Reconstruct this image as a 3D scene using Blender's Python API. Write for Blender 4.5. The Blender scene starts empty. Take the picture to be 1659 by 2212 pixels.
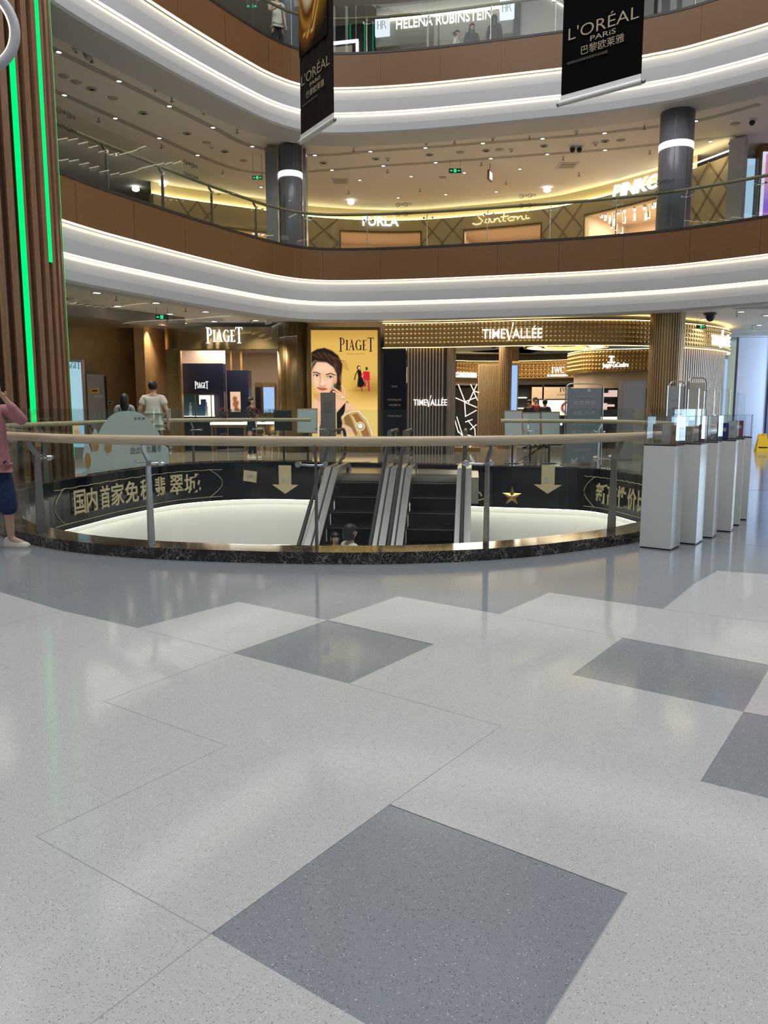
import bpy, math, random
import numpy as np
from mathutils import Vector, Matrix
random.seed(7)
SC = bpy.context.scene
COL = SC.collection
PI = math.pi
# ------------------------------------------------------------------ camera
F_PX, CAM_Z = 1663.0, 1.35
PITCH = math.atan((1106 - 880) / F_PX)
cd = bpy.data.cameras.new('camera'); cam = bpy.data.objects.new('camera', cd); COL.objects.link(cam)
cd.sensor_fit = 'VERTICAL'; cd.sensor_height = 36.0; cd.lens = 36.0 * F_PX / 2212.0
cd.clip_start = 0.05; cd.clip_end = 200
cam.location = (0, 0, CAM_Z); cam.rotation_euler = (PI / 2 - PITCH, 0, 0)
SC.camera = cam
# ------------------------------------------------------------------ view, world, light
SC.view_settings.view_transform = 'Standard'; SC.view_settings.look = 'None'
SC.view_settings.exposure = 0.0; SC.view_settings.gamma = 1.0; SC.view_settings.use_curve_mapping = False
try:
    SC.cycles.transparent_max_bounces = 40; SC.cycles.max_bounces = 8; SC.cycles.diffuse_bounces = 4
    SC.cycles.glossy_bounces = 4; SC.cycles.transmission_bounces = 4
    SC.cycles.caustics_reflective = False; SC.cycles.caustics_refractive = False
    SC.cycles.sample_clamp_indirect = 4.0; SC.cycles.use_denoising = True
except Exception:
    pass
w = bpy.data.worlds.new('world'); SC.world = w; w.use_nodes = True
w.node_tree.nodes['Background'].inputs[0].default_value = (0.80, 0.88, 1.0, 1)
w.node_tree.nodes['Background'].inputs[1].default_value = 0.28

def area(name, loc, rot, sx, sy, power, col):
    l = bpy.data.lights.new(name, 'AREA'); l.shape = 'RECTANGLE'; l.size = sx; l.size_y = sy
    l.energy = power; l.color = col
    o = bpy.data.objects.new(name, l); o.location = loc; o.rotation_euler = rot; COL.objects.link(o)
    return o
area('skylight', (0.0, 9.0, 17.5), (0, 0, 0), 15, 17, 2700, (1.0, 0.98, 0.96))          # glass roof of the atrium
area('entrance_daylight', (17.6, 22.0, 2.2), (0, PI / 2, 0), 3.8, 9, 640, (0.62, 0.78, 1.0))  # glazed entrance, right of frame
area('lane_daylight', (17.2, 27.4, 2.0), (PI / 2, 0, 0), 5.6, 3.6, 620, (0.50, 0.74, 1.0))     # glass doors at the end of the right lane

# ------------------------------------------------------------------ picture ray -> metres
CX, CY = 829.5, 1106.0
_c, _s = math.cos(PITCH), math.sin(PITCH)
def _ray(px, py):
    x = (px - CX) / F_PX; y = (CY - py) / F_PX
    return Vector((x, _c + y * _s, -_s + y * _c))
def onz(px, py, z):
    d = _ray(px, py); return Vector((0, 0, CAM_Z)) + d * ((z - CAM_Z) / d.z)
def ony(px, py, Y):
    d = _ray(px, py); return Vector((0, 0, CAM_Z)) + d * (Y / d.y)
def onplane(px, py, A, B):
    """vertical plane through A and B; returns (distance along AB, z)"""
    d = _ray(px, py); t = Vector((B[0] - A[0], B[1] - A[1])); L = t.length; t /= L
    n = Vector((-t.y, t.x)); k = (A[0] * n.x + A[1] * n.y) / (d.x * n.x + d.y * n.y)
    p = Vector((0, 0, CAM_Z)) + d * k
    return (p.x - A[0]) * t.x + (p.y - A[1]) * t.y, p.z

# ------------------------------------------------------------------ materials
def _new(name):
    m = bpy.data.materials.new(name); m.use_nodes = True
    nt = m.node_tree; nt.nodes.clear(); out = nt.nodes.new('ShaderNodeOutputMaterial')
    return m, nt, out
def N(nt, t, **kw):
    n = nt.nodes.new(t)
    for k, v in kw.items(): setattr(n, k, v)
    return n
def mat(name, col, rough=0.5, metal=0.0, noise=0.0, scale=8.0, bump=0.0, stretch=(1, 1, 1), coat=0.0, spec=0.5):
    m, nt, out = _new(name); b = N(nt, 'ShaderNodeBsdfPrincipled'); nt.links.new(b.outputs[0], out.inputs[0])
    b.inputs['Roughness'].default_value = rough; b.inputs['Metallic'].default_value = metal
    b.inputs['Base Color'].default_value = (*col, 1); b.inputs['Coat Weight'].default_value = coat
    b.inputs['Specular IOR Level'].default_value = spec
    if noise or bump:
        tc = N(nt, 'ShaderNodeTexCoord'); mp = N(nt, 'ShaderNodeMapping'); mp.inputs['Scale'].default_value = stretch
        nz = N(nt, 'ShaderNodeTexNoise'); nz.inputs['Scale'].default_value = scale; nz.inputs['Detail'].default_value = 5
        nt.links.new(tc.outputs['Object'], mp.inputs[0]); nt.links.new(mp.outputs[0], nz.inputs['Vector'])
        if noise:
            r = N(nt, 'ShaderNodeValToRGB')
            r.color_ramp.elements[0].position = 0.3; r.color_ramp.elements[1].position = 0.7
            r.color_ramp.elements[0].color = (*[c * (1 - noise) for c in col], 1)
            r.color_ramp.elements[1].color = (*[min(1, c * (1 + noise)) for c in col], 1)
            nt.links.new(nz.outputs[0], r.inputs[0]); nt.links.new(r.outputs[0], b.inputs['Base Color'])
        if bump:
            bp = N(nt, 'ShaderNodeBump'); bp.inputs['Strength'].default_value = bump; bp.inputs['Distance'].default_value = 0.01
            nt.links.new(nz.outputs[0], bp.inputs['Height']); nt.links.new(bp.outputs[0], b.inputs['Normal'])
    return m
def emit(name, col, s):
    m, nt, out = _new(name); e = N(nt, 'ShaderNodeEmission'); e.inputs[0].default_value = (*col, 1); e.inputs[1].default_value = s
    nt.links.new(e.outputs[0], out.inputs[0]); return m
def glass(name, tint, refl=1.0, rough=0.0):
    m, nt, out = _new(name); t = N(nt, 'ShaderNodeBsdfTransparent'); t.inputs[0].default_value = (*tint, 1)
    g = N(nt, 'ShaderNodeBsdfGlossy'); g.inputs['Roughness'].default_value = rough; g.inputs[0].default_value = (refl, refl, refl, 1)
    fr = N(nt, 'ShaderNodeFresnel'); fr.inputs[0].default_value = 1.45; mx = N(nt, 'ShaderNodeMixShader')
    ge = N(nt, 'ShaderNodeNewGeometry'); iv = N(nt, 'ShaderNodeMath', operation='SUBTRACT'); iv.inputs[0].default_value = 1.0   # one reflection per pane, none from inside it
    nt.links.new(ge.outputs['Backfacing'], iv.inputs[1]); ml = N(nt, 'ShaderNodeMath', operation='MULTIPLY')
    nt.links.new(fr.outputs[0], ml.inputs[0]); nt.links.new(iv.outputs[0], ml.inputs[1])
    nt.links.new(ml.outputs[0], mx.inputs[0]); nt.links.new(t.outputs[0], mx.inputs[1]); nt.links.new(g.outputs[0], mx.inputs[2])
    nt.links.new(mx.outputs[0], out.inputs[0]); return m
def paint(name, strength=0.0, rough=0.4, spec=0.3):
    """printed picture: colours come from the mesh colour attribute 'print'; backlit when strength > 0"""
    m, nt, out = _new(name); a = N(nt, 'ShaderNodeVertexColor', layer_name='print')
    b = N(nt, 'ShaderNodeBsdfPrincipled'); b.inputs['Roughness'].default_value = rough; b.inputs['Specular IOR Level'].default_value = spec
    nt.links.new(a.outputs[0], b.inputs['Base Color'])
    if strength:
        nt.links.new(a.outputs[0], b.inputs['Emission Color']); b.inputs['Emission Strength'].default_value = strength
        mu = N(nt, 'ShaderNodeMix', data_type='RGBA'); mu.inputs[0].default_value = 0.75
        nt.links.new(a.outputs[0], mu.inputs[6]); mu.inputs[7].default_value = (0, 0, 0, 1); nt.links.new(mu.outputs[2], b.inputs['Base Color'])
    nt.links.new(b.outputs[0], out.inputs[0]); return m
def terrazzo(name, base, dark, white, rough, amt_w=0.03, amt_d=0.08):
    m, nt, out = _new(name); b = N(nt, 'ShaderNodeBsdfPrincipled'); nt.links.new(b.outputs[0], out.inputs[0])
    b.inputs['Roughness'].default_value = rough
    tc = N(nt, 'ShaderNodeTexCoord')
    def flecks(scale, share, size):
        v = N(nt, 'ShaderNodeTexVoronoi'); v.inputs['Scale'].default_value = scale
        nt.links.new(tc.outputs['Object'], v.inputs['Vector'])
        lt = N(nt, 'ShaderNodeMath', operation='LESS_THAN'); lt.inputs[1].default_value = size
        nt.links.new(v.outputs['Distance'], lt.inputs[0])
        sp = N(nt, 'ShaderNodeSeparateColor'); nt.links.new(v.outputs['Color'], sp.inputs[0])
        l2 = N(nt, 'ShaderNodeMath', operation='LESS_THAN'); l2.inputs[1].default_value = share; nt.links.new(sp.outputs[0], l2.inputs[0])
        mu = N(nt, 'ShaderNodeMath', operation='MULTIPLY'); nt.links.new(lt.outputs[0], mu.inputs[0]); nt.links.new(l2.outputs[0], mu.inputs[1])
        return mu.outputs[0]
    nz = N(nt, 'ShaderNodeTexNoise'); nz.inputs['Scale'].default_value = 1.6; nz.inputs['Detail'].default_value = 3
    nt.links.new(tc.outputs['Object'], nz.inputs['Vector'])
    r = N(nt, 'ShaderNodeValToRGB'); r.color_ramp.elements[0].color = (*[c * 0.94 for c in base], 1); r.color_ramp.elements[1].color = (*[c * 1.05 for c in base], 1)
    nt.links.new(nz.outputs[0], r.inputs[0]); prev = r.outputs[0]
    for sc_, sh, sz, c in ((170, amt_d, 0.33, dark), (300, amt_d * 1.6, 0.4, dark), (210, amt_w, 0.34, white), (110, amt_w * 0.5, 0.22, white)):
        mx = N(nt, 'ShaderNodeMix', data_type='RGBA'); nt.links.new(flecks(sc_, sh, sz), mx.inputs[0])
        nt.links.new(prev, mx.inputs[6]); mx.inputs[7].default_value = (*c, 1); prev = mx.outputs[2]
    nt.links.new(prev, b.inputs['Base Color']); return m
def marble(name, base, vein, scale=5.0, rough=0.12, width=0.012):
    m, nt, out = _new(name); b = N(nt, 'ShaderNodeBsdfPrincipled'); nt.links.new(b.outputs[0], out.inputs[0]); b.inputs['Roughness'].default_value = rough
    tc = N(nt, 'ShaderNodeTexCoord'); nz = N(nt, 'ShaderNodeTexNoise'); nz.inputs['Scale'].default_value = scale * 0.6; nz.inputs['Detail'].default_value = 4
    nt.links.new(tc.outputs['Object'], nz.inputs['Vector'])
    ad = N(nt, 'ShaderNodeMix', data_type='RGBA', blend_type='ADD'); ad.inputs[0].default_value = 1.0
    nt.links.new(tc.outputs['Object'], ad.inputs[6]); nt.links.new(nz.outputs['Color'], ad.inputs[7])
    prev = None
    for k, (s, w_) in enumerate(((scale, width), (scale * 2.3, width * 1.6))):
        v = N(nt, 'ShaderNodeTexVoronoi', feature='DISTANCE_TO_EDGE'); v.inputs['Scale'].default_value = s
        nt.links.new(ad.outputs[2], v.inputs['Vector'])
        r = N(nt, 'ShaderNodeValToRGB'); r.color_ramp.elements[0].color = (1, 1, 1, 1); r.color_ramp.elements[1].color = (0, 0, 0, 1)
        r.color_ramp.elements[0].position = 0.0; r.color_ramp.elements[1].position = w_ * 2
        nt.links.new(v.outputs[0], r.inputs[0])
        if prev is None: prev = r.outputs[0]
        else:
            a2 = N(nt, 'ShaderNodeMath', operation='MAXIMUM'); nt.links.new(prev, a2.inputs[0]); nt.links.new(r.outputs[0], a2.inputs[1]); prev = a2.outputs[0]
    n2 = N(nt, 'ShaderNodeTexNoise'); n2.inputs['Scale'].default_value = 4.0; nt.links.new(tc.outputs['Object'], n2.inputs['Vector'])
    r2 = N(nt, 'ShaderNodeValToRGB'); r2.color_ramp.elements[0].position = 0.36; r2.color_ramp.elements[1].position = 0.55
    nt.links.new(n2.outputs[0], r2.inputs[0])
    mm = N(nt, 'ShaderNodeMath', operation='MULTIPLY'); nt.links.new(prev, mm.inputs[0]); nt.links.new(r2.outputs[0], mm.inputs[1])
    mx = N(nt, 'ShaderNodeMix', data_type='RGBA'); nt.links.new(mm.outputs[0], mx.inputs[0]); mx.inputs[6].default_value = (*base, 1); mx.inputs[7].default_value = (*vein, 1)
    nt.links.new(mx.outputs[2], b.inputs['Base Color']); return m

M = dict(
 floor_grey=terrazzo('terrazzo_grey', (0.265, 0.295, 0.32), (0.12, 0.13, 0.14), (0.62, 0.64, 0.66), 0.105, 0.05, 0.10),
 floor_light=terrazzo('terrazzo_light', (0.545, 0.56, 0.555), (0.25, 0.25, 0.24), (0.85, 0.85, 0.84), 0.105, 0.05, 0.09),
 joint=mat('joint', (0.36, 0.37, 0.38), 0.4),
 floor_beige=mat('stone_beige', (0.30, 0.27, 0.23), 0.10, noise=0.15, scale=2.0, stretch=(0.3, 3, 1)),
 floor_up=mat('floor_upper', (0.55, 0.52, 0.47), 0.2),
 curb=marble('curb_marble', (0.018, 0.014, 0.012), (0.46, 0.40, 0.34), 5.5, 0.10),
 curb_top=marble('curb_top', (0.045, 0.034, 0.026), (0.35, 0.28, 0.2), 5.0, 0.08),
 black_gloss=mat('black_gloss', (0.006, 0.008, 0.011), 0.10, spec=0.25),
 black=mat('black', (0.012, 0.012, 0.014), 0.5),
 dark=mat('dark_brown', (0.03, 0.022, 0.018), 0.4),
 wood_band=mat('wood_band', (0.175, 0.080, 0.024), 0.45, noise=0.12, scale=6, stretch=(1, 1, 14)),
 wood_rail=mat('wood_rail', (0.60, 0.475, 0.32), 0.32, noise=0.15, scale=3, stretch=(1.5, 1.5, 40)),
 rail_up=mat('rail_upper', (0.20, 0.165, 0.09), 0.35),
 slat=mat('slat_wood', (0.215, 0.112, 0.058), 0.5, noise=0.18, scale=5, stretch=(6, 6, 0.5)),
 slat_core=mat('slat_core', (0.07, 0.028, 0.012), 0.6),
 white=mat('white_paint', (0.50, 0.51, 0.525), 0.55),
 white_void=mat('white_paint_lit', (0.82, 0.81, 0.78), 0.6),  # lighter copy of the white paint; the void's brightness is put into its colour
 ceil=mat('ceiling_paint', (0.72, 0.69, 0.64), 0.7),
 ceil_groove=mat('ceiling_groove', (0.40, 0.38, 0.35), 0.7),
 soffit=mat('soffit_paint', (0.68, 0.65, 0.60), 0.7),
 steel=mat('steel', (0.55, 0.53, 0.50), 0.28, 1.0),
 steel_dark=mat('steel_dark', (0.28, 0.27, 0.26), 0.35, 1.0),
 steel_post=mat('steel_post', (0.36, 0.34, 0.32), 0.38, 0.9),
 chrome=mat('chrome', (0.8, 0.8, 0.8), 0.1, 1.0),
 column_grey=mat('column_grey', (0.20, 0.205, 0.23), 0.3, 0.15),
 gold=mat('gold', (0.62, 0.42, 0.16), 0.30, 0.9),
 gold_dark=mat('gold_dark', (0.40, 0.25, 0.09), 0.35, 0.8),
 bronze=mat('bronze', (0.23, 0.155, 0.06), 0.35, 0.7, noise=0.2, scale=20, stretch=(1, 1, 0.05)),
 mesh_gold=mat('mesh_gold', (0.24, 0.185, 0.085), 0.45, 0.5, noise=0.35, scale=60),
 rib=mat('rib', (0.30, 0.225, 0.17), 0.38, 0.45),
 rib_gold=mat('rib_gold', (0.46, 0.33, 0.19), 0.35, 0.5),
 stone=mat('stone_wall', (0.45, 0.30, 0.14), 0.3, noise=0.22, scale=1.6),
 cream=mat('cream', (0.74, 0.60, 0.49), 0.5),
 beige=mat('beige', (0.62, 0.50, 0.34), 0.5),
 olive=mat('olive', (0.50, 0.42, 0.24), 0.5),
 olive_line=mat('olive_line', (0.27, 0.215, 0.11), 0.5),
 navy=mat('navy', (0.010, 0.013, 0.03), 0.3),
 acrylic=glass('acrylic', (0.965, 0.975, 0.98)),
 glass=glass('balustrade_glass', (0.925, 0.955, 0.94)),
 glass_clear=glass('clear_glass', (0.97, 0.98, 0.975)),
 plinth=mat('plinth_white', (0.76, 0.77, 0.735), 0.22),
 print_gold=mat('print_gold', (0.66, 0.54, 0.31), 0.5),
 banner_black=mat('banner_black', (0.003, 0.0028, 0.0035), 0.9, spec=0.05),
 banner_brown=mat('banner_brown', (0.014, 0.009, 0.008), 0.8, noise=0.4, scale=4, stretch=(8, 8, 0.4), spec=0.1),
 banner_text=mat('banner_text', (0.34, 0.27, 0.19), 0.6),
 banner_bar=mat('banner_bar', (0.70, 0.72, 0.72), 0.35),
 rubber=mat('rubber', (0.012, 0.012, 0.013), 0.3),
 step=mat('step', (0.004, 0.0045, 0.005), 0.5, spec=0.15),
 skin=mat('skin', (0.58, 0.36, 0.25), 0.5), hair=mat('hair', (0.010, 0.008, 0.008), 0.45),
 pink=mat('pink_knit', (0.46, 0.19, 0.20), 0.9, noise=0.15, scale=40), jeans=mat('jeans', (0.012, 0.03, 0.085), 0.85, noise=0.3, scale=30),
 tee=mat('white_tee', (0.66, 0.64, 0.54), 0.9), shoe=mat('shoe', (0.70, 0.67, 0.60), 0.6), sole=mat('sole', (0.55, 0.50, 0.42), 0.6),
 suit=mat('black_cloth', (0.014, 0.014, 0.018), 0.85), grey_cloth=mat('grey_cloth', (0.30, 0.32, 0.34), 0.85), red=mat('red_cloth', (0.36, 0.02, 0.02), 0.8),
 lips=mat('lips', (0.35, 0.09, 0.08), 0.5), eye=mat('eye', (0.02, 0.015, 0.012), 0.3),
 grey_panel=mat('grey_panel', (0.22, 0.215, 0.21), 0.5), grey_cloth2=mat('stand_grey', (0.215, 0.235, 0.27), 0.6),
 yellow=mat('yellow_plastic', (0.78, 0.55, 0.03), 0.4), red_print=mat('red_print', (0.55, 0.05, 0.02), 0.5),
 hoarding=mat('hoarding', (0.55, 0.54, 0.63), 0.6), blue_dark=mat('blue_dark', (0.012, 0.025, 0.09), 0.3),
 board=mat('board', (0.46, 0.50, 0.51), 0.4), kiosk=mat('kiosk', (0.17, 0.165, 0.14), 0.45),
 sage=mat('sage', (0.42, 0.50, 0.46), 0.5), grey_txt=mat('grey_text', (0.10, 0.11, 0.10), 0.6),
 led=emit('led', (1.0, 0.88, 0.68), 7.0), led_floor=emit('led_basement', (1.0, 0.95, 0.82), 8.0),
 cove_soft=emit('cove_soft', (1.0, 0.88, 0.62), 7.0), cove=emit('cove_led', (1.0, 0.84, 0.46), 15.0), cove_warm=emit('cove_warm', (1.0, 0.66, 0.22), 9.0),
 lamp=emit('lamp', (1.0, 0.86, 0.68), 14.0), lamp_ground=emit('lamp_ground', (1.0, 0.88, 0.70), 14.0), lamp_small=emit('lamp_small', (1.0, 0.9, 0.74), 14.0),
 sign_white=emit('sign_white', (1.0, 0.97, 0.95), 1.25), sign_warm=emit('sign_warm', (1.0, 0.74, 0.36), 1.8),
 green=emit('green_led', (0.0, 1.0, 0.20), 1.15), exit_green=emit('exit_green', (0.05, 0.9, 0.35), 1.3),
 ring_white=emit('ring_white', (1.0, 0.93, 0.96), 1.25), screen_blue=emit('screen_blue', (0.42, 0.64, 1.0), 0.9),
 screen_pale=emit('screen_pale', (0.50, 0.74, 0.84), 0.75), screen_pink=emit('screen_pink', (0.85, 0.62, 0.55), 0.9),
 case_lit=emit('case_lit', (1.0, 0.9, 0.82), 1.6), window_day=emit('window_day', (0.45, 0.68, 0.9), 0.85),
)

# ------------------------------------------------------------------ mesh building
class MB:
    def __init__(s): s.v = []; s.f = []; s.mi = []; s.sm = []
    def add(s, vs, fs, mi=0, smooth=False):
        o = len(s.v); s.v += [tuple(p) for p in vs]
        for f in fs: s.f.append(tuple(i + o for i in f)); s.mi.append(mi); s.sm.append(smooth)
        return s
    def box(s, c, d, rz=0.0, mi=0):
        cx, cy, cz = c; a, b, h = d[0] / 2, d[1] / 2, d[2] / 2; cs, sn = math.cos(rz), math.sin(rz)
        vs = [(cx + x * cs - y * sn, cy + x * sn + y * cs, cz + z) for z in (-h, h) for x, y in ((-a, -b), (a, -b), (a, b), (-a, b))]
        return s.add(vs, [(0, 3, 2, 1), (4, 5, 6, 7), (0, 1, 5, 4), (1, 2, 6, 5), (2, 3, 7, 6), (3, 0, 4, 7)], mi)
    def hexa(s, b4, t4, mi=0):
        return s.add(list(b4) + list(t4), [(0, 3, 2, 1), (4, 5, 6, 7), (0, 1, 5, 4), (1, 2, 6, 5), (2, 3, 7, 6), (3, 0, 4, 7)], mi)
    def prism(s, poly, y0, y1, mi=0):
        """polygon in x,z extruded along y"""
        n = len(poly); vs = [(p[0], y0, p[1]) for p in poly] + [(p[0], y1, p[1]) for p in poly]
        fs = [tuple(range(n)), tuple(range(2 * n - 1, n - 1, -1))] + [(i, i + n, (i + 1) % n + n, (i + 1) % n) for i in range(n)]
        return s.add(vs, fs, mi)
    def slab(s, poly, z0, z1, mi=0):
        n = len(poly); vs = [(p[0], p[1], z0) for p in poly] + [(p[0], p[1], z1) for p in poly]
        fs = [tuple(range(n - 1, -1, -1)), tuple(range(n, 2 * n))] + [(i, (i + 1) % n, (i + 1) % n + n, i + n) for i in range(n)]
        return s.add(vs, fs, mi)
    def tube(s, path, r, seg=10, mi=0, cap=True, ry=None, smooth=True):
        P = [Vector(p) for p in path]; n = len(P); vs = []
        for i, p in enumerate(P):
            t = (P[min(i + 1, n - 1)] - P[max(i - 1, 0)]).normalized()
            up = Vector((0, 0, 1)) if abs(t.z) < 0.95 else Vector((0, 1, 0))
            a = t.cross(up).normalized(); b = a.cross(t).normalized()
            rr = r[i] if isinstance(r, (list, tuple)) else r
            for k in range(seg):
                th = 2 * PI * k / seg; vs.append(p + a * (rr * math.cos(th)) + b * ((ry or rr) * math.sin(th)))
        fs = [(i * seg + k, i * seg + (k + 1) % seg, (i + 1) * seg + (k + 1) % seg, (i + 1) * seg + k) for i in range(n - 1) for k in range(seg)]
        s.add(vs, fs, mi, smooth)
        if cap: s.add(vs[:seg], [tuple(range(seg))[::-1]], mi); s.add(vs[-seg:], [tuple(range(seg))], mi)
        return s
    def lathe(s, prof, c=(0, 0, 0), seg=24, mi=0, a0=0.0, a1=2 * PI, smooth=True):
        full = abs(a1 - a0 - 2 * PI) < 1e-6; m = seg if full else seg + 1; n = len(prof); vs = []
        for k in range(m):
            th = a0 + (a1 - a0) * k / seg
            for r, z in prof: vs.append((c[0] + r * math.cos(th), c[1] + r * math.sin(th), c[2] + z))
        fs = []
        for k in range(seg):
            k2 = (k + 1) % m
            for i in range(n - 1): fs.append((k * n + i, k2 * n + i, k2 * n + i + 1, k * n + i + 1))
        return s.add(vs, fs, mi, smooth)
    def ball(s, c, r, seg=12, rings=8, mi=0, keep=None):
        rx, ry, rz = r if isinstance(r, (tuple, list)) else (r, r, r); vs = []; fs = []
        for i in range(rings + 1):
            ph = PI * i / rings
            for k in range(seg):
                th = 2 * PI * k / seg; vs.append((c[0] + rx * math.sin(ph) * math.cos(th), c[1] + ry * math.sin(ph) * math.sin(th), c[2] + rz * math.cos(ph)))
        for i in range(rings):
            for k in range(seg):
                f = (i * seg + k, i * seg + (k + 1) % seg, (i + 1) * seg + (k + 1) % seg, (i + 1) * seg + k)
                f = f[::-1]
                if keep is None or keep(*[sum(vs[j][q] for j in f) / 4 - c[q] for q in range(3)]): fs.append(f)
        return s.add(vs, fs, mi, True)
    def mesh(s, name, mats):
        m = bpy.data.meshes.new(name); m.from_pydata(s.v, [], s.f); m.validate()
        for x in (mats if isinstance(mats, (list, tuple)) else [mats]): m.materials.append(x)
        if len(m.polygons) == len(s.mi):
            m.polygons.foreach_set('material_index', s.mi); m.polygons.foreach_set('use_smooth', s.sm)
        m.update(); return m
    def build(s, name, mats, parent=None, loc=None):
        o = bpy.data.objects.new(name, s.mesh(name, mats)); COL.objects.link(o)
        if parent: o.parent = parent
        if loc: o.location = loc
        return o
def tag(o, label=None, cat=None, group=None, kind=None):
    if label: o['label'] = label
    if cat: o['category'] = cat
    if group: o['group'] = group
    if kind: o['kind'] = kind
    return o
def thing(name, label, cat, loc=(0, 0, 0), rz=0.0, group=None):
    o = bpy.data.objects.new(name, None); COL.objects.link(o); o.location = loc; o.rotation_euler = (0, 0, rz); o.empty_display_size = 0.1
    return tag(o, label, cat, group)
def struct(mb, name, mats): return tag(mb.build(name, mats), kind='structure')
def dup(root, loc, rz, label=None, group=None):
    r = root.copy(); COL.objects.link(r); r.location = loc; r.rotation_euler = (0, 0, rz)
    if label: r['label'] = label
    if group: r['group'] = group
    for ch in list(root.children):
        c = ch.copy(); COL.objects.link(c); c.parent = r
        for g in list(ch.children):
            d = g.copy(); COL.objects.link(d); d.parent = c
    return r

# ------------------------------------------------------------------ plan curves
def spline(pts, step, closed=False):
    P = [Vector((p[0], p[1], 0)) for p in pts]; n = len(P); out = []
    def g(i): return P[i % n] if closed else P[max(0, min(n - 1, i))]
    for i in range(n if closed else n - 1):
        p0, p1, p2, p3 = g(i - 1), g(i), g(i + 1), g(i + 2)
        for k in range(20):
            t = k / 20; out.append(0.5 * ((2 * p1) + (p2 - p0) * t + (2 * p0 - 5 * p1 + 4 * p2 - p3) * t * t + (3 * p1 - p0 - 3 * p2 + p3) * t ** 3))
    out.append(P[0].copy() if closed else P[-1].copy())
    d = [0.0]
    for a, b in zip(out, out[1:]): d.append(d[-1] + (b - a).length)
    m = max(2, round(d[-1] / step)); res = []; j = 0
    for k in range(m + (0 if closed else 1)):
        q = d[-1] * k / m
        while j < len(d) - 2 and d[j + 1] < q: j += 1
        t = (q - d[j]) / max(1e-9, d[j + 1] - d[j]); res.append(out[j].lerp(out[j + 1], t))
    return res
class Curve:
    """plan curve; outward = left of the walking direction"""
    def __init__(s, pts, step=0.25, closed=False):
        s.p = spline(pts, step, closed); s.closed = closed; n = len(s.p); s.n = []
        for i in range(n):
            a = s.p[(i - 1) % n if closed else max(0, i - 1)]; b = s.p[(i + 1) % n if closed else min(n - 1, i + 1)]
            t = (b - a).normalized(); s.n.append(Vector((-t.y, t.x, 0)))
        s.d = [0.0]
        for i in range(1, n): s.d.append(s.d[-1] + (s.p[i] - s.p[i - 1]).length)
        s.L = s.d[-1] + ((s.p[0] - s.p[-1]).length if closed else 0)
    def at(s, q, off=0.0, z=0.0):
        if s.closed: q %= s.L
        n = len(s.p); lo = 0
        for i in range(n):
            if s.d[i] <= q: lo = i
            else: break
        hi = (lo + 1) % n if s.closed else min(n - 1, lo + 1)
        L = (s.p[hi] - s.p[lo]).length; t = min(1, (q - s.d[lo]) / L) if L > 1e-9 else 0
        p = s.p[lo].lerp(s.p[hi], t); nn = s.n[lo].lerp(s.n[hi], t).normalized()
        return Vector((p.x + nn.x * off, p.y + nn.y * off, z))
    def rot(s, q):
        a = s.at(q - 0.05); b = s.at(q + 0.05); return math.atan2(b.y - a.y, b.x - a.x)
    def s_px(s, px, py, lo=0.0, hi=None, z=None, off=0.0):
        """arc length where the curve crosses picture column px"""
        best = None; hi = s.L if hi is None else hi
        tx = (px - CX) / F_PX; k = 400
        for i in range(k + 1):
            q = lo + (hi - lo) * i / k; p = s.at(q, off); y = (CY - py) / F_PX; d = p.x - tx * p.y / (_c + y * _s)
            if best is None or abs(d) < best[0]: best = (abs(d), q)
        return best[1]
    def sweep(s, prof, mb=None, mi=0, q0=None, q1=None, loop=False, smooth=False):
        mb = mb or MB(); P = s.p; Nn = s.n; closed = s.closed
        if q0 is not None:
            m = max(2, int((q1 - q0) / 0.2)); P = [s.at(q0 + (q1 - q0) * i / m) for i in range(m + 1)]
            Nn = [(s.at(q0 + (q1 - q0) * i / m, 1.0) - P[i]) for i in range(m + 1)]; closed = False
        n = len(P); k = len(prof)
        vs = [(p.x + nn.x * o, p.y + nn.y * o, z) for p, nn in zip(P, Nn) for o, z in prof]; fs = []
        for i in range(n if closed else n - 1):
            j = (i + 1) % n
            for a in range(k if loop else k - 1):
                b = (a + 1) % k; fs.append((i * k + a, i * k + b, j * k + b, j * k + a))
        if loop and not closed: fs += [tuple(range(k)), tuple(range((n - 1) * k, n * k))[::-1]]
        return mb.add(vs, fs, mi, smooth)

# ------------------------------------------------------------------ lettering
def _text_mesh(body, bold=0.0, res=3):
    c = bpy.data.curves.new('lettering', 'FONT'); c.body = body; c.size = 1.0; c.resolution_u = res; c.offset = bold
    o = bpy.data.objects.new('lettering', c); COL.objects.link(o)
    dg = bpy.context.evaluated_depsgraph_get(); dg.update(); m = bpy.data.meshes.new_from_object(o.evaluated_get(dg))
    vs = [(v.co.x, v.co.y) for v in m.vertices]; fs = [tuple(p.vertices) for p in m.polygons]
    bpy.data.objects.remove(o); bpy.data.meshes.remove(m); bpy.data.curves.remove(c)
    return vs, fs
_tm = {}
def tmesh(body, bold=0.0):
    k = (body, bold)
    if k not in _tm: _tm[k] = _text_mesh(body, bold)
    return _tm[k]
def glyphs(body, bold=0.0):
    """list of (char, verts, faces) with the word's own spacing"""
    out = []
    for i, ch in enumerate(body):
        if ch == ' ': continue
        vs, fs = tmesh(ch, bold)
        if not vs: continue
        tot = tmesh(body[:i + 1], bold)[0]; off = max(v[0] for v in tot) - max(v[0] for v in vs)
        out.append((ch, [(x + off, y) for x, y in vs], fs))
    return out
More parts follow.
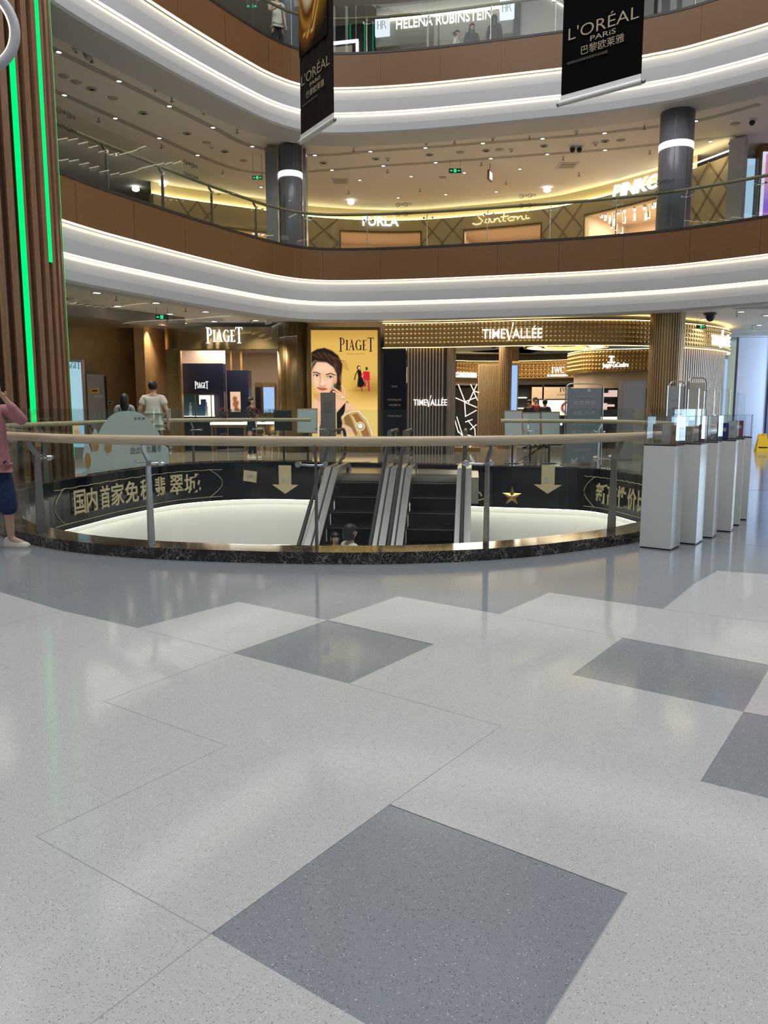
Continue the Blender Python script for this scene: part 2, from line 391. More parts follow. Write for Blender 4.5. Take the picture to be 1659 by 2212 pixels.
def solid(vs, fs, sx, sy, ox, oy, depth, mb, flip=False):
    """flat glyph -> plate in x,z with thickness along y, front at y=0"""
    k = -1 if flip else 1; n = len(vs)
    V = [((x - ox) * sx * k, 0.0, (y - oy) * sy) for x, y in vs]; V2 = [(x, depth, z) for x, _, z in V]
    edges = {}
    for f in fs:
        for a, b in zip(f, f[1:] + f[:1]):
            if (b, a) in edges: edges.pop((b, a))
            else: edges[(a, b)] = 1
    F = [tuple(f) for f in fs] + [tuple(i + n for i in f[::-1]) for f in fs] + [(b, a, a + n, b + n) for a, b in edges]
    mb.add(V + V2, F)
def letters(parent, G, width, height, depth, m, x0=0.0, z0=0.0, y=0.0, name='letter', one=False, flip=False, share_min=None):
    xs = [v[0] for _, vs, _ in G for v in vs]; ys = [v[1] for _, vs, _ in G for v in vs]
    ox, oy = min(xs), min(ys); sx = width / (max(xs) - ox); sy = height / (max(ys) - oy)
    if flip: x0 += width
    acc = MB(); objs = []
    for ch, vs, fs in G:
        mb = acc if one else MB(); solid(vs, fs, sx, sy, ox, oy, depth, mb, flip)
        if not one: objs.append(mb.build(name, m, parent, (x0, y, z0)))
    if one: objs.append(acc.build(name, m, parent, (x0, y, z0)))
    return objs
def rect(x0, y0, x1, y1): return [(x0, y0), (x1, y0), (x1, y1), (x0, y1)]
def arc(cx, cy, ro, ri, a0, a1, n=14, ro2=None, ri2=None):
    ro2 = ro2 or ro; ri2 = ri2 or ri; out = []
    for k in range(n):
        t0 = math.radians(a0 + (a1 - a0) * k / n); t1 = math.radians(a0 + (a1 - a0) * (k + 1) / n)
        out.append([(cx + ro * math.cos(t0), cy + ro2 * math.sin(t0)), (cx + ro * math.cos(t1), cy + ro2 * math.sin(t1)),
                    (cx + ri * math.cos(t1), cy + ri2 * math.sin(t1)), (cx + ri * math.cos(t0), cy + ri2 * math.sin(t0))])
    return out
SERIF = {   # tall roman capitals: (advance, polygons)
 'P': (0.62, [rect(.10, -.06, .24, 1.0), rect(.0, .96, .34, 1.02), rect(.0, -.08, .34, -.03)] + arc(.24, .72, .34, .22, -90, 90, 14, .29, .25)),
 'I': (0.30, [rect(.08, .06, .22, .82), rect(.0, .80, .30, .84), rect(.0, .03, .30, .07)]),
 'A': (0.62, [[(.04, .05), (.09, .05), (.33, .86), (.27, .86)], [(.40, .05), (.56, .05), (.33, .88), (.25, .88)], rect(.16, .30, .46, .35), rect(-.02, .03, .16, .07), rect(.34, .03, .64, .07)]),
 'G': (0.66, arc(.34, .44, .34, .20, 40, 320, 22, .42, .38) + [rect(.50, .05, .62, .42), rect(.40, .40, .70, .44)]),
 'E': (0.50, [rect(.08, .05, .22, .84), rect(.0, .80, .46, .84), rect(.0, .03, .48, .07), rect(.22, .43, .40, .47), rect(.43, .70, .46, .84), rect(.45, .03, .48, .17)]),
 'T': (0.66, [rect(.27, -.06, .41, 1.0), rect(.0, .98, .68, 1.03), rect(.17, -.08, .51, -.03), rect(.0, .86, .035, 1.03), rect(.645, .86, .68, 1.03)]),
 'W': (0.95, [[(.02, .84), (.16, .84), (.36, .05), (.28, .05)], [(.30, .05), (.34, .05), (.52, .84), (.48, .84)], [(.42, .84), (.56, .84), (.74, .05), (.66, .05)], [(.68, .05), (.72, .05), (.92, .84), (.88, .84)], rect(-.04, .81, .24, .85), rect(.80, .81, 1.0, .85)]),
 'C': (0.66, arc(.34, .44, .34, .20, 45, 315, 22, .42, .38) + [rect(.56, .66, .60, .84)]),
}
SERIF['H'] = (0.74, [rect(.08, .05, .16, .84), rect(.52, .05, .60, .84), rect(.16, .43, .52, .46)])
SERIF['R'] = (0.70, [rect(.08, .05, .15, .84), [(.34, .46), (.42, .46), (.66, .05), (.58, .05)]] + arc(.15, .65, .34, .27, -90, 90, 12, .20, .165))
def serif(body, sp=0.07):
    out = []; x = 0.0
    for ch in body:
        adv, polys = SERIF[ch]; vs = []; fs = []
        for p in polys:
            ar = sum(a[0] * b[1] - b[0] * a[1] for a, b in zip(p, p[1:] + p[:1]))
            if ar < 0: p = p[::-1]
            o = len(vs); vs += [(q[0] + x, q[1]) for q in p]; fs.append(tuple(range(o, o + len(p))))
        out.append((ch, vs, fs)); x += adv + sp
    return out
def sign(name, label, G, A, B, height, m, depth=0.05, group=None, one=False, flip=False, cat='sign'):
    """lettering whose base line runs from A to B (3D points)"""
    A = Vector(A); B = Vector(B); t = thing(name, label, cat, A, math.atan2(B.y - A.y, B.x - A.x), group)
    letters(t, G, math.hypot(B.x - A.x, B.y - A.y), height, depth, m, one=one, flip=flip)
    return t
def flat_text(G, m, name, parent, x0, z0, wdt, hgt, y=-0.004, flip=False):
    return letters(parent, G, wdt, hgt, 0.003, m, x0, z0, y, name, True, flip)[0]

# ------------------------------------------------------------------ printed pictures
def picture(name, w_, h_, nx, nz, fn, m, parent=None, loc=(0, 0, 0)):
    """fn(U,V) -> (..,3) linear colour, U,V in 0..1 (V up); a sheet w_ x h_ in x,z facing -y"""
    u = np.linspace(0, 1, nx + 1); v = np.linspace(0, 1, nz + 1); U, V = np.meshgrid(u, v)
    C = np.clip(fn(U, V), 0, 1)
    vs = [(x * w_, 0.0, z * h_) for z in v for x in u]; W = nx + 1
    fs = [(j * W + i, j * W + i + 1, (j + 1) * W + i + 1, (j + 1) * W + i) for j in range(nz) for i in range(nx)]
    me = bpy.data.meshes.new(name); me.from_pydata(vs, [], fs); me.materials.append(m)
    at = me.color_attributes.new('print', 'FLOAT_COLOR', 'POINT')
    buf = np.ones((len(vs), 4), dtype=np.float32); buf[:, :3] = C.reshape(-1, 3); at.data.foreach_set('color', buf.ravel())
    o = bpy.data.objects.new(name, me); COL.objects.link(o); o.location = loc
    if parent: o.parent = parent
    return o
def srgb(r, g, b): return np.array([((c / 255 + 0.055) / 1.055) ** 2.4 if c > 10 else c / 255 / 12.92 for c in (r, g, b)])
def sstep(x, a, b):
    t = np.clip((x - a) / (b - a + 1e-9), 0, 1); return t * t * (3 - 2 * t)
class Canvas:
    def __init__(s, U, V, w_, h_): s.x = U * w_; s.y = (1 - V) * h_; s.c = np.zeros(U.shape + (3,))
    def mix(s, m, col): s.c = s.c * (1 - m[..., None]) + np.asarray(col) * m[..., None]
    def ell(s, cx, cy, rx, ry, col, soft=6.0, rot=0.0, a=1.0):
        cs, sn = math.cos(math.radians(rot)), math.sin(math.radians(rot)); dx, dy = s.x - cx, s.y - cy
        d = np.sqrt(((dx * cs + dy * sn) / rx) ** 2 + ((-dx * sn + dy * cs) / ry) ** 2)
        s.mix(a * (1 - sstep((d - 1) * min(rx, ry), -soft, soft)), col)
    def poly(s, pts, col, soft=4.0, a=1.0):
        x, y = s.x, s.y; ins = np.zeros(x.shape, bool); dist = np.full(x.shape, 1e9)
        for (x0, y0), (x1, y1) in zip(pts, pts[1:] + pts[:1]):
            cr = ((y0 > y) != (y1 > y)) & (x < (x1 - x0) * (y - y0) / ((y1 - y0) or 1e-9) + x0); ins ^= cr
            t = np.clip(((x - x0) * (x1 - x0) + (y - y0) * (y1 - y0)) / ((x1 - x0) ** 2 + (y1 - y0) ** 2 + 1e-9), 0, 1)
            dist = np.minimum(dist, np.hypot(x - x0 - t * (x1 - x0), y - y0 - t * (y1 - y0)))
        s.mix(a * (1 - sstep(np.where(ins, -dist, dist), -soft, soft)), col)
    def line(s, pts, wd, col, soft=3.0, a=1.0):
        dist = np.full(s.x.shape, 1e9)
        for (x0, y0), (x1, y1) in zip(pts, pts[1:]):
            t = np.clip(((s.x - x0) * (x1 - x0) + (s.y - y0) * (y1 - y0)) / ((x1 - x0) ** 2 + (y1 - y0) ** 2 + 1e-9), 0, 1)
            dist = np.minimum(dist, np.hypot(s.x - x0 - t * (x1 - x0), s.y - y0 - t * (y1 - y0)))
        s.mix(a * (1 - sstep(dist - wd / 2, -soft, soft)), col)

# ================================================================== STRUCTURE
O = Curve([(-4.1, 8.1), (-5.0, 9.4), (-5.72, 11.0), (-6.0, 12.8), (-5.82, 14.2), (-5.45, 15.8), (-4.7, 17.5), (-3.0, 18.4), (-0.5, 17.9), (2.4, 16.95),
           (4.45, 16.25), (5.1, 14.5), (5.15, 12.5), (4.75, 10.8), (3.9, 9.2), (2.70, 7.80), (1.85, 7.19), (1.12, 6.81), (0.3, 6.60), (-0.5, 6.56),
           (-1.4, 6.66), (-2.2, 6.83), (-3.0, 7.17), (-3.6, 7.62)], 0.22, True)            # outer edge of the kerb round the escalator void
B = Curve([(-9.0, 2.0), (-8.6, 6.0), (-7.8, 9.5), (-6.9, 12.8), (-6.13, 15.1), (-5.72, 16.2), (-5.2, 17.3), (-4.66, 18.4), (-4.1, 19.45), (-3.5, 20.5), (-2.88, 21.45),
           (-2.15, 22.1), (-1.14, 22.3), (1.08, 22.0), (4.07, 21.2), (5.5, 20.75), (6.92, 20.1), (7.59, 19.65), (8.88, 18.55), (11.0, 16.4), (13.0, 13.6), (14.5, 10.0)], 0.25)

struct(O.sweep([(0, 0), (22, 0)]), 'floor', M['floor_grey'])
# pale terrazzo field: corner points of the 0.81 m tile grid, the measured ones first
GA = math.radians(-35.3); TL = 0.813; G0 = (0.03, 2.475)
MEAS = {(0, 0): (842, 1738), (1, 0): (1355, 1930), (0, -1): (455, 2018), (-2, 2): (707, 1340), (-1, 2): (937, 1392), (-1, 1): (753, 1477), (-2, 1): (503, 1411),
        (0, 3): (1345, 1378), (1, 2): (1606, 1538), (0, 2): (1236, 1458), (1, 1): (1513, 1688), (-3, 1): (298, 1357), (-3, 2): (515, 1300), (-2, 3): (860, 1288),
        (-1, 3): (1078, 1327), (-1, 4): (1186, 1280), (0, 4): (1432, 1316), (0, 6): (1550, 1233), (1, 3): (1665, 1438), (-5, 1): (0, 1279)}
def gp(i, j):
    if (i, j) in MEAS: p = onz(*MEAS[(i, j)], 0.0); return (p.x, p.y)
    return (G0[0] + TL * (i * math.cos(GA) - j * math.sin(GA)), G0[1] + TL * (i * math.sin(GA) + j * math.cos(GA)))
DARK = {(-2, 1), (0, 2), (1, 1), (0, -1)}
def top_of(i): return {-3: 2, -2: 3, -1: 4}.get(i, 1 if i < -3 else 6)
lt = MB(); jn = MB()
for i in range(-12, 10):
    for j in range(-9, 7):
        if j >= top_of(i) or (i, j) in DARK: continue
        q = [gp(i, j), gp(i + 1, j), gp(i + 1, j + 1), gp(i, j + 1)]
        lt.add([(x, y, 0.0010) for x, y in q], [(0, 1, 2, 3)])
        if (i + j) % 2 == 0:
            for a, b in ((q[0], q[1]), (q[0], q[3])):
                d = Vector((b[0] - a[0], b[1] - a[1])).normalized(); n = Vector((-d.y, d.x)) * 0.0016
                jn.add([(a[0] - n.x, a[1] - n.y, 0.0014), (b[0] - n.x, b[1] - n.y, 0.0014), (b[0] + n.x, b[1] + n.y, 0.0014), (a[0] + n.x, a[1] + n.y, 0.0014)], [(0, 1, 2, 3)])
a, b = onz(1520, 1167, 0), onz(1659, 1181, 0); d = (b - a).normalized(); n = Vector((-d.y, d.x, 0)) * 0.006; b = a + d * 9
jn.add([a - n + Vector((0, 0, .0014)), b - n + Vector((0, 0, .0014)), b + n + Vector((0, 0, .0014)), a + n + Vector((0, 0, .0014))], [(0, 1, 2, 3)])
struct(lt, 'floor', M['floor_light']); struct(jn, 'trim_1', M['joint'])
qa = O.s_px(60, 1045, 4.0, 9.0); qL = [q for q in np.linspace(0, O.L, 300) if O.at(q).y > 12.6]; qa, qb = min(qL), max(qL)
struct(O.sweep([(0.0, 0.002), (10, 0.002)], q0=qa, q1=qb), 'floor', M['floor_beige'])
# kerb and void lining
struct(O.sweep([(0, 0.0), (0, 0.105)]), 'trim_2', M['curb'])
struct(O.sweep([(0, 0.105), (-0.33, 0.105), (-0.33, 0.0)]), 'trim_3', M['curb_top'])
struct(O.sweep([(-0.335, 0.08), (-0.335, -0.80), (-0.20, -0.80)]), 'wall_void', M['black_gloss'])
struct(O.sweep([(-0.16, -0.80), (-0.10, -0.95), (-0.12, -1.93), (-0.02, -1.93)]), 'wall_void', M['white_void'])
struct(O.sweep([(0.02, -1.93), (0.06, -2.1), (0.06, -5.3)]), 'wall_void', M['white_void'])
struct(O.sweep([(-0.33, -5.3), (8, -5.3)]), 'floor', M['floor_light'])
fl = MB().slab([tuple(O.at(q, 0.3)[:2]) for q in np.linspace(0, O.L, 60, endpoint=False)][::-1], -5.4, -5.3); struct(fl, 'floor', M['floor_light'])
ls = tag(O.sweep([(-0.32, -0.806), (-0.21, -0.806), (-0.21, -0.812), (-0.32, -0.812)], loop=True).build('led_strip', M['led_floor']), 'white light strip under the black fascia of the escalator void', 'light strip')
tag(O.sweep([(-0.10, -1.936), (-0.03, -1.936), (-0.03, -1.942), (-0.10, -1.942)], loop=True).build('led_strip', M['led_floor']), 'lower white light strip round the escalator void wall', 'light strip')

# balcony edges of the two upper storeys
def storey(zt, zb, z1, z2, top_curve, n, words, ceil_z, floor_z, off_soffit):
    struct(B.sweep([(0.13, zb), (0.0, zb), (0.0, zt), (0.02, zt)]), 'trim_%d' % n, M['wood_band'])
    struct(B.sweep([(0.0, zt), (-0.012, zt), (-0.012, zt + 0.06), (0.16, zt + 0.06), (0.16, floor_z)]), 'trim_%d' % (n + 1), M['dark'])
    struct(B.sweep([(0.15, zb + 0.02), (0.105, zb - 0.10), (0.085, zb - 0.3), (0.085, z1), (0.19, z1)]), 'trim_%d' % (n + 2), M['white'])
    struct(B.sweep([(0.21, z1 + 0.02), (0.165, z1 - 0.10), (0.15, z1 - 0.3), (0.16, z2 + 0.05), (0.20, z2), (off_soffit, z2), (off_soffit, ceil_z)]), 'trim_%d' % (n + 3), M['white'])
    tag(B.sweep([(0.025, zb - 0.004), (0.09, zb - 0.004), (0.09, zb - 0.014), (0.025, zb - 0.014)], loop=True).build('led_strip', M['led']), 'upper warm white light line under the brown band of the %s balcony' % words, 'light strip', 'light lines of the balcony edges')
    tag(B.sweep([(0.10, z1 - 0.004), (0.16, z1 - 0.004), (0.16, z1 - 0.014), (0.10, z1 - 0.014)], loop=True).build('led_strip', M['led']), 'lower warm white light line between the white tiers of the %s balcony' % words, 'light strip', 'light lines of the balcony edges')
    jm = MB()                                            # panel joints of the brown band
    q = 1.0
    while q < B.L:
        p0 = B.at(q, -0.002); p1 = B.at(q + 0.008, -0.002); jm.add([(p0.x, p0.y, zb), (p1.x, p1.y, zb), (p1.x, p1.y, zt), (p0.x, p0.y, zt)], [(0, 1, 2, 3)]); q += 1.62
    struct(jm, 'trim_%d' % (n + 4), M['dark'])
    struct(B.sweep([(0.16, floor_z), (15, floor_z)]), 'floor', M['floor_up'])
    struct(B.sweep([(off_soffit + 0.06, ceil_z), (15, ceil_z)]), 'ceiling', M['ceil'])
    struct(B.sweep([(off_soffit, ceil_z - 0.03), (off_soffit + 0.06, ceil_z + 0.05), (off_soffit + 0.07, ceil_z - 0.005)]), 'trim_%d' % (n + 5), M['dark'])
storey(5.70, 4.89, 4.31, 3.77, None, 4, 'second floor', 3.85, 5.66, 0.5)
storey(10.80, 9.98, 9.36, 8.82, None, 10, 'third floor', 8.92, 10.76, 1.15)
struct(B.sweep([(0.3, 15.2), (15, 15.2)]), 'ceiling', M['ceil'])
struct(B.sweep([(14.5, -0.1), (14.5, 15.3)]), 'wall_back', M['beige'])

# ------------------------------------------------------------------ glass balustrades
def balustrade(root, cv, joints, zb, zt, zr, g_off, rail_m, post_m, rail_r=0.034, seg=True, clamp=True):
    """joints: list of (q0,q1) panel spans. Glass at g_off, posts and rail on the outward side"""
    seen = set()
    for q0, q1 in joints:
        m = 6; mb = MB()
        pts = [(cv.at(q0 + 0.006 + (q1 - q0 - 0.012) * k / m, g_off), cv.at(q0 + 0.006 + (q1 - q0 - 0.012) * k / m, g_off + 0.014)) for k in range(m + 1)]
        vs = [];  fs = []
        for a, b_ in pts: vs += [(a.x, a.y, zb), (a.x, a.y, zt), (b_.x, b_.y, zt), (b_.x, b_.y, zb)]
        for k in range(m):
            for e in range(4): fs.append((k * 4 + e, k * 4 + (e + 1) % 4, k * 4 + 4 + (e + 1) % 4, k * 4 + 4 + e))
        fs += [(0, 3, 2, 1), (m * 4, m * 4 + 1, m * 4 + 2, m * 4 + 3)]
        mb.add(vs, fs); g = mb.build('glass_panel', M['glass'], root)
        for q in (q0, q1):
            key = round(q, 2)
            if key in seen: continue
            seen.add(key); base = cv.at(q + 0.012, g_off); up = cv.at(q + 0.012, g_off + 1.0) - base; up.z = 0; up.normalize()
            tn = Vector((-up.y, up.x, 0)) * 0.009; h = zr - zb
            prof = [(0.055, 0.0), (0.15, 0.0), (0.135, h * 0.74), (0.125, h * 0.83), (0.20, h * 0.94), (0.205, h), (0.155, h), (0.15, h * 0.955), (0.07, h * 0.845), (0.075, h * 0.74)]
            mb = MB(); n = len(prof)
            V = [base + up * r + tn + Vector((0, 0, zb + z)) for r, z in prof] + [base + up * r - tn + Vector((0, 0, zb + z)) for r, z in prof]
            mb.add(V, [(0, 1, 2, 9), (9, 2, 3, 8), (8, 3, 4, 7), (7, 4, 5, 6)] + [(n + 9, n + 2, n + 1, n), (n + 8, n + 3, n + 2, n + 9), (n + 7, n + 4, n + 3, n + 8), (n + 6, n + 5, n + 4, n + 7)] +
                   [(i, i + n, (i + 1) % n + n, (i + 1) % n) for i in range(n)])
            po = mb.build('post', post_m, root)
            if clamp:
                zc = zb + h * 0.80; tv = tn.normalized(); cb = MB()
                a0 = base + up * 0.075 + Vector((0, 0, zc)); c1 = base - tv * 0.17 + up * 0.03 + Vector((0, 0, zc + .005)); c2 = base + tv * 0.07 + up * 0.03 + Vector((0, 0, zc + .005))
                cb.tube([c1, a0 - tv * 0.05, a0 + tv * 0.04, c2], 0.010, 8)
                for c in (c1, c2): cb.tube([c + up * 0.015, c - up * 0.035], 0.026, 12); cb.tube([c - up * 0.05, c - up * 0.052], 0.02, 12)
                cb.build('clamp', M['chrome'], po)
    return root
def runs(cv, q_start, step, n, keep):
    return [(q_start + k * step, q_start + (k + 1) * step) for k in range(n) if keep(cv.at(q_start + (k + 0.5) * step))]

q690 = O.s_px(690, 1184, O.L * 0.80, O.L, off=-0.24); q345 = O.s_px(345, 1184, O.L * 0.86, O.L, off=-0.24)
stp = abs(q345 - q690); nn_ = int(O.L / stp); stp2 = O.L / nn_
rb = thing('glass_balustrade', 'oval glass balustrade with timber handrail round the escalator void on black marble kerb', 'balustrade', (0, 0, 0))
inland = lambda p: not (p.y > 14 and -1.7 < p.x < 2.6)
spans = runs(O, q690, stp2, nn_, inland)
balustrade(rb, O, spans, 0.105, 1.33, 1.03, -0.25, M['wood_rail'], M['steel_post'])
# handrail: broad rounded timber, open at the landing
def rail_path(cv, off, z, keep=None, q0=0, q1=None, step=0.12):
    q1 = cv.L if q1 is None else q1; out = []
    n = int((q1 - q0) / step)
    return [cv.at(q0 + (q1 - q0) * k / n, off, z) for k in range(n + 1) if keep is None or keep(cv.at(q0 + (q1 - q0) * k / n))]
qs = [q for q in np.linspace(0, O.L, 800) if not inland(O.at(q))]; qg0, qg1 = min(qs), max(qs)
MB().tube(rail_path(O, -0.07, 1.06, None, qg1, qg0 + O.L), 0.036, 14, ry=0.044).build('handrail', M['wood_rail'], rb)

def upper_rail(words, z, group):
    t = thing('glass_balustrade', 'glass balustrade with olive handrail along the %s balcony edge' % words, 'balustrade', (0, 0, 0), 0, group)
    q0 = B.s_px(664, 530, B.L * 0.3, B.L * 0.8); n0 = int((q0 - 11.0) / 1.66)
    sp = [(q0 + k * 1.66, q0 + (k + 1) * 1.66) for k in range(-n0, 40) if q0 + (k + 1) * 1.66 < B.L - 5.5]
    balustrade(t, B, sp, z, z + 1.18, z + 0.92, 0.03, None, M['steel_post'])
    MB().tube(rail_path(B, 0.21, z + 0.94, None, 10.9, B.L - 5.6), 0.034, 10, ry=0.04).build('handrail', M['rail_up'], t)
    return t
upper_rail('second floor', 5.76, 'upper balcony balustrades'); upper_rail('third floor', 10.86, 'upper balcony balustrades')

# glass smoke screens hanging from the lip of the second-floor slab
sc_t = thing('smoke_screen', 'clear hanging glass smoke screen under the balcony by the stone wall shopfront', 'glass screen')
for k, (pa, pb) in enumerate(((60, 238), (238, 360), (360, 465), (465, 555), (555, 640))):
    a, b = B.s_px(pa, 640, 6, B.L * .6, off=0.5), B.s_px(pb, 680, 6, B.L * .6, off=0.5)
    B.sweep([(0.5, 3.77), (0.512, 3.77), (0.512, 3.18), (0.5, 3.18)], q0=a + 0.004, q1=b - 0.004, loop=True).build('glass_panel', M['glass_clear'], sc_t)
sc_t = thing('smoke_screen', 'clear hanging glass smoke screen under the balcony beside the gold fluted column', 'glass screen')
for pa, pb in ((1478, 1587), (1587, 1690)):
    a, b = B.s_px(pa, 680, B.L * .5, B.L - 5, off=0.5), B.s_px(pb, 680, B.L * .5, B.L - 5, off=0.5)
    B.sweep([(0.5, 3.77), (0.512, 3.77), (0.512, 3.18), (0.5, 3.18)], q0=a + 0.004, q1=b - 0.004, loop=True).build('glass_panel', M['glass_clear'], sc_t)

# ------------------------------------------------------------------ columns
def column(name, label, c, r, z0, z1, m, ring_z=None, seams=True):
    t = thing(name, label, 'column', (c[0], c[1], z0))
    MB().lathe([(0, 0), (r, 0), (r, z1 - z0), (0, z1 - z0)], seg=40).build('shaft', m, t)
    if seams:
        s = MB()
        for a in (-2.0, -1.2, -0.4): s.box((r * math.cos(a), r * math.sin(a), (z1 - z0) / 2), (0.012, 0.012, z1 - z0), a)
        s.build('seam', M['steel_dark'], t)
    if ring_z: MB().lathe([(r, -0.085), (r + 0.012, -0.075), (r + 0.012, 0.075), (r, 0.085)], (0, 0, ring_z - z0), 40).build('light_ring', M['ring_white'], t)
    return t
CC = (-2.74, 23.65); RC = (7.52, 20.9)
column('bronze_column', 'round bronze column at the corner of the poster and the gold shopfront', CC, 0.47, 0, 3.84, M['bronze'])
zr1 = ony(640, 372, CC[1] - .38)[2]; zr2 = ony(1458, 307, RC[1] - .42)[2]
cl = column('round_column', 'grey metal column with light ring on the second floor, beside a dark pier', CC, 0.345, 5.66, 8.85, M['column_grey'], zr1)
column('round_column', 'grey metal column with light ring in front of the diamond-pattern shopfront', RC, 0.42, 5.66, 8.85, M['column_grey'], zr2)
column('round_column', 'grey metal column on the third floor behind the brown banner', CC, 0.36, 10.76, 15.2, M['column_grey'])
tag(MB().box((CC[0] - 0.545, CC[1] + 0.15, 7.25), (0.34, 0.5, 3.15)).build('dark_pier', M['steel_dark']), 'dark flat pier with a blue plate left of the grey column, second floor', 'pier')
tag(MB().box((CC[0] + 0.41, CC[1] + 0.25, 7.25), (0.09, 0.5, 3.15)).build('dark_pier', M['steel_dark']), 'slim dark pier edge right of the grey column, second floor', 'pier')
p = ony(608, 412, CC[1] - 0.1); tag(MB().box((p.x, CC[1] - 0.115, p.z), (0.14, 0.02, 0.15)).build('wall_plate', mat('plate_blue', (0.03, 0.18, 0.36), 0.4)), 'small blue notice plate on the dark pier beside the grey column', 'sign')
t = thing('fluted_column', 'gold fluted column between the studded fascia and the dark ribbed wall', 'column', (RC[0], RC[1], 0))
MB().lathe([(0.40, 0.0), (0.40, 3.85)], seg=32).build('shaft', M['gold_dark'], t)
fm = MB()
for k in range(40):
    a = 2 * PI * k / 40; fm.box((0.415 * math.cos(a), 0.415 * math.sin(a), 1.925), (0.05, 0.034, 3.85), a)
fm.build('fluting', M['rib_gold'], t)

# big slatted column with green light lines
WC = (-7.38, 14.6); WR = 1.36
t = thing('slatted_column', 'huge timber-slat column with green light lines at the left of the void', 'column', (WC[0], WC[1], 0))
MB().lathe([(WR - 0.1, 0.0), (WR - 0.1, 15)], seg=48).build('core', M['slat_core'], t)
sm_ = MB(); K = 40
for k in range(K):
    a = 2 * PI * (k + 0.35) / K; sm_.box((WR * math.cos(a) * 0.985, WR * math.sin(a) * 0.985, 7.5), (0.12, 0.115, 15), a)
sm_.build('slat', M['slat'], t)
va = math.atan2(-WC[1], -WC[0])
def strip(px_a, py_a, py_b):
    # angle on the drum seen at picture column px_a
    best = None
    for k in range(900):
        a = va - 1.75 + 3.5 * k / 900; p = Vector((WC[0] + (WR + .02) * math.cos(a), WC[1] + (WR + .02) * math.sin(a), 2.0))
        if (p.x * math.cos(a) + (p.y) * math.sin(a)) > 0.3: continue
        y = (CY - 800) / F_PX; d = abs(p.x - (px_a - CX) / F_PX * p.y / (_c + y * _s) * 1.0)
        if best is None or d < best[0]: best = (d, a, p)
    a, p = best[1], best[2]
    zt = ony(px_a, py_a, p.y).z if py_a > -900 else 15; zb = ony(px_a, py_b, p.y).z
    MB().box(((WR + .03) * math.cos(a), (WR + .03) * math.sin(a), (zt + zb) / 2), (0.03, 0.09, zt - zb), a).build('light_strip', M['green'], t)
strip(66, 110, 912); strip(121, -999, 566); strip(155, -999, 990)

# ================================================================== ESCALATORS
EA = Vector((-0.115, -0.993, 0)).normalized(); ER = Vector((-EA.y, EA.x, 0)) * -1
if ER.x < 0: ER = -ER
EO = Vector((0.29, 15.0, 0)); SL = math.tan(math.radians(30)); E_ROT = math.atan2(ER.y, ER.x)
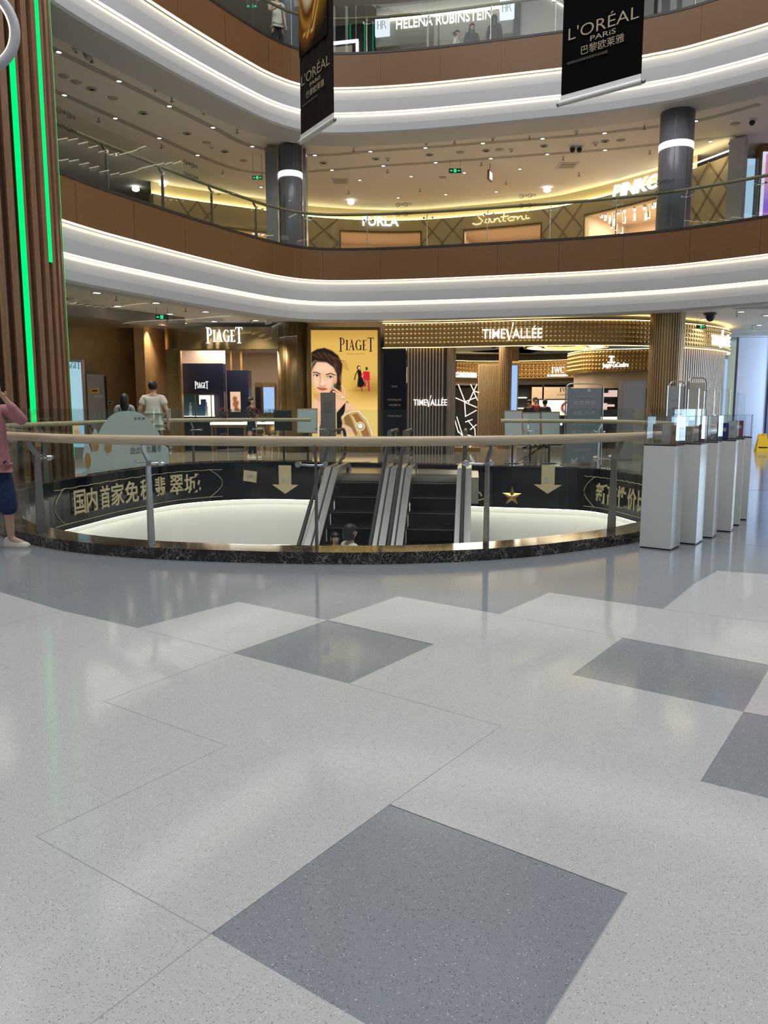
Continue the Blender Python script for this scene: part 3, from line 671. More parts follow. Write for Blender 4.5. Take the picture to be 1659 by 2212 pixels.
# local frame of an escalator: x across, -y down the run (towards the viewer), z up
def ez(u): return 0.0 if u < 0.25 else -(u - 0.25) * SL
def escalator(cx, words):
    base = EO + ER * cx; t = thing('escalator', words, 'escalator', base, E_ROT)
    END = 8.5
    st = MB()
    k = 0; u = 0.0
    first = None
    while u < 7.5:
        z = ez(u + 0.4); mb = MB(); mb.box((0, -(u + 0.2), z - 0.02), (0.84, 0.405, 0.04)); mb.box((0, -(u + 0.385), z - 0.14), (0.84, 0.03, 0.22))
        for g in range(14): mb.box((-0.39 + g * 0.06, -(u + 0.2), z + 0.004), (0.028, 0.40, 0.012))
        mb.box((0, -(u + 0.395), z + 0.003), (0.84, 0.012, 0.01), mi=1)
        mb.build('step', [M['step'], M['steel_dark']], t); u += 0.4
    MB().box((0, 1.0, 0.004), (0.95, 2.0, 0.008)).build('floor_plate', M['steel'], t)
    gr = MB()
    for k in range(16): gr.box((0, 0.06 + k * 0.035, 0.012), (0.95, 0.012, 0.01))
    gr.build('comb_plate', M['steel_dark'], t)
    def ramp(mb, x0, x1, zlo, zhi, u0, u1, mi=0):
        us = [u0, 0.25, u1] if u0 < 0.25 else [u0, u1]
        for a, b in zip(us, us[1:]):
            mb.hexa([(x0, -b, ez(b) + zlo), (x1, -b, ez(b) + zlo), (x1, -a, ez(a) + zlo), (x0, -a, ez(a) + zlo)], [(x0, -b, ez(b) + zhi), (x1, -b, ez(b) + zhi), (x1, -a, ez(a) + zhi), (x0, -a, ez(a) + zhi)], mi)
    for s in (-1, 1):
        X = lambda a, b: (min(s * a, s * b), max(s * a, s * b))
        mb = MB(); ramp(mb, *X(0.43, 0.445), -0.25, 0.20, -0.6, END); mb.build('skirt', M['steel'], t)
        mb = MB(); ramp(mb, *X(0.445, 0.545), 0.12, 0.205, -1.0, END); ramp(mb, *X(0.585, 0.70), 0.12, 0.205, -1.0, END)
        mb.hexa([(X(.43, .70)[0], 1.0, 0), (X(.43, .70)[1], 1.0, 0), (X(.43, .70)[1], 1.32, 0), (X(.43, .70)[0], 1.32, 0)], [(X(.43, .70)[0], 1.0, .205), (X(.43, .70)[1], 1.0, .205), (X(.43, .70)[1], 1.20, .16), (X(.43, .70)[0], 1.20, .16)])
        mb.build('deck', M['steel'], t)
        mb = MB(); ramp(mb, *X(0.545, 0.585), 0.10, 0.18, -1.0, END); mb.build('brush_gap', M['black'], t)
        mb = MB(); ramp(mb, *X(0.69, 0.70), -1.1, 0.12, -1.0, END); mb.build('cladding', M['white'], t)
        # glass side panel and black handrail with rounded newel
        mb = MB(); ramp(mb, *X(0.558, 0.572), 0.19, 0.86, -0.9, END); mb.build('side_panel', M['glass_clear'], t)
        zt, zb_, c = 0.90, 0.30, -1.0
        path = [(s * 0.565, -u_, ez(u_) + zt) for u_ in (END, 4, 2, 1, 0.6)] + [(s * 0.565, -u_, ez(max(u_ - .1, 0)) + zt) for u_ in (0.35, 0.2)] + [(s * 0.565, -u_, zt) for u_ in (0, -0.5, -0.9)]
        for a in range(0, 181, 15):
            r = (zt - zb_) / 2; path.append((s * 0.565, 1.02 + 0.30 * math.sin(math.radians(a)), zt - r + r * math.cos(math.radians(a))))
        path += [(s * 0.565, 0.75, zb_ - .02), (s * 0.565, 0.6, 0.2)]
        MB().tube(path, 0.036, 10, ry=0.03).build('handrail', M['rubber'], t)
    return t
escalator(-0.71, 'escalator on the left of the pair, carrying a woman and a child')
escalator(0.71, 'empty escalator on the right of the pair')
# floor tongue that carries the landing
struct(MB().slab([tuple((EO + ER * a - EA * b)[:2]) for a, b in ((-1.55, 0.0), (1.55, 0.0), (1.55, 3.6), (-1.55, 3.6))], -0.5, -0.002), 'floor', M['floor_beige'])
struct(MB().slab([tuple((EO + ER * a - EA * b)[:2]) for a, b in ((-1.55, 0.05), (1.55, 0.05), (1.55, 3.0), (-1.55, 3.0))], -0.002, 0.004), 'floor', M['steel'])

# ================================================================== GROUND-FLOOR SHOPFRONTS
# ---- gold shopfront on the left
ZC = 3.84
A = ony(383, 705, 23.4); Bp = ony(600, 705, 23.3)
t = thing('shopfront_fascia', 'gold mesh fascia over the wide opening left of the bronze column', 'shopfront', (A.x, A.y, 0))
zf0, zf1 = 3.07, 3.72
MB().box(((Bp.x - A.x) / 2, 0.12, (zf0 + zf1) / 2), (Bp.x - A.x, 0.24, zf1 - zf0)).build('fascia_panel', M['mesh_gold'], t)
MB().lathe([(0.50, zf0), (0.50, zf1)], (0, 0.50, 0), 20, 0, PI, 1.5 * PI).build('rounded_end', M['bronze'], t)
MB().lathe([(0.48, 0.0), (0.48, zf0)], (0.02, 0.52, 0), 20, 0, PI, 1.45 * PI).build('curved_jamb', M['bronze'], t)
MB().box((0.03, 0.1, zf0 / 2), (0.06, 0.2, zf0)).build('jamb', M['gold_dark'], t)
MB().box((-0.19, 0.06, zf0 / 2), (0.36, 0.04, zf0)).build('mesh_panel', M['mesh_gold'], t)
MB().box(((Bp.x - A.x) / 2, 0.13, zf0 - 0.015), (Bp.x - A.x, 0.22, 0.03)).build('lintel', M['gold_dark'], t)
a, b = ony(446, 742, 23.3), ony(524, 742, 23.25)
sign('store_sign', 'white illuminated serif letters on the gold mesh fascia', serif('PIAGET'), (a.x, a.y - .05, a.z), (b.x, b.y - .05, b.z), ony(480, 707, 23.3).z - a.z, M['sign_white'], 0.07)
# interior
fx0, fx1 = A.x - 0.4, CC[0]
struct(MB().box(((fx0 + fx1) / 2 + .35, 26.2, 3.35), (fx1 - fx0 + .7, 5.2, 0.06)), 'ceiling', M['white'])
struct(MB().box(((fx0 + fx1) / 2 + 0.3, 29.0, 1.7), (fx1 - fx0 + 3.4, 0.1, 3.4)), 'wall_shop', M['beige'])
struct(MB().box((CC[0] + 0.9, 26.4, 1.7), (0.1, 5.2, 3.4)), 'wall_shop', M['beige'])
struct(MB().box((fx0 - 0.05, 26.4, 1.7), (0.1, 5.0, 3.4)), 'wall_shop', M['cream'])
area('shop_lamp', (-4.7, 25.2, 3.28), (0, 0, 0), 2.4, 2.0, 150, (1, 0.86, 0.72))
pa, pb = ony(385, 800, 25.0), ony(482, 800, 25.0)
t = thing('display_wall', 'black display wall with cream top and a lit showcase in the gold shop', 'display', (pa.x, 25.0, 0))
wd = pb.x - pa.x; zk = ony(430, 785, 25.0).z
MB().box((wd / 2, 0.2, zk / 2), (wd, 0.4, zk)).build('black_panel', M['navy'], t)
MB().box((wd / 2, 0.2, (zk + 3.3) / 2), (wd, 0.38, 3.3 - zk)).build('cream_panel', M['cream'], t)
q0, q1 = ony(421, 840, 24.98), ony(450, 840, 24.98)
sign('store_sign', 'small white serif letters on the black display wall inside the gold shop', serif('PIAGET'), (q0.x, 24.97, q0.z), (q1.x, 24.97, q1.z), 16 / 1663 * 25, M['sign_white'], 0.03)
q0, q1 = ony(388, 900, 24.2), ony(457, 852, 24.2)
t = thing('showcase', 'lit glass jewellery showcase on a navy plinth before the black display wall', 'showcase', (q0.x, 24.2, 0))
wd = q1.x - q0.x; za, zb = q0.z, q1.z
MB().box((wd / 2, 0.2, za / 2), (wd, 0.5, za)).build('plinth', M['navy'], t)
MB().box((wd / 2, 0.2, za + 0.01), (wd, 0.5, 0.02)).build('lit_base', M['case_lit'], t)
mb = MB()
for x in (0.01, wd * .5, wd - 0.01):
    for y in (-0.04, 0.44): mb.box((x, y, (za + zb) / 2), (0.025, 0.025, zb - za))
mb.box((wd / 2, 0.2, zb), (wd, 0.5, 0.03)); mb.build('frame', M['bronze'], t)
MB().box((wd * .75, 0.42, (za + zb) / 2), (wd * .46, 0.02, zb - za - .05)).build('lit_back', M['case_lit'], t)
MB().box((wd * .25, 0.42, (za + zb) / 2), (wd * .46, 0.02, zb - za - .05)).build('blue_back', mat('teal', (0.04, 0.13, 0.18), 0.4), t)
MB().box((wd * .68, 0.30, za + 0.28), (0.16, 0.1, 0.52)).box((wd * .60, 0.34, za + 0.20), (0.12, 0.1, 0.36)).build('blue_block', mat('blue_block', (0.03, 0.12, 0.26), 0.4), t)
for x in (wd * .30, wd * .80): MB().lathe([(0.0, 0.02), (0.05, 0.02), (0.035, 0.2), (0.05, 0.3), (0.02, 0.36), (0.035, 0.42), (0, 0.46)], (x, 0.15, za), 10).build('jewellery_bust', M['white'], t)
q0, q1 = ony(489, 800, 25.6), ony(536, 800, 25.6)
t = thing('display_pillar', 'black square pillar with a framed bear picture inside the gold shop', 'pillar', (q0.x, 25.6, 0))
MB().box(((q1.x - q0.x) / 2, 0.3, q0.z / 2), (q1.x - q0.x, 0.6, q0.z)).build('pillar_body', M['navy'], t)
def bear(U, V):
    c = Canvas(U, V, 100, 200); c.c[:] = srgb(225, 190, 165)
    for e in ((45, 70, 22, 26), (50, 120, 26, 36), (58, 170, 22, 26), (70, 110, 12, 20)): c.ell(*e, srgb(150, 95, 55), 5)
    return c.c
w2, h2 = 22 / 1663 * 25.5, 43 / 1663 * 25.5; q2 = ony(497, 890, 25.5)
picture('picture', w2, h2, 16, 30, bear, paint('bear_print', 0.9), t, (q2.x - q0.x, -0.012, q2.z))
# desks and chairs
def desk(x, y, w_, label):
    t = thing('display_desk', label, 'desk', (x, y, 0))
    MB().box((0, 0, 0.86), (w_, 0.6, 0.08)).build('glass_top', M['case_lit'], t)
    MB().box((0, 0, 0.78), (w_, 0.58, 0.09)).build('drawer_frame', M['bronze'], t)
    for sx in (-1, 1):
        for sy in (-1, 1): MB().box((sx * (w_ / 2 - 0.05), sy * 0.25, 0.37), (0.045, 0.045, 0.74)).build('leg', M['gold_dark'], t)
desk(ony(495, 910, 23.9).x, 24.0, 1.1, 'jewellery desk with lit top beside the glass showcase'); desk(ony(560, 910, 24.6).x, 24.8, 1.0, 'jewellery desk with lit top behind the woman in black')
def chair(x, y, rz, label):
    t = thing('dining_chair', label, 'chair', (x, y, 0), rz, 'shop chairs by the jewellery desks')
    MB().box((0, 0, 0.46), (0.44, 0.42, 0.07)).build('seat', M['beige'], t)
    MB().lathe([(0.24, 0.48), (0.26, 0.80), (0.24, 0.80), (0.22, 0.48)], (0, 0.0, 0), 14, 0, 0.25 * PI, 0.75 * PI).build('backrest', M['bronze'], t)
    for sx in (-1, 1):
        for sy in (-1, 1): MB().tube([(sx * .19, sy * .18, 0.43), (sx * .22, sy * .21, 0.0)], 0.016, 8).build('leg', M['gold_dark'], t)
chair(ony(586, 930, 24.0).x, 24.0, 0.3, 'bronze armchair at the shop opening beside the bronze column'); chair(ony(566, 930, 25.6).x, 25.5, 2.8, 'bronze armchair behind the far jewellery desk')
for px, w_, lab, s_ in ((581, 26, 'lit portrait screen with a watch picture deep in the gold shop', M['screen_blue']), (558, 12, 'narrow dark mirror panel deep in the gold shop', M['navy'])):
    q0 = ony(px - w_ / 2, 895, 28.6); q1 = ony(px + w_ / 2, 826, 28.6); t = thing('wall_screen', lab, 'screen', (q0.x, 28.6, 0))
    MB().box(((q1.x - q0.x) / 2, 0.05, (q0.z + q1.z) / 2), (q1.x - q0.x, 0.1, q1.z - q0.z)).build('frame', M['bronze'], t)
    MB().box(((q1.x - q0.x) / 2, -0.01, (q0.z * .55 + q1.z * .45)), ((q1.x - q0.x) * .85, 0.02, (q1.z - q0.z) * .8)).build('display', s_, t)
for k, px in enumerate((500, 522)):
    q = ony(px, 800, 27.5); struct(MB().box((q.x, 27.5, 1.65), (0.07, 0.07, 3.3)), 'trim_20', M['gold_dark'])

# ---- big backlit poster
P0, P1 = ony(669, 978, 23.35), ony(822, 978, 23.35)
t = thing('light_box_poster', 'tall backlit golden poster of a woman with a bracelet, between bronze column and studded fascia', 'poster', (P0.x, 23.3, 0))
pw = P1.x - P0.x; ph = 3.70; fr = 0.085
mb = MB()
for (c, d) in (((fr / 2, 0.08, ph / 2), (fr, 0.2, ph)), ((pw - fr / 2, 0.08, ph / 2), (fr, 0.2, ph)), ((pw / 2, 0.08, ph - fr / 2), (pw - 2 * fr, 0.2, fr)), ((pw / 2, 0.08, 0.09), (pw - 2 * fr, 0.2, 0.18))): mb.box(c, d)
mb.build('frame', M['bronze'], t)
def portrait(U, V):
    c = Canvas(U, V, 640, 1220)
    g = srgb(222, 178, 88); g2 = srgb(160, 115, 45); g3 = srgb(250, 215, 130)
    c.c[:] = g
    c.mix(0.75 * (1 - sstep(np.abs(c.y - 610), 0, 190)) * sstep(c.x, 300, 520), g2); c.mix(0.6 * sstep(c.y, 640, 900), g3); c.mix(0.45 * (1 - sstep(c.y, 0, 160)), g2)
    o = lambda x, y: (x - 160, y - 210)
    P = lambda L: [o(*q) for q in L]
    sk = srgb(232, 184, 148); sh = srgb(190, 128, 92); hi = srgb(250, 215, 185); hr = srgb(34, 20, 13); hb = srgb(78, 48, 30)
    c.poly(P([(160, 1000), (200, 900), (380, 880), (470, 960), (560, 1010), (640, 1100), (600, 1300), (160, 1300)]), sk, 10)
    c.poly(P([(400, 1060), (500, 950), (520, 965), (470, 1080), (440, 1300), (400, 1300)]), srgb(14, 12, 14), 5)
    c.poly(P([(160, 440), (215, 405), (290, 392), (360, 420), (420, 470), (462, 560), (455, 640), (430, 700), (445, 770), (430, 850), (380, 900), (330, 870), (395, 700), (160, 640)]), hr, 8)
    c.poly(P([(160, 560), (200, 520), (300, 535), (370, 590), (402, 660), (408, 740), (380, 800), (330, 860), (260, 875), (215, 845), (180, 790), (160, 740)]), sk, 8)      # face
    c.poly(P([(160, 600), (190, 560), (178, 700), (195, 800), (160, 760)]), sh, 14, 0.35); c.poly(P([(330, 860), (385, 800), (404, 700), (372, 740), (345, 810)]), sh, 14, 0.6)
    c.ell(*o(280, 600), 75, 45, hi, 40, 0, 0.6); c.ell(*o(210, 740), 28, 40, hi, 25, 0, 0.5); c.ell(*o(325, 760), 32, 42, hi, 25, 0, 0.35)
    c.poly(P([(180, 860), (270, 880), (335, 858), (345, 900), (240, 960), (185, 920)]), sh, 16, 0.55)
    for ex, ey, r in ((212, 680, 6), (342, 695, 8)):
        c.ell(*o(ex, ey), 31, 13, srgb(150, 95, 68), 6, r, .8); c.ell(*o(ex, ey + 2), 25, 9, srgb(235, 215, 200), 3, r); c.ell(*o(ex + 2, ey + 1), 11, 10, srgb(48, 32, 22), 3); c.line(P([(ex - 30, ey - 2), (ex, ey - 12), (ex + 30, ey + 2)]), 6, srgb(30, 18, 12), 3)
    c.line(P([(178, 650), (205, 646), (245, 664)]), 11, hr, 4); c.line(P([(305, 672), (345, 658), (388, 676)]), 11, hr, 4)
    c.poly(P([(262, 690), (280, 700), (292, 770), (275, 792), (240, 780)]), hi, 9, 0.6); c.poly(P([(240, 690), (262, 690), (250, 775), (232, 780)]), sh, 8, 0.45); c.line(P([(238, 785), (262, 795), (292, 786)]), 6, srgb(140, 80, 56), 4)
    c.poly(P([(208, 802), (245, 803), (262, 808), (285, 806), (318, 822), (285, 838), (250, 838), (225, 824)]), srgb(188, 98, 82), 4); c.line(P([(210, 805), (255, 818), (314, 823)]), 4, srgb(110, 50, 42), 2)
    for k in range(15):        # wet hair strands
        a = k / 14; x = 170 + 250 * a; c.line(P([(x, 520 - 85 * math.sin(PI * (0.25 + .75 * a))), (x + 25 + 40 * a, 470 + 60 * a), (x + 60 + 40 * a, 500 + 130 * a)]), 5, hb if k % 3 else srgb(120, 82, 56), 3, .8)
    c.poly(P([(160, 640), (165, 560), (215, 500), (300, 505), (370, 550), (400, 620), (380, 600), (310, 545), (215, 540), (178, 600)]), hr, 8, .9)
    for k in range(6): c.line(P([(395 + 9 * k, 560 + 8 * k), (420 + 6 * k, 660), (405 + 8 * k, 760), (420 + 5 * k, 850)]), 7, hr if k % 2 else hb, 4, .9)
    # hand
    c.poly(P([(400, 880), (440, 870), (490, 880), (490, 950), (450, 1010), (400, 1070), (385, 1030), (405, 960)]), sk, 6)
    for L, w_ in (([(470, 890), (375, 815)], 24), ([(470, 900), (372, 850)], 24), ([(480, 910), (390, 875)], 24), ([(485, 900), (478, 840), (455, 790)], 24), ([(470, 930), (405, 905)], 22)): c.line(P(L), w_, sh, 3, .7); c.line(P([(x, y - 3) for x, y in L]), w_ - 7, sk, 3)
    c.line(P([(452, 905), (478, 912)]), 12, srgb(250, 235, 200), 2); c.line(P([(452, 916), (478, 922)]), 4, srgb(60, 40, 20), 2)
    c.ell(*o(388, 790), 14, 26, srgb(30, 90, 60), 5)
    c.poly(P([(490, 960), (540, 975), (585, 1030), (560, 1060), (480, 1070)]), sk, 8)
    # bracelet, a broad engraved band
    c.poly(P([(445, 1110), (500, 1060), (590, 1045), (640, 1060), (700, 1140), (745, 1240), (765, 1320), (700, 1350), (640, 1345), (600, 1330), (560, 1230), (470, 1200), (450, 1160)]), srgb(214, 168, 104), 5)
    c.poly(P([(470, 1120), (520, 1085), (550, 1150), (600, 1290), (590, 1330), (540, 1230), (480, 1190)]), srgb(120, 78, 40), 8, .8); c.line(P([(455, 1130), (480, 1090), (560, 1055), (620, 1055)]), 14, srgb(250, 225, 175), 5)
    c.poly(P([(545, 1090), (600, 1075), (690, 1200), (725, 1330), (650, 1335), (600, 1200)]), srgb(170, 118, 62), 5)
    for k in range(22): x = 560 + 6 * k; y = 1095 + 11 * k; c.line(P([(x - 4, y + 12), (x + 52, y - 14)]), 3, srgb(92, 58, 28), 2, .8)
    c.line(P([(620, 1060), (690, 1140), (735, 1250), (752, 1325)]), 14, srgb(248, 228, 190), 4); c.line(P([(555, 1110), (600, 1200), (650, 1335)]), 9, srgb(246, 218, 160), 4)
    c.ell(*o(630, 1215), 46, 48, srgb(240, 214, 160), 4); c.ell(*o(630, 1215), 34, 36, srgb(150, 105, 60), 4); c.ell(*o(630, 1212), 26, 28, srgb(245, 240, 232), 5)
    c.poly(P([(500, 1395), (640, 1360), (760, 1395), (740, 1430), (500, 1430)]), srgb(232, 200, 160), 6)
    # two dancers
    c.ell(*o(650, 835), 90, 14, g2, 14, 0, .8)
    c.poly(P([(603, 625), (640, 625), (650, 700), (690, 790), (640, 805), (600, 800), (612, 700)]), srgb(16, 12, 12), 3); c.ell(*o(618, 600), 18, 26, srgb(24, 14, 10), 3); c.ell(*o(622, 600), 10, 14, srgb(240, 205, 180), 3)
    c.line(P([(602, 635), (585, 680), (576, 722)]), 10, srgb(16, 12, 12), 2); c.line(P([(610, 790), (590, 810)]), 9, srgb(160, 80, 60), 2); c.line(P([(640, 800), (650, 845)]), 9, srgb(110, 50, 40), 2)
    c.poly(P([(668, 635), (722, 638), (728, 730), (700, 730), (655, 720)]), srgb(205, 30, 48), 3); c.ell(*o(694, 608), 12, 18, srgb(64, 36, 28), 3)
    c.line(P([(675, 700), (712, 745), (716, 840)]), 18, srgb(190, 40, 70), 2); c.line(P([(670, 720), (690, 760), (655, 800)]), 12, srgb(190, 40, 70), 2); c.line(P([(668, 640), (640, 690)]), 9, srgb(205, 30, 48), 2)
    return c.c
iw, ih = pw - 2 * fr, ph - fr - 0.18
picture('poster_print', iw, ih, 150, 286, portrait, paint('poster_print', 1.0), t, (fr, 0.0, 0.18))
kx, kz = iw / 640, ih / 1220
flat_text(serif('PIAGET', 0.06), M['black'], 'lettering', t, fr + (430 - 160) * kx, 0.18 + (1430 - 432) * kz, 335 * kx, 145 * kz)
flat_text(glyphs('POSSESSION COLLECTION'), M['bronze'], 'caption', t, fr + (498 - 160) * kx, 0.18 + (1430 - 460) * kz, 178 * kx, 9 * kz)

# ---- studded gold fascia of the watch shop (a wavy plan curve)
FX = [onz(px, py, 3.72) for px, py in ((826, 698), (890, 697), (960, 696), (1068, 692.8), (1177, 690.6), (1320, 690.2), (1403, 692), (1474, 697), (1543, 704.5), (1578, 714))]
FC = Curve([(p.x, p.y) for p in FX] + [(FX[-1].x + 0.25, FX[-1].y + 1.2), (FX[-1].x - 0.1, FX[-1].y + 2.6)], 0.12)
ZF0, ZF1 = 3.09, 3.70
def studded(t, cv, z0, z1, q0, q1, pitch=0.118, rows=5, flip=-1):
    cv.sweep([(0, z0), (0, z1), (0.18, z1), (0.18, z0)], q0=q0, q1=q1, loop=True).build('fascia_panel', M['gold_dark'], t)
    mb = MB(); n = int((q1 - q0) / pitch); rp = (z1 - z0) / rows
    for i in range(n):
        q = q0 + (i + 0.5) * pitch; n_ = cv.at(q, flip) - cv.at(q, 0); tn = Vector((-n_.y, n_.x, 0))
        for r in range(rows):
            c = cv.at(q, 0, z0 + (r + 0.5) * rp); R = pitch * 0.45; D = R * 0.62
            ring = lambda rad, d: [c + tn * (rad * math.cos(a)) + Vector((0, 0, rad * math.sin(a))) + n_ * d for a in [2 * PI * k / 8 for k in range(8)]]
            vs = ring(R, 0) + ring(R * .78, D * .6) + [c + n_ * D]
            mb.add(vs, [(k, (k + 1) % 8, (k + 1) % 8 + 8, k + 8) for k in range(8)] + [(k + 8, (k + 1) % 8 + 8, 16) for k in range(8)], smooth=True)
    mb.build('stud', M['gold'], t)['kind'] = 'stuff'
    cv.sweep([(-0.04, z0 - 0.05), (-0.04, z0), (0.22, z0), (0.22, z0 - 0.05)], q0=q0, q1=q1, loop=True).build('lower_edge', M['bronze'], t)
    return t
t = thing('studded_fascia', 'long curved gold studded fascia of the watch shop under the white soffit', 'shopfront', (0, 0, 0))
studded(t, FC, ZF0, ZF1, 0.05, FC.L - 0.1)
FC.sweep([(0.02, ZF1 + 0.01), (0.10, ZF1 + 0.01), (0.10, ZF1 + 0.02), (0.02, ZF1 + 0.02)], loop=True).build('cove_light', M['cove_warm'], t)
FC.sweep([(-0.03, ZF0 - 0.06), (0.03, ZF0 - 0.06), (0.03, ZF0 - 0.065), (-0.03, ZF0 - 0.065)], loop=True).build('edge_light', M['cove_warm'], t)
fq = lambda px, py=740, off=0.0: FC.s_px(px, py, 0, FC.L - 1.5, off=off)
# curved lettering: each letter follows the fascia
def curved_sign(name, label, G, cv, q0, q1, off, z0, height, m, depth=0.05):
    xs = [v[0] for _, vs, _ in G for v in vs]; ys = [v[1] for _, vs, _ in G for v in vs]; sx = (q1 - q0) / (max(xs) - min(xs)); sy = height / (max(ys) - min(ys))
    mid = cv.at((q0 + q1) / 2, off, z0); t = thing(name, label, 'sign', mid)
    for ch, vs, fs in G:
        lx = (min(v[0] for v in vs) + max(v[0] for v in vs)) / 2; q = q0 + (lx - min(xs)) * sx; p = cv.at(q, off, z0); mb = MB()
        solid(vs, fs, sx, sy, lx, min(ys), depth, mb); o = mb.build('letter', m, t, (p.x - mid.x, p.y - mid.y, 0)); o.rotation_euler = (0, 0, cv.rot(q))
    return t
def timev():
    G = glyphs('TIME', 0.006) ; out = [(c, vs, fs) for c, vs, fs in G]; x = max(v[0] for _, vs, _ in out for v in vs) + 0.03
    k = 1.5; V = [(x + .0, .62), (x + .16, .62), (x + .30, -.08), (x + .24, -.14), (x + .27, .05), (x + .37, .02), (x + .60, 1.08), (x + .70, 1.08), (x + .42, -.14), (x + .24, -.14)]
    vs = [(x, .66), (x + .17, .66), (x + .25, -.16), (x + .36, -.16), (x + .60, 1.10), (x + .72, 1.14), (x + .37, .12), (x + .33, .12)]
    out.append(('V', vs, [(1, 0, 2, 7), (7, 2, 3, 6), (6, 3, 5, 4)][0:1] + [(7, 2, 3, 6), (6, 3, 4, 5)])); x += 0.60
    for c, v2, f in glyphs('ALLÉE', 0.012): out.append((c, [(a + x, b) for a, b in v2], f))
    return out
TV = timev()
zb = FC.at(fq(1105), 0); z1 = ony(1105, 736, zb.y).z; h1 = ony(1105, 697, zb.y).z - z1
curved_sign('store_sign', 'big white illuminated letters on the long studded fascia', TV, FC, fq(1041), fq(1171), -0.12, z1, h1, M['sign_white'], 0.06)
zb = FC.at(fq(1550), 0); z1 = ony(1550, 752, zb.y).z; h1 = ony(1550, 712, zb.y).z - z1
curved_sign('store_sign', 'white illuminated letters on the fascia end right of the fluted column', TV, FC, fq(1531), fq(1569), -0.12, z1, h1, M['sign_white'], 0.06)
# black directory panel and ribbed walls
q0, q1 = fq(826, 860, 0.2), fq(878, 860, 0.2); zp = 3.04
t = thing('directory_panel', 'tall black glass directory panel beside the ribbed wall', 'panel', FC.at(q0, 0.2), FC.rot((q0 + q1) / 2))
wd = q1 - q0; MB().box((wd / 2, 0.05, zp / 2), (wd, 0.1, zp)).build('glass_face', M['black_gloss'], t)
for txt, y, wf in (('IWC', 838, .25), ('MONTBLANC', 866, .62), ('PANERAI', 877, .5), ('PIAGET', 826, .4), ('ROGER DUBUIS', 900, .6), ('A. LANGE', 797, .4), ('CARTIER', 822, .4)):
    if txt in ('PIAGET', 'CARTIER', 'A. LANGE'): continue
    z = ony(850, y, 23.1).z; flat_text(glyphs(txt), M['banner_text'], 'lettering', t, wd * (0.5 - wf / 2), z, wd * wf, 0.055)
def ribbed(name, label, q0, q1, off, z1, pitch, m, back):
    t = thing(name, label, 'wall panel', FC.at(q0, off)); o = Vector(FC.at(q0, off))
    mb = FC.sweep([(off + .03, 0.0), (off + .03, z1), (off + .1, z1), (off + .1, 0)], q0=q0, q1=q1, loop=True); mb.v = [(x - o.x, y - o.y, z) for x, y, z in mb.v]; mb.build('backing', back, t)
    mb = MB(); n = int((q1 - q0) / pitch)
    for i in range(n):
        q = q0 + (i + .5) * pitch; p = FC.at(q, off); mb.box((p.x - o.x, p.y - o.y, z1 / 2), (pitch * .58, 0.09, z1), FC.rot(q))
    mb.build('rib', m, t); return t
ribbed('ribbed_wall', 'brown ribbed wall carrying a white shop sign, right of the directory panel', fq(880, 860, .15), fq(962, 860, .15), 0.15, 3.04, 0.088, M['rib'], M['black'])
p = FC.at(fq(968, 860, .2), 0.42); t = thing('ribbed_column', 'rounded ribbed end of the brown wall at the shop entrance', 'column', (p.x, p.y, 0))
MB().lathe([(0.17, 0), (0.17, 3.05)], seg=20).build('core', M['rib'], t); mb = MB()
for k in range(16): mb.box((0.17 * math.cos(k * PI / 8), 0.17 * math.sin(k * PI / 8), 1.52), (0.03, 0.03, 3.04), k * PI / 8)
mb.build('rib', M['rib'], t)
a, b = fq(892, 860, 0.05), fq(965, 860, 0.05); pa_, pb_ = FC.at(a, 0.03), FC.at(b, 0.03); z0 = ony(929, 879, pa_.y).z
sign('store_sign', 'white illuminated letters at eye level on the brown ribbed wall', TV, (pa_.x, pa_.y, z0), (pb_.x, pb_.y, z0), 24 / 1663 * 22.8, M['sign_white'], 0.06)
ribbed('ribbed_wall', 'dark ribbed wall right of the gold fluted column', fq(1470, 860, .15), fq(1556, 860, .15), 0.15, 3.04, 0.105, M['rib'], M['black'])
q = fq(1562, 860, 0.1); p = FC.at(q, 0.1); t = thing('wall_screen', 'tall blue lit advertising screen at the end of the dark ribbed wall', 'screen', (p.x, p.y, 0), FC.rot(q) - 0.2)
MB().box((0.14, 0.06, 1.5), (0.34, 0.1, 3.0)).build('frame', M['black'], t); MB().box((0.13, 0.0, 1.55), (0.26, 0.02, 2.6)).build('display', M['screen_blue'], t)

# ---- inside the watch shop
def pt(px, py, Y): return ony(px, py, Y)
struct(FC.sweep([(0.3, 3.45), (9.2, 3.45)], q0=0.2, q1=FC.L - 3.4), 'ceiling', M['white'])
struct(FC.sweep([(0.25, ZF0 - 0.02), (0.3, 3.45)], q0=0.2, q1=FC.L - 3.4), 'trim_21', M['white'])
IX = [(1.3, 27.6), (2.2, 29.6), (3.6, 30.6), (5.4, 30.5), (7.2, 29.6), (8.4, 28.6), (9.2, 27.4)]
IC = Curve([(0.9, 26.4)] + IX + [(9.6, 25.6)], 0.2)
struct(IC.sweep([(0.9, 0.0), (0.9, 3.45)]), 'wall_shop', M['dark'])
struct(IC.sweep([(0.55, 2.22), (0.55, 2.78), (0.9, 2.78)]), 'wall_shop', M['beige'])
iz0, iz1 = ony(1200, 815, 30.4).z, ony(1200, 783, 30.4).z
t = thing('studded_fascia', 'inner gold studded ring fascia deep inside the watch shop', 'shopfront', (0, 0, 0))
ia, ib = IC.s_px(986, 800, 0, IC.L * .5), IC.s_px(1400, 790, IC.L * .4, IC.L)
studded(t, IC, iz0, iz1 + .02, ia, ib, 0.15, 4)
IC.sweep([(0.0, iz1 + 0.06), (0.06, iz1 + 0.06), (0.06, iz1 + 0.07), (0.0, iz1 + 0.07)], q0=ia, q1=ib, loop=True).build('cove_light', M['cove_warm'], t)
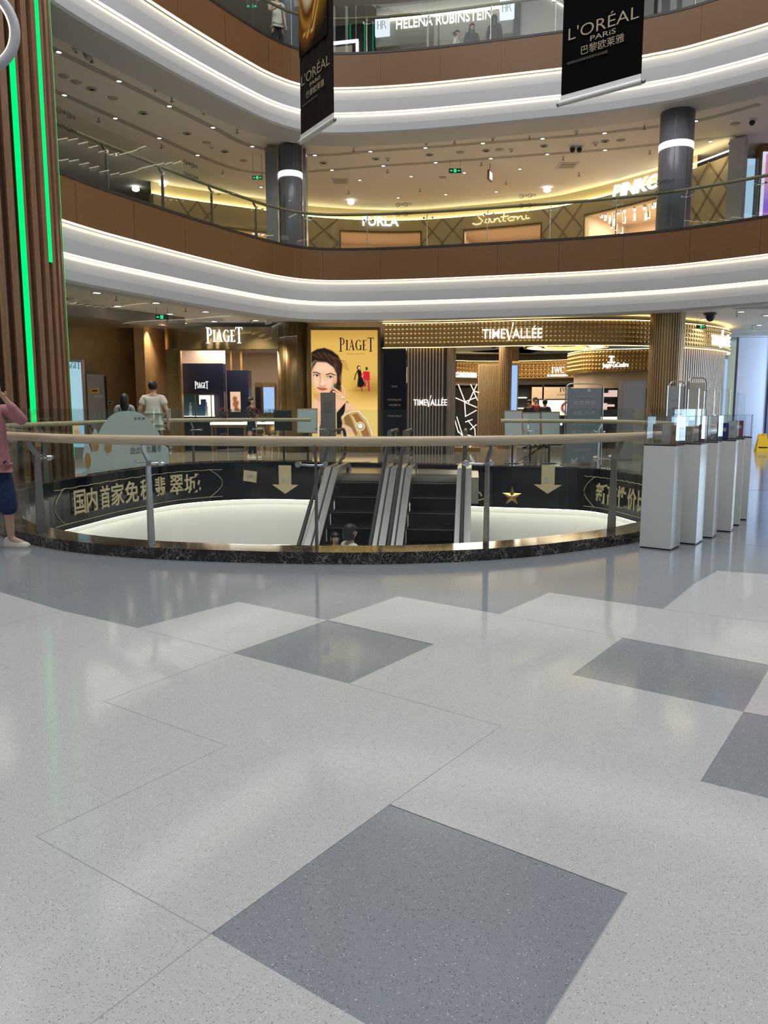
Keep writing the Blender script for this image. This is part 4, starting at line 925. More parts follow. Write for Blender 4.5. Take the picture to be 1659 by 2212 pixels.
def isign(label, G, px0, px1, py, hpx, m=M['sign_white'], off=-0.14):
    a, b = IC.s_px(px0, py, 0, IC.L, off=off), IC.s_px(px1, py, 0, IC.L, off=off); pa, pb = IC.at(a, off), IC.at(b, off)
    za = ony(px0, py, pa.y).z; zb = ony(px1, py, pb.y).z
    return sign('store_sign', label, G, (pa.x, pa.y, za), (pb.x, pb.y, za), hpx / 1663 * pa.y, m, 0.05)
isign('white illuminated capitals under the inner studded ring, beside the ribbed wall', glyphs('CONSTANTIN', .03), 984, 1029, 815, 11)
isign('white illuminated three-letter serif sign on the inner studded ring', serif('IWC'), 1191, 1217, 806, 13)
isign('small line of white illuminated capitals below the three-letter sign', glyphs('SCHAFFHAUSEN', .03), 1182, 1226, 814, 5)
# projecting drum with a lit sign, at the right of the shop
dc = pt(1330, 800, 26.2); DD = Curve([(dc.x - 1.3, 27.6), (dc.x - 1.15, 26.3), (dc.x - .45, 25.6), (dc.x + .45, 25.3), (dc.x + 1.7, 24.7)], 0.1)
dz0, dz1 = ony(1340, 800, 25.4).z, ony(1340, 756, 25.4).z
t = thing('studded_fascia', 'projecting gold studded fascia with a script sign, right part of the watch shop', 'shopfront', (0, 0, 0))
studded(t, DD, dz0, dz1, 0.0, DD.L, 0.118, 5); DD.sweep([(0.0, dz1 + 0.03), (0.06, dz1 + 0.03), (0.06, dz1 + 0.04), (0.0, dz1 + 0.04)], loop=True).build('cove_light', M['cove_warm'], t)
struct(DD.sweep([(0.25, 1.98), (0.25, dz0 + 0.05)]), 'wall_shop', M['beige'])
a, b = pt(1299, 797, 25.3), pt(1354, 792, 25.0)
sign('store_sign', 'white illuminated script-like sign with an anchor mark on the projecting studded fascia', glyphs('Jaeger-LeCoultre', .03), (a.x, 25.2, a.z), (b.x, 24.85, a.z + .02), 13 / 1663 * 25, M['sign_white'], 0.05)
a = pt(1320, 772, 25.2); mb = MB(); mb.box((a.x, 25.15, a.z - .06), (0.05, 0.05, 0.22)).box((a.x, 25.15, a.z + .02), (0.18, 0.05, 0.05)).box((a.x, 25.15, a.z - .16), (0.24, 0.05, 0.05))
tag(mb.build('anchor_emblem', M['sign_white']), 'white illuminated anchor emblem above the script sign on the studded fascia', 'emblem')
# round ceiling lamp of the shop
lc = pt(1222, 748, 25.6); t = thing('ring_chandelier', 'large flat ring chandelier with lit bars under the shop ceiling', 'ceiling lamp', (lc.x, lc.y, lc.z))
MB().lathe([(1.25, -0.05), (1.35, -0.05), (1.35, 0.05), (1.25, 0.05), (1.25, -0.05)], seg=48).build('outer_ring', M['gold'], t)
MB().lathe([(0.70, -0.04), (0.78, -0.04), (0.78, 0.04), (0.70, 0.04), (0.70, -0.04)], seg=40).build('inner_ring', M['gold_dark'], t)
mb = MB()
for k in range(10): a = k * PI / 5; mb.box((1.0 * math.cos(a), 1.0 * math.sin(a), -0.03), (0.42, 0.06, 0.04), a + .5)
mb.build('light_bar', emit('bar_lamp', (1, 0.86, 0.55), 3.0), t)
for a in (0, 2.1, 4.2): MB().tube([(math.cos(a), math.sin(a), 0.04), (math.cos(a), math.sin(a), 3.44 - lc.z)], 0.008, 6).build('hanger', M['steel_dark'], t)
# gold column with mirror and blue screen
q = pt(1090, 900, 25.5); t = thing('fluted_column', 'slim gold fluted column inside the watch shop, with a mirror strip and blue screen', 'column', (q.x, q.y, 0))
MB().lathe([(0.20, 0), (0.20, 3.45)], seg=24).build('shaft', M['gold_dark'], t); mb = MB()
for k in range(22): mb.box((0.205 * math.cos(k * PI / 11), 0.205 * math.sin(k * PI / 11), 1.72), (0.03, 0.03, 3.44), k * PI / 11)
mb.build('fluting', M['rib_gold'], t)
MB().box((0.30, 0.05, 1.72), (0.22, 0.3, 3.44)).build('mirror_strip', mat('mirror_gold', (0.6, 0.42, 0.2), 0.05, 1.0), t)
MB().box((0.28, -0.11, 1.55), (0.18, 0.02, 2.3)).build('display', M['screen_blue'], t)
q0, q1 = pt(1032, 900, 26.6), pt(1080, 900, 26.6); t = thing('slat_screen', 'tall beige slatted screen between the branch sculpture and the slim gold column', 'screen wall', (q0.x, 26.6, 0))
wd = q1.x - q0.x; MB().box((wd / 2, 0.06, 1.4), (wd, 0.06, 2.8)).build('backing', M['olive'], t); mb = MB()
for k in range(14): mb.box((wd * (k + .5) / 14, 0.0, 1.4), (0.025, 0.06, 2.8))
mb.build('slat', M['rib_gold'], t)
# branch sculpture of white rods
q = pt(1006, 975, 24.0); t = thing('branch_sculpture', 'tangle of glowing white rods standing on a low plinth at the shop entrance', 'sculpture', (q.x, 24.0, 0))
MB().box((0, 0, 0.06), (0.85, 0.5, 0.12)).build('plinth', M['gold_dark'], t)
def rodpt(x, y): return ((x - 1006) / 1663 * 24.0, 0.0, ony(x, y, 24.0).z)
rods = [((988, 830), (1003, 868)), ((1015, 830), (1022, 845)), ((1027, 830), (1010, 870)), ((980, 858), (1003, 868)), ((1003, 868), (1028, 858)), ((1000, 868), (1028, 880)), ((1022, 845), (1030, 865)), ((1022, 845), (1033, 848)), ((1003, 900), (1028, 886)),
        ((1003, 868), (1005, 900)), ((985, 900), (1000, 945)), ((982, 908), (990, 935)), ((1010, 908), (1024, 925)), ((1014, 928), (1028, 917)), ((1003, 938), (1026, 944)), ((988, 930), (1002, 945)), ((1024, 925), (1026, 944)), ((1005, 912), (1020, 906)), ((1002, 945), (998, 975)), ((1026, 944), (1010, 975))]
for k, (a, b) in enumerate(rods):
    a, b = rodpt(*a), rodpt(*b); yy = 0.12 * math.sin(k * 2.3); MB().tube([(a[0], yy, a[2]), (b[0], yy * .4, b[2])], 0.016, 8).build('rod', emit('rod_glow', (1, 0.93, 0.78), 1.3) if k == 0 else bpy.data.materials['rod_glow'], t)
# wall cabinets with the watch panel
q0, q1 = pt(1112, 1000, 29.0), pt(1335, 1000, 29.0); t = thing('wall_cabinet', 'long black wall cabinet with lit shelves at the back of the watch shop', 'cabinet', (q0.x, 29.0, 0))
wd = q1.x - q0.x; zt = ony(1200, 829, 29.0).z; MB().box((wd / 2, 0.3, zt / 2), (wd, 0.1, zt)).build('back_panel', M['black'], t)
for k in range(5): x = wd * k / 4; MB().box((x, 0.1, zt / 2), (0.06, 0.4, zt)).build('side_panel', M['black'], t)
MB().box((wd / 2, 0.1, zt), (wd, 0.42, 0.08)).build('top_panel', M['black'], t)
for px, py, wpx, hpx, mm in ((1128, 859, 20, 2.5, 'case_lit'), (1128, 882, 22, 2.5, 'case_lit'), (1310, 853, 10, 8, 'screen_pink'), (1325, 850, 16, 14, 'screen_pink'), (1316, 876, 22, 5, 'screen_pink'), (1308, 878, 6, 14, 'screen_pink'), (1320, 905, 20, 4, 'case_lit'), (1316, 925, 22, 4, 'case_lit')):
    q = pt(px, py, 29.05); MB().box((q.x - q0.x, 0.12, q.z), (wpx / 1663 * 29, 0.2, hpx / 1663 * 29)).build('lit_shelf', M[mm], t)
q2, q3 = pt(1148, 895, 28.9), pt(1262, 836, 28.9); t = thing('brand_panel', 'cream wall panel with a serif sign above a lit picture screen, inside the watch shop', 'panel', (q2.x, 28.9, 0))
wd = q3.x - q2.x; MB().box((wd / 2, 0.03, (q2.z + q3.z) / 2), (wd, 0.06, q3.z - q2.z)).build('cream_board', M['beige'], t)
flat_text(serif('IWC'), M['black'], 'lettering', t, wd * .53, pt(1200, 847, 28.9).z, .46, .17); flat_text(glyphs('SCHAFFHAUSEN'), M['black'], 'caption', t, wd * .48, pt(1200, 854, 28.9).z, .6, .045)
MB().box((wd * .54, -0.01, pt(1200, 881, 28.9).z), (wd * .86, 0.03, 38 / 1663 * 29)).build('screen_frame', M['black'], t)
def ring_pic(U, V):
    c = Canvas(U, V, 200, 100); c.c[:] = srgb(250, 235, 222); c.ell(150, 50, 46, 46, srgb(120, 40, 25), 3); c.ell(152, 52, 34, 36, srgb(225, 215, 205), 5); c.ell(150, 52, 12, 12, srgb(200, 120, 100), 5); return c.c
picture('picture', wd * .8, 32 / 1663 * 29, 40, 20, ring_pic, paint('ring_print', 1.3), t, (wd * .14, -0.03, pt(1200, 897, 28.9).z))
area('watch_shop_lamp', (4.6, 27.0, 3.42), (0, 0, 0), 5.5, 3.0, 330, (1, 0.80, 0.58))
area('watch_shop_lamp', (2.6, 25.2, 3.40), (0, 0, 0), 2.0, 1.2, 80, (1, 0.80, 0.58))
def counter(px0, px1, pyt, Y, lab):
    a, b = pt(px0, 900, Y), pt(px1, 900, Y); z = ony(px0, pyt, Y).z; t = thing('shop_counter', lab, 'counter', (a.x, Y, 0)); wd = b.x - a.x
    MB().box((wd / 2, 0.25, z / 2 - .06), (wd, 0.5, z - .12)).build('body', M['dark'], t); MB().box((wd / 2, 0.25, z - .06), (wd, 0.54, 0.1)).build('lit_top', M['case_lit'], t)
counter(1120, 1215, 912, 27.6, 'watch counter with lit top behind the white notice boards'); counter(1290, 1345, 900, 25.6, 'watch counter with lit top under the projecting fascia')
t = thing('shop_camera', 'pair of black dome cameras on the ceiling of the watch shop', 'camera'); q = pt(1075, 768, 26.0)
for dx in (-.14, .14): MB().ball((q.x + dx, 26.0, 3.36), 0.09).build('dome', M['black'], t)

# ---- left end: stone wall, lift-lobby fittings
SW0, SW1 = onz(60, 684, 3.84), onz(322, 712, 3.84); d = (SW1 - SW0); sa = math.atan2(d.y, d.x); L = d.length
mb = MB(); mid = (SW0 + SW1) / 2; nn = Vector((-math.sin(sa), math.cos(sa), 0)); c = mid + nn * 0.1; mb.box((c.x, c.y, 1.92), (L, 0.2, 3.84), sa); struct(mb, 'wall_left', M['stone'])
mb = MB(); c = SW1 + Vector((0.1, -1.2, 0)); mb.box((c.x + .12, c.y + 0.9, 1.92), (0.3, 3.0, 3.84), 0); struct(mb, 'wall_left', M['stone'])
def on_wall(px, py, off=0.0):
    u, z = onplane(px, py, SW0, SW1); p = SW0 + d.normalized() * u - nn * off; return Vector((p.x, p.y, z))
def wallbox(name, lab, cat, px0, py0, px1, py1, dep, m, extra=None):
    a, b = on_wall(px0, py1), on_wall(px1, py0); t = thing(name, lab, cat, (a.x, a.y, a.z), sa); w_ = math.hypot(b.x - a.x, b.y - a.y); h_ = b.z - a.z
    MB().box((w_ / 2, -dep / 2, h_ / 2), (w_, dep, h_)).build('body', m, t); return t, w_, h_
t, w_, h_ = wallbox('hydrant_cabinet', 'brushed steel column cabinet with yellow sticker against the stone wall', 'cabinet', 180, 810, 208, 985, 0.35, mat('brushed', (0.38, 0.36, 0.33), 0.45, 0.6))
MB().box((w_ + 0.06, -0.16, h_ / 2 - .02), (0.12, 0.3, h_ - .04)).build('dark_side', M['black'], t)
MB().box((w_ * .40, -0.355, h_ * .80), (w_ * .5, 0.01, 0.14)).build('yellow_sticker', M['yellow'], t); MB().box((w_ * .40, -0.362, h_ * .80), (w_ * .3, 0.005, 0.05)).build('sticker_print', M['black'], t)
MB().box((w_ * .6, -0.355, h_ * .735), (w_ * .6, 0.01, 0.07)).build('white_label', M['white'], t)
t, w_, h_ = wallbox('wall_terminal', 'small white wall terminal with black slot on the stone wall', 'terminal', 229, 866, 241, 873, 0.06, M['white']); MB().box((w_ / 2, -0.063, h_ / 2), (w_ * .5, 0.01, h_ * .4)).build('slot', M['black'], t)
t, w_, h_ = wallbox('notice', 'small brown notice on the stone wall left of the man in white', 'sign', 259, 857, 264, 866, 0.02, mat('notice', (0.2, 0.09, 0.05), 0.5))
dd = tag(MB().box((0, 0, 0), (1, 1, 1)).build('door_1', M['dark']), kind='structure'); a, b = on_wall(301, 985), on_wall(319, 836); dd.location = ((a.x + b.x) / 2, (a.y + b.y) / 2, b.z / 2); dd.scale = (math.hypot(b.x - a.x, b.y - a.y), 0.06, b.z); dd.rotation_euler = (0, 0, sa); dd.location -= nn * 0.02
wallbox('door_frame', 'dark frame of the lift lobby door in the stone wall', 'frame', 299, 833, 321, 838, 0.05, M['bronze'])
# pale advertising light box beside the slatted column
a, b = pt(128, 952, 20.5), pt(176, 777, 20.5); t = thing('light_box', 'pale blue advertising light box partly behind the slatted column', 'light box', (a.x, 20.5, 0)); wd = b.x - a.x
def pale(U, V):
    c = Canvas(U, V, 100, 300); c.c[:] = srgb(165, 205, 222); c.mix(0.5 * sstep(c.y, 150, 300), srgb(110, 175, 210)); c.ell(62, 235, 18, 26, srgb(215, 180, 150), 4, 20); c.ell(72, 258, 14, 22, srgb(190, 150, 120), 4, -20); return c.c
MB().box((wd / 2, 0.1, b.z / 2), (wd, 0.16, b.z)).build('cabinet', M['steel'], t)
picture('picture', wd - .06, b.z - .36, 24, 60, pale, paint('pale_print', 0.9), t, (.03, 0.015, .30))
flat_text(serif('PIAGET'), M['black'], 'lettering', t, wd * .3, pt(160, 797, 20.5).z, wd * .63, .19, y=0.008)
# round white lamp loop at the top-left corner
q = pt(-62, 58, 9.6); t = thing('ring_lamp', 'white rounded lamp loop at the edge of the slatted column, top of the picture', 'lamp', (q.x, q.y, q.z))
o = MB().lathe([(.47 + .055 * math.cos(a), .055 * math.sin(a)) for a in np.linspace(0, 2 * PI, 13)], seg=48).build('loop', M['white'], t); o.rotation_euler = (PI / 2, 0, 0.25)
o = MB().lathe([(.415, -.02), (.405, 0), (.415, .02)], seg=48).build('light_line', M['cove_soft'], t); o.rotation_euler = (PI / 2, 0, 0.25)
MB().tube([(0, 0, 0.5), (0, 0, 6.0)], 0.012, 6).build('cable', M['steel_dark'], t)

# ---- right end: hoarding, doors, daylight
a, b = pt(1583, 960, 28.2), pt(1650, 960, 28.2); struct(MB().box(((a.x + b.x) / 2, 28.3, 1.92), (b.x - a.x, 0.2, 3.84)), 'wall_right', M['hoarding'])
struct(MB().box((b.x + 0.35, 28.25, 1.92), (0.7, 0.25, 3.84)), 'door_2', M['blue_dark'])
wx = b.x + 0.75
win = tag(MB().box((wx + 2.5, 27.9, 1.95), (5.2, 0.03, 3.5)).build('window_1', M['glass_clear']), kind='structure')
mb = MB()
for k in range(5): mb.box((wx - .05 + k * 1.3, 27.9, 1.92), (0.07, 0.1, 3.84))
mb.box((wx + 2.5, 27.9, 0.1), (5.2, 0.1, 0.2)).box((wx + 2.5, 27.9, 3.7), (5.2, 0.1, 0.1)); struct(mb, 'trim_22', M['steel_dark'])
mb = MB()
for k in range(8): mb.box((17.3, 17.5 + k * 1.28, 1.95), (0.1, 0.08, 3.9))
mb.box((17.3, 22, 3.85), (0.1, 9, 0.1)).box((17.3, 22, 0.05), (0.1, 9, 0.1)); struct(mb, 'trim_23', M['steel_dark'])
win = tag(MB().box((17.3, 22, 1.95), (0.02, 9, 3.7)).build('window_2', M['glass_clear']), kind='structure')

# ================================================================== SECOND FLOOR SHOPFRONTS
S2 = [onz(px, py, 8.80) for px, py in ((330, 398), (390, 410), (600, 440), (669, 450), (769, 457), (870, 459), (971, 453), (1160, 435), (1268, 414), (1422, 372), (1500, 342))]
ST = Curve([(p.x, p.y) for p in S2], 0.2)
sq = lambda px, py=480, off=0.0: ST.s_px(px, py, off=off)
FLO = 5.66
OPEN = [('o', 478, 600, 500, ), ('f', 737, 908, 503), ('s', 1005, 1168, 492), ('p', 1264, 1424, 448)]
# wall with openings
edges = [0.0]; tops = []
for n_, x0, x1, yt in OPEN:
    a, b = sq(x0), sq(x1); edges += [a, b]; tops.append(ony((x0 + x1) / 2, yt, ST.at((a + b) / 2).y).z)
edges.append(ST.L)
mb = MB()
for k in range(0, len(edges), 2): ST.sweep([(0, FLO), (0, 8.50), (0.25, 8.50), (0.25, FLO)], mb, q0=edges[k], q1=edges[k + 1], loop=True)
for k, zt in enumerate(tops): ST.sweep([(0, zt), (0, 8.50), (0.25, 8.50), (0.25, zt)], mb, q0=edges[2 * k + 1], q1=edges[2 * k + 2], loop=True)
ST.sweep([(0.12, 8.50), (0.12, 8.93)], mb); struct(mb, 'wall_shopfronts', M['olive'])
tag(ST.sweep([(0.0, 8.53), (0.07, 8.53), (0.07, 8.54), (0.0, 8.54)], loop=True).build('cove_light', M['cove']), 'warm cove light line along the top of the second-floor shopfronts', 'cove light')
mb = MB()          # diagonal ribs on the piers
def rib(q0, z0, q1, z1, w_=0.05):
    for k in range(6):
        a, b = q0 + (q1 - q0) * k / 6, q0 + (q1 - q0) * (k + 1) / 6; za, zb = z0 + (z1 - z0) * k / 6, z0 + (z1 - z0) * (k + 1) / 6; h = w_
        A_, B_ = ST.at(a, -0.012), ST.at(b, -0.012); mb.add([(A_.x, A_.y, za - h), (B_.x, B_.y, zb - h), (B_.x, B_.y, zb + h), (A_.x, A_.y, za + h)], [(0, 1, 2, 3)])
for a, b in ((sq(385), sq(470)), (sq(668), sq(730)), (sq(912), sq(1000)), (sq(1172), sq(1260)), (sq(1428), ST.L)):
    w_ = b - a; n_ = max(1, round(w_ / 0.75)); c_ = w_ / n_
    for i in range(n_):
        for j in range(3):
            z0 = FLO + j * 0.97; z1 = min(8.48, z0 + 0.95)
            q0, q1 = a + i * c_, a + (i + 1) * c_; rib(q0, z0, q1, z1); rib(q0, z1, q1, z0)
struct(mb, 'trim_24', M['olive_line'])
# rooms behind the openings
for k, (n_, x0, x1, yt) in enumerate(OPEN):
    a, b = edges[2 * k + 1], edges[2 * k + 2]; zt = tops[k]
    mb = MB(); ST.sweep([(3.4, FLO), (3.4, zt + 0.25)], mb, q0=a - .4, q1=b + .4); ST.sweep([(0.25, zt + 0.25), (3.5, zt + 0.25)], mb, q0=a - .4, q1=b + .4)
    for q in (a - .4, b + .4): p, r = ST.at(q, .26), ST.at(q, 3.5); mb.add([(p.x, p.y, FLO), (r.x, r.y, FLO), (r.x, r.y, zt + .25), (p.x, p.y, zt + .25)], [(0, 1, 2, 3)])
    struct(mb, 'wall_shop', M['cream'])
    ST.sweep([(-0.02, FLO), (-0.02, zt + .06), (0.04, zt + .06), (0.04, FLO)], q0=a - .05, q1=a, loop=True).build('x', M['bronze'])
    mb = MB(); ST.sweep([(-0.02, FLO), (-0.02, zt + .06), (0.04, zt + .06), (0.04, FLO)], mb, q0=b, q1=b + .05, loop=True); ST.sweep([(-0.02, zt), (-0.02, zt + .06), (0.04, zt + .06), (0.04, zt)], mb, q0=a - .05, q1=b + .05, loop=True)
    o = bpy.data.objects['x']; o.name = 'trim_%d' % (25 + 2 * k); tag(o, kind='structure'); struct(mb, 'trim_%d' % (26 + 2 * k), M['bronze'])
    p = ST.at((a + b) / 2, 1.6, zt + 0.15); area('shop_lamp', p, (0, 0, ST.rot((a + b) / 2)), b - a, 1.6, (60, 90, 90, 190)[k], (1, 0.72, 0.42) if k < 3 else (1, 0.80, 0.55))
def ssign(label, G, px0, px1, py0, py1, hpx, m, off=-0.06, curved=False):
    a, b = sq(px0, py0, off), sq(px1, py1, off); pa, pb = ST.at(a, off), ST.at(b, off); za, zb = ony(px0, py0, pa.y).z, ony(px1, py1, pb.y).z; z = (za + zb) / 2
    return sign('store_sign', label, G, (pa.x, pa.y, z), (pb.x, pb.y, z), hpx / 1663 * (pa.y + pb.y) / 2 * 1.06, m, 0.05)
ssign('white illuminated bold capitals over the second-floor opening near the grey column', glyphs('FURLA', .03), 784, 861, 489, 487, 18, M['sign_white'])
ssign('large white illuminated italic capitals at the right of the second floor', [(c, [(x + .18 * y, y) for x, y in v], f) for c, v, f in glyphs('PINKO', .035)], 1322, 1424, 430, 406, 27, M['sign_white'], off=-0.08)
# hand-written sign: lit strokes
SAN = [[(.13, .80), (.20, .98), (.12, 1.0), (.02, .88), (.06, .72), (.12, .55), (.08, .38), (.0, .36), (-.06, .44)], [(.25, .62), (.18, .60), (.16, .44), (.22, .38), (.26, .60), (.27, .42), (.31, .40)], [(.33, .62), (.33, .40)], [(.33, .50), (.38, .62), (.41, .58), (.42, .40), (.45, .40)],
       [(.50, .90), (.48, .42), (.53, .40)], [(.44, .66), (.58, .68)], [(.62, .62), (.56, .52), (.60, .40), (.67, .42), (.68, .56), (.62, .62), (.72, .60)], [(.73, .62), (.73, .42), (.76, .58), (.80, .62), (.82, .42), (.86, .42)], [(.88, .64), (.88, .44), (.94, .46)], [(.90, .84), (.905, .88)]]
a, b = sq(1022, 476), sq(1148, 462); pa, pb = ST.at(a, -.06), ST.at(b, -.06); z = ony(1085, 480, (pa.y + pb.y) / 2).z
t = thing('store_sign', 'handwritten glowing sign over the second-floor opening in the middle', 'sign', (pa.x, pa.y, z), math.atan2(pb.y - pa.y, pb.x - pa.x)); wd = math.hypot(pb.x - pa.x, pb.y - pa.y)
for st in SAN: MB().tube([((x + .06) * wd / 1.02, 0, (y - .36) * .62) for x, y in st], 0.022, 8).build('letter', M['sign_warm'], t)
a, b = sq(545, 500), sq(592, 505); pa, pb = ST.at(a, .2), ST.at(b, .2); z = ony(565, 506, pa.y).z
sign('store_sign', 'white round-lettered sign in the second-floor window left of the dark pier', glyphs('OX', .03), (pa.x, pa.y, z), (pb.x, pb.y, z), 17 / 1663 * pa.y, M['sign_white'], 0.04)
# track spotlights in the right-hand shop
for k, (px, py) in enumerate(((1303, 470), (1307, 476), (1313, 482), (1319, 487), (1325, 493), (1331, 498), (1338, 505), (1329, 462), (1353, 458), (1370, 455), (1387, 453), (1402, 450), (1418, 448), (1350, 482), (1367, 476), (1387, 475), (1404, 472))):
    q = sq(px, py, 1.0); p = ST.at(q, 0.9 + 0.1 * (k % 4)); z = ony(px, py, p.y).z
    t = thing('spotlight', 'white cylinder track spotlight in the bright second-floor shop at the right', 'spotlight', (p.x, p.y, z), 0, 'track spotlights of the bright shop')
    MB().tube([(0, 0, 0.02), (0, 0, 0.22)], 0.05, 10).build('body', M['white'], t); MB().tube([(0, 0, 0.0), (0, 0, 0.02)], 0.045, 10).build('lens', M['lamp_small'], t); MB().tube([(0, 0, 0.22), (0, 0, tops[3] + .24 - z)], 0.01, 6).build('stem', M['steel_dark'], t)
# angled wall, pier, window and screen at far right
a, b = onz(1490, 345, 8.80), onz(1578, 311, 8.80); rr = math.atan2(b.y - a.y, b.x - a.x); L = (b - a).length
t_ = MB(); dirv = (b - a).normalized(); nrm = Vector((-dirv.y, dirv.x, 0))
c = (a + b) / 2 + nrm * .1; t_.box((c.x, c.y, 7.08), (L, 0.2, 2.84), rr); struct(t_, 'wall_angle', M['olive'])
mb = MB()
for i in range(2):
    for j in range(3):
        for sgn in (0, 1):
            u0, u1 = L * i / 2, L * (i + 1) / 2; z0, z1 = 5.7 + .93 * j, 5.7 + .93 * (j + 1)
            if sgn: z0, z1 = z1, z0
            p, q = a + dirv * u0 - nrm * .012, a + dirv * u1 - nrm * .012; mb.add([(p.x, p.y, z0 - .05), (q.x, q.y, z1 - .05), (q.x, q.y, z1 + .05), (p.x, p.y, z0 + .05)], [(0, 1, 2, 3)])
struct(mb, 'trim_40', M['olive_line'])
p = (a + b) / 2 - nrm * .02; tag(MB().box((p.x, p.y, 8.62), (L, 0.05, 0.02), rr).build('cove_light', M['cove']), 'short warm cove light at the top of the angled wall behind the grey column', 'cove light')
q = b + dirv * .35; struct(MB().box((q.x, q.y + .1, 7.25), (0.42, 0.3, 3.2), rr * .6), 'wall_pier', M['white'])
q = onz(1600, 330, 8.7); struct(MB().box((q.x + .05, q.y, 7.2), (0.14, 0.4, 3.1)), 'trim_41', M['steel_dark'])
g0, g1 = ony(1606, 480, q.y), ony(1636, 480, q.y); t = thing('glazed_screen', 'pale blue glazed screen between the white pier and the brown wall, second floor', 'glazing', (g0.x, q.y + .1, 5.66))
MB().box(((g1.x - g0.x) / 2, 0, 1.45), (g1.x - g0.x, 0.04, 2.9)).build('pane', M['window_day'], t); MB().box(((g1.x - g0.x) * .8, -0.04, 1.45), (0.10, 0.06, 2.9)).build('mullion', M['blue_dark'], t); MB().box(((g1.x - g0.x) / 2, 0, 2.95), (g1.x - g0.x, 0.08, 0.08)).build('head_rail', M['steel_dark'], t)
g0 = ony(1637, 480, q.y - .3); struct(MB().box((g0.x + 1.6, q.y, 7.25), (3.2, 0.3, 3.25)), 'wall_brown', M['wood_band'])
g1 = ony(1644, 480, q.y - .3); zz = ony(1650, 332, q.y).z; t = thing('wall_screen', 'pink and violet video screen in a white frame on the brown second-floor wall', 'screen', (g1.x, q.y - .17, 5.7))
MB().box((1.0, 0, (zz - 5.7) / 2), (2.0, 0.05, zz - 5.7)).build('frame', emit('frame_glow', (.75, .82, 1), .9), t)
def pinkv(U, V):
    c = Canvas(U, V, 100, 150); c.c[:] = srgb(190, 150, 215); c.ell(30, 20, 50, 25, srgb(225, 120, 150), 20); c.ell(20, 80, 40, 20, srgb(130, 90, 210), 20); c.ell(30, 110, 40, 18, srgb(225, 130, 150), 18); c.ell(30, 145, 50, 18, srgb(140, 95, 210), 18); return c.c
picture('display', 1.86, zz - 5.84, 20, 30, pinkv, paint('violet_print', 0.9), t, (.07, -0.04, .07))

# ================================================================== THIRD FLOOR SHOPFRONT
D3 = 27.2
H0 = ony(812, 81, D3); zs0 = H0.z; H1 = onz(1113, 48, zs0)
hd = (H1 - H0); hr_ = math.atan2(hd.y, hd.x); HL = math.hypot(hd.x, hd.y); hu = Vector((math.cos(hr_), math.sin(hr_), 0)); hn = Vector((-math.sin(hr_), math.cos(hr_), 0))
def on3(px, py, off=0.0):
    u, z = onplane(px, py, H0, H1); p = Vector((H0.x, H0.y, 0)) + hu * u - hn * off; return Vector((p.x, p.y, z)), u
_, zt3 = on3(900, 33)[0], on3(960, 30)[0].z; zf3 = on3(900, 90)[0].z
t = thing('shopfront', 'grey shopfront with white lettering and two white square emblems on the third floor', 'shopfront', (H0.x, H0.y, 0), hr_)
MB().box((HL / 2, 0.3, (zf3 + zt3) / 2), (HL + .06, 0.4, zt3 - zf3)).build('fascia_panel', mat('fascia_grey', (0.33, 0.31, 0.28), 0.5), t)
MB().box((HL / 2, 0.08, zt3 + .06), (HL + .06, 0.1, 0.03)).build('cove_light', M['cove_soft'], t); MB().box((HL / 2, 0.25, zt3 + .25), (HL + .06, 0.1, 0.5)).build('upper_panel', M['white'], t)
MB().box((HL / 2, 2.6, (10.76 + zf3) / 2), (HL - .1, 0.1, zf3 - 10.76 + 1.0)).build('back_wall', M['white'], t)
mb = MB()
for k in range(12): mb.box((0.1 + k * .06, 0.3, (10.76 + zf3) / 2), (0.02, 0.05, zf3 - 10.76)); mb.box((HL - .7 + k * .06, 0.3, (10.76 + zf3) / 2), (0.02, 0.05, zf3 - 10.76))
mb.build('slat', M['beige'], t)
p = H0 + hu * HL * .5 + hn * 1.5; area('shop_lamp', (p.x, p.y, zf3 + .3), (0, 0, hr_), HL * .9, 1.4, 80, (1, .95, .88))
a, b = on3(857, 67, .12)[0], on3(1063, 43, .12)[0]
G = glyphs('HELENA RUBINSTEIN', .012); sign('store_sign', 'white illuminated capitals across the grey third-floor fascia', G, (a.x, a.y, (a.z + b.z) / 2), (b.x, b.y, (a.z + b.z) / 2), 19 / 1663 * D3 * .98, M['sign_white'], 0.05)
for k, (x0, y0, x1, y1, lab) in enumerate(((813, 83, 843, 46, 'white square light box with thin initials left of the third-floor lettering'), (1080, 47, 1112, 9, 'white square light box with thin initials right of the third-floor lettering'))):
    a, ua = on3(x0, y0, .2); b, ub = on3(x1, y1, .2); zb_ = on3((x0 + x1) / 2, (y0 + y1) / 2 + 17, .2)[0].z; hgt = 36 / 1663 * D3 * 1.02
    t = thing('light_box', lab, 'sign', (a.x, a.y, zb_), hr_); wd = ub - ua
    MB().box((wd / 2, 0.08, hgt / 2), (wd, 0.14, hgt)).build('lit_face', emit('box_white', (.86, .92, 1), 1.1) if k == 0 else bpy.data.materials['box_white'], t)
    flat_text(serif('HR', -.12), M['grey_cloth2'], 'initials', t, wd * .18, hgt * .3, wd * .64, hgt * .42, y=0.004)
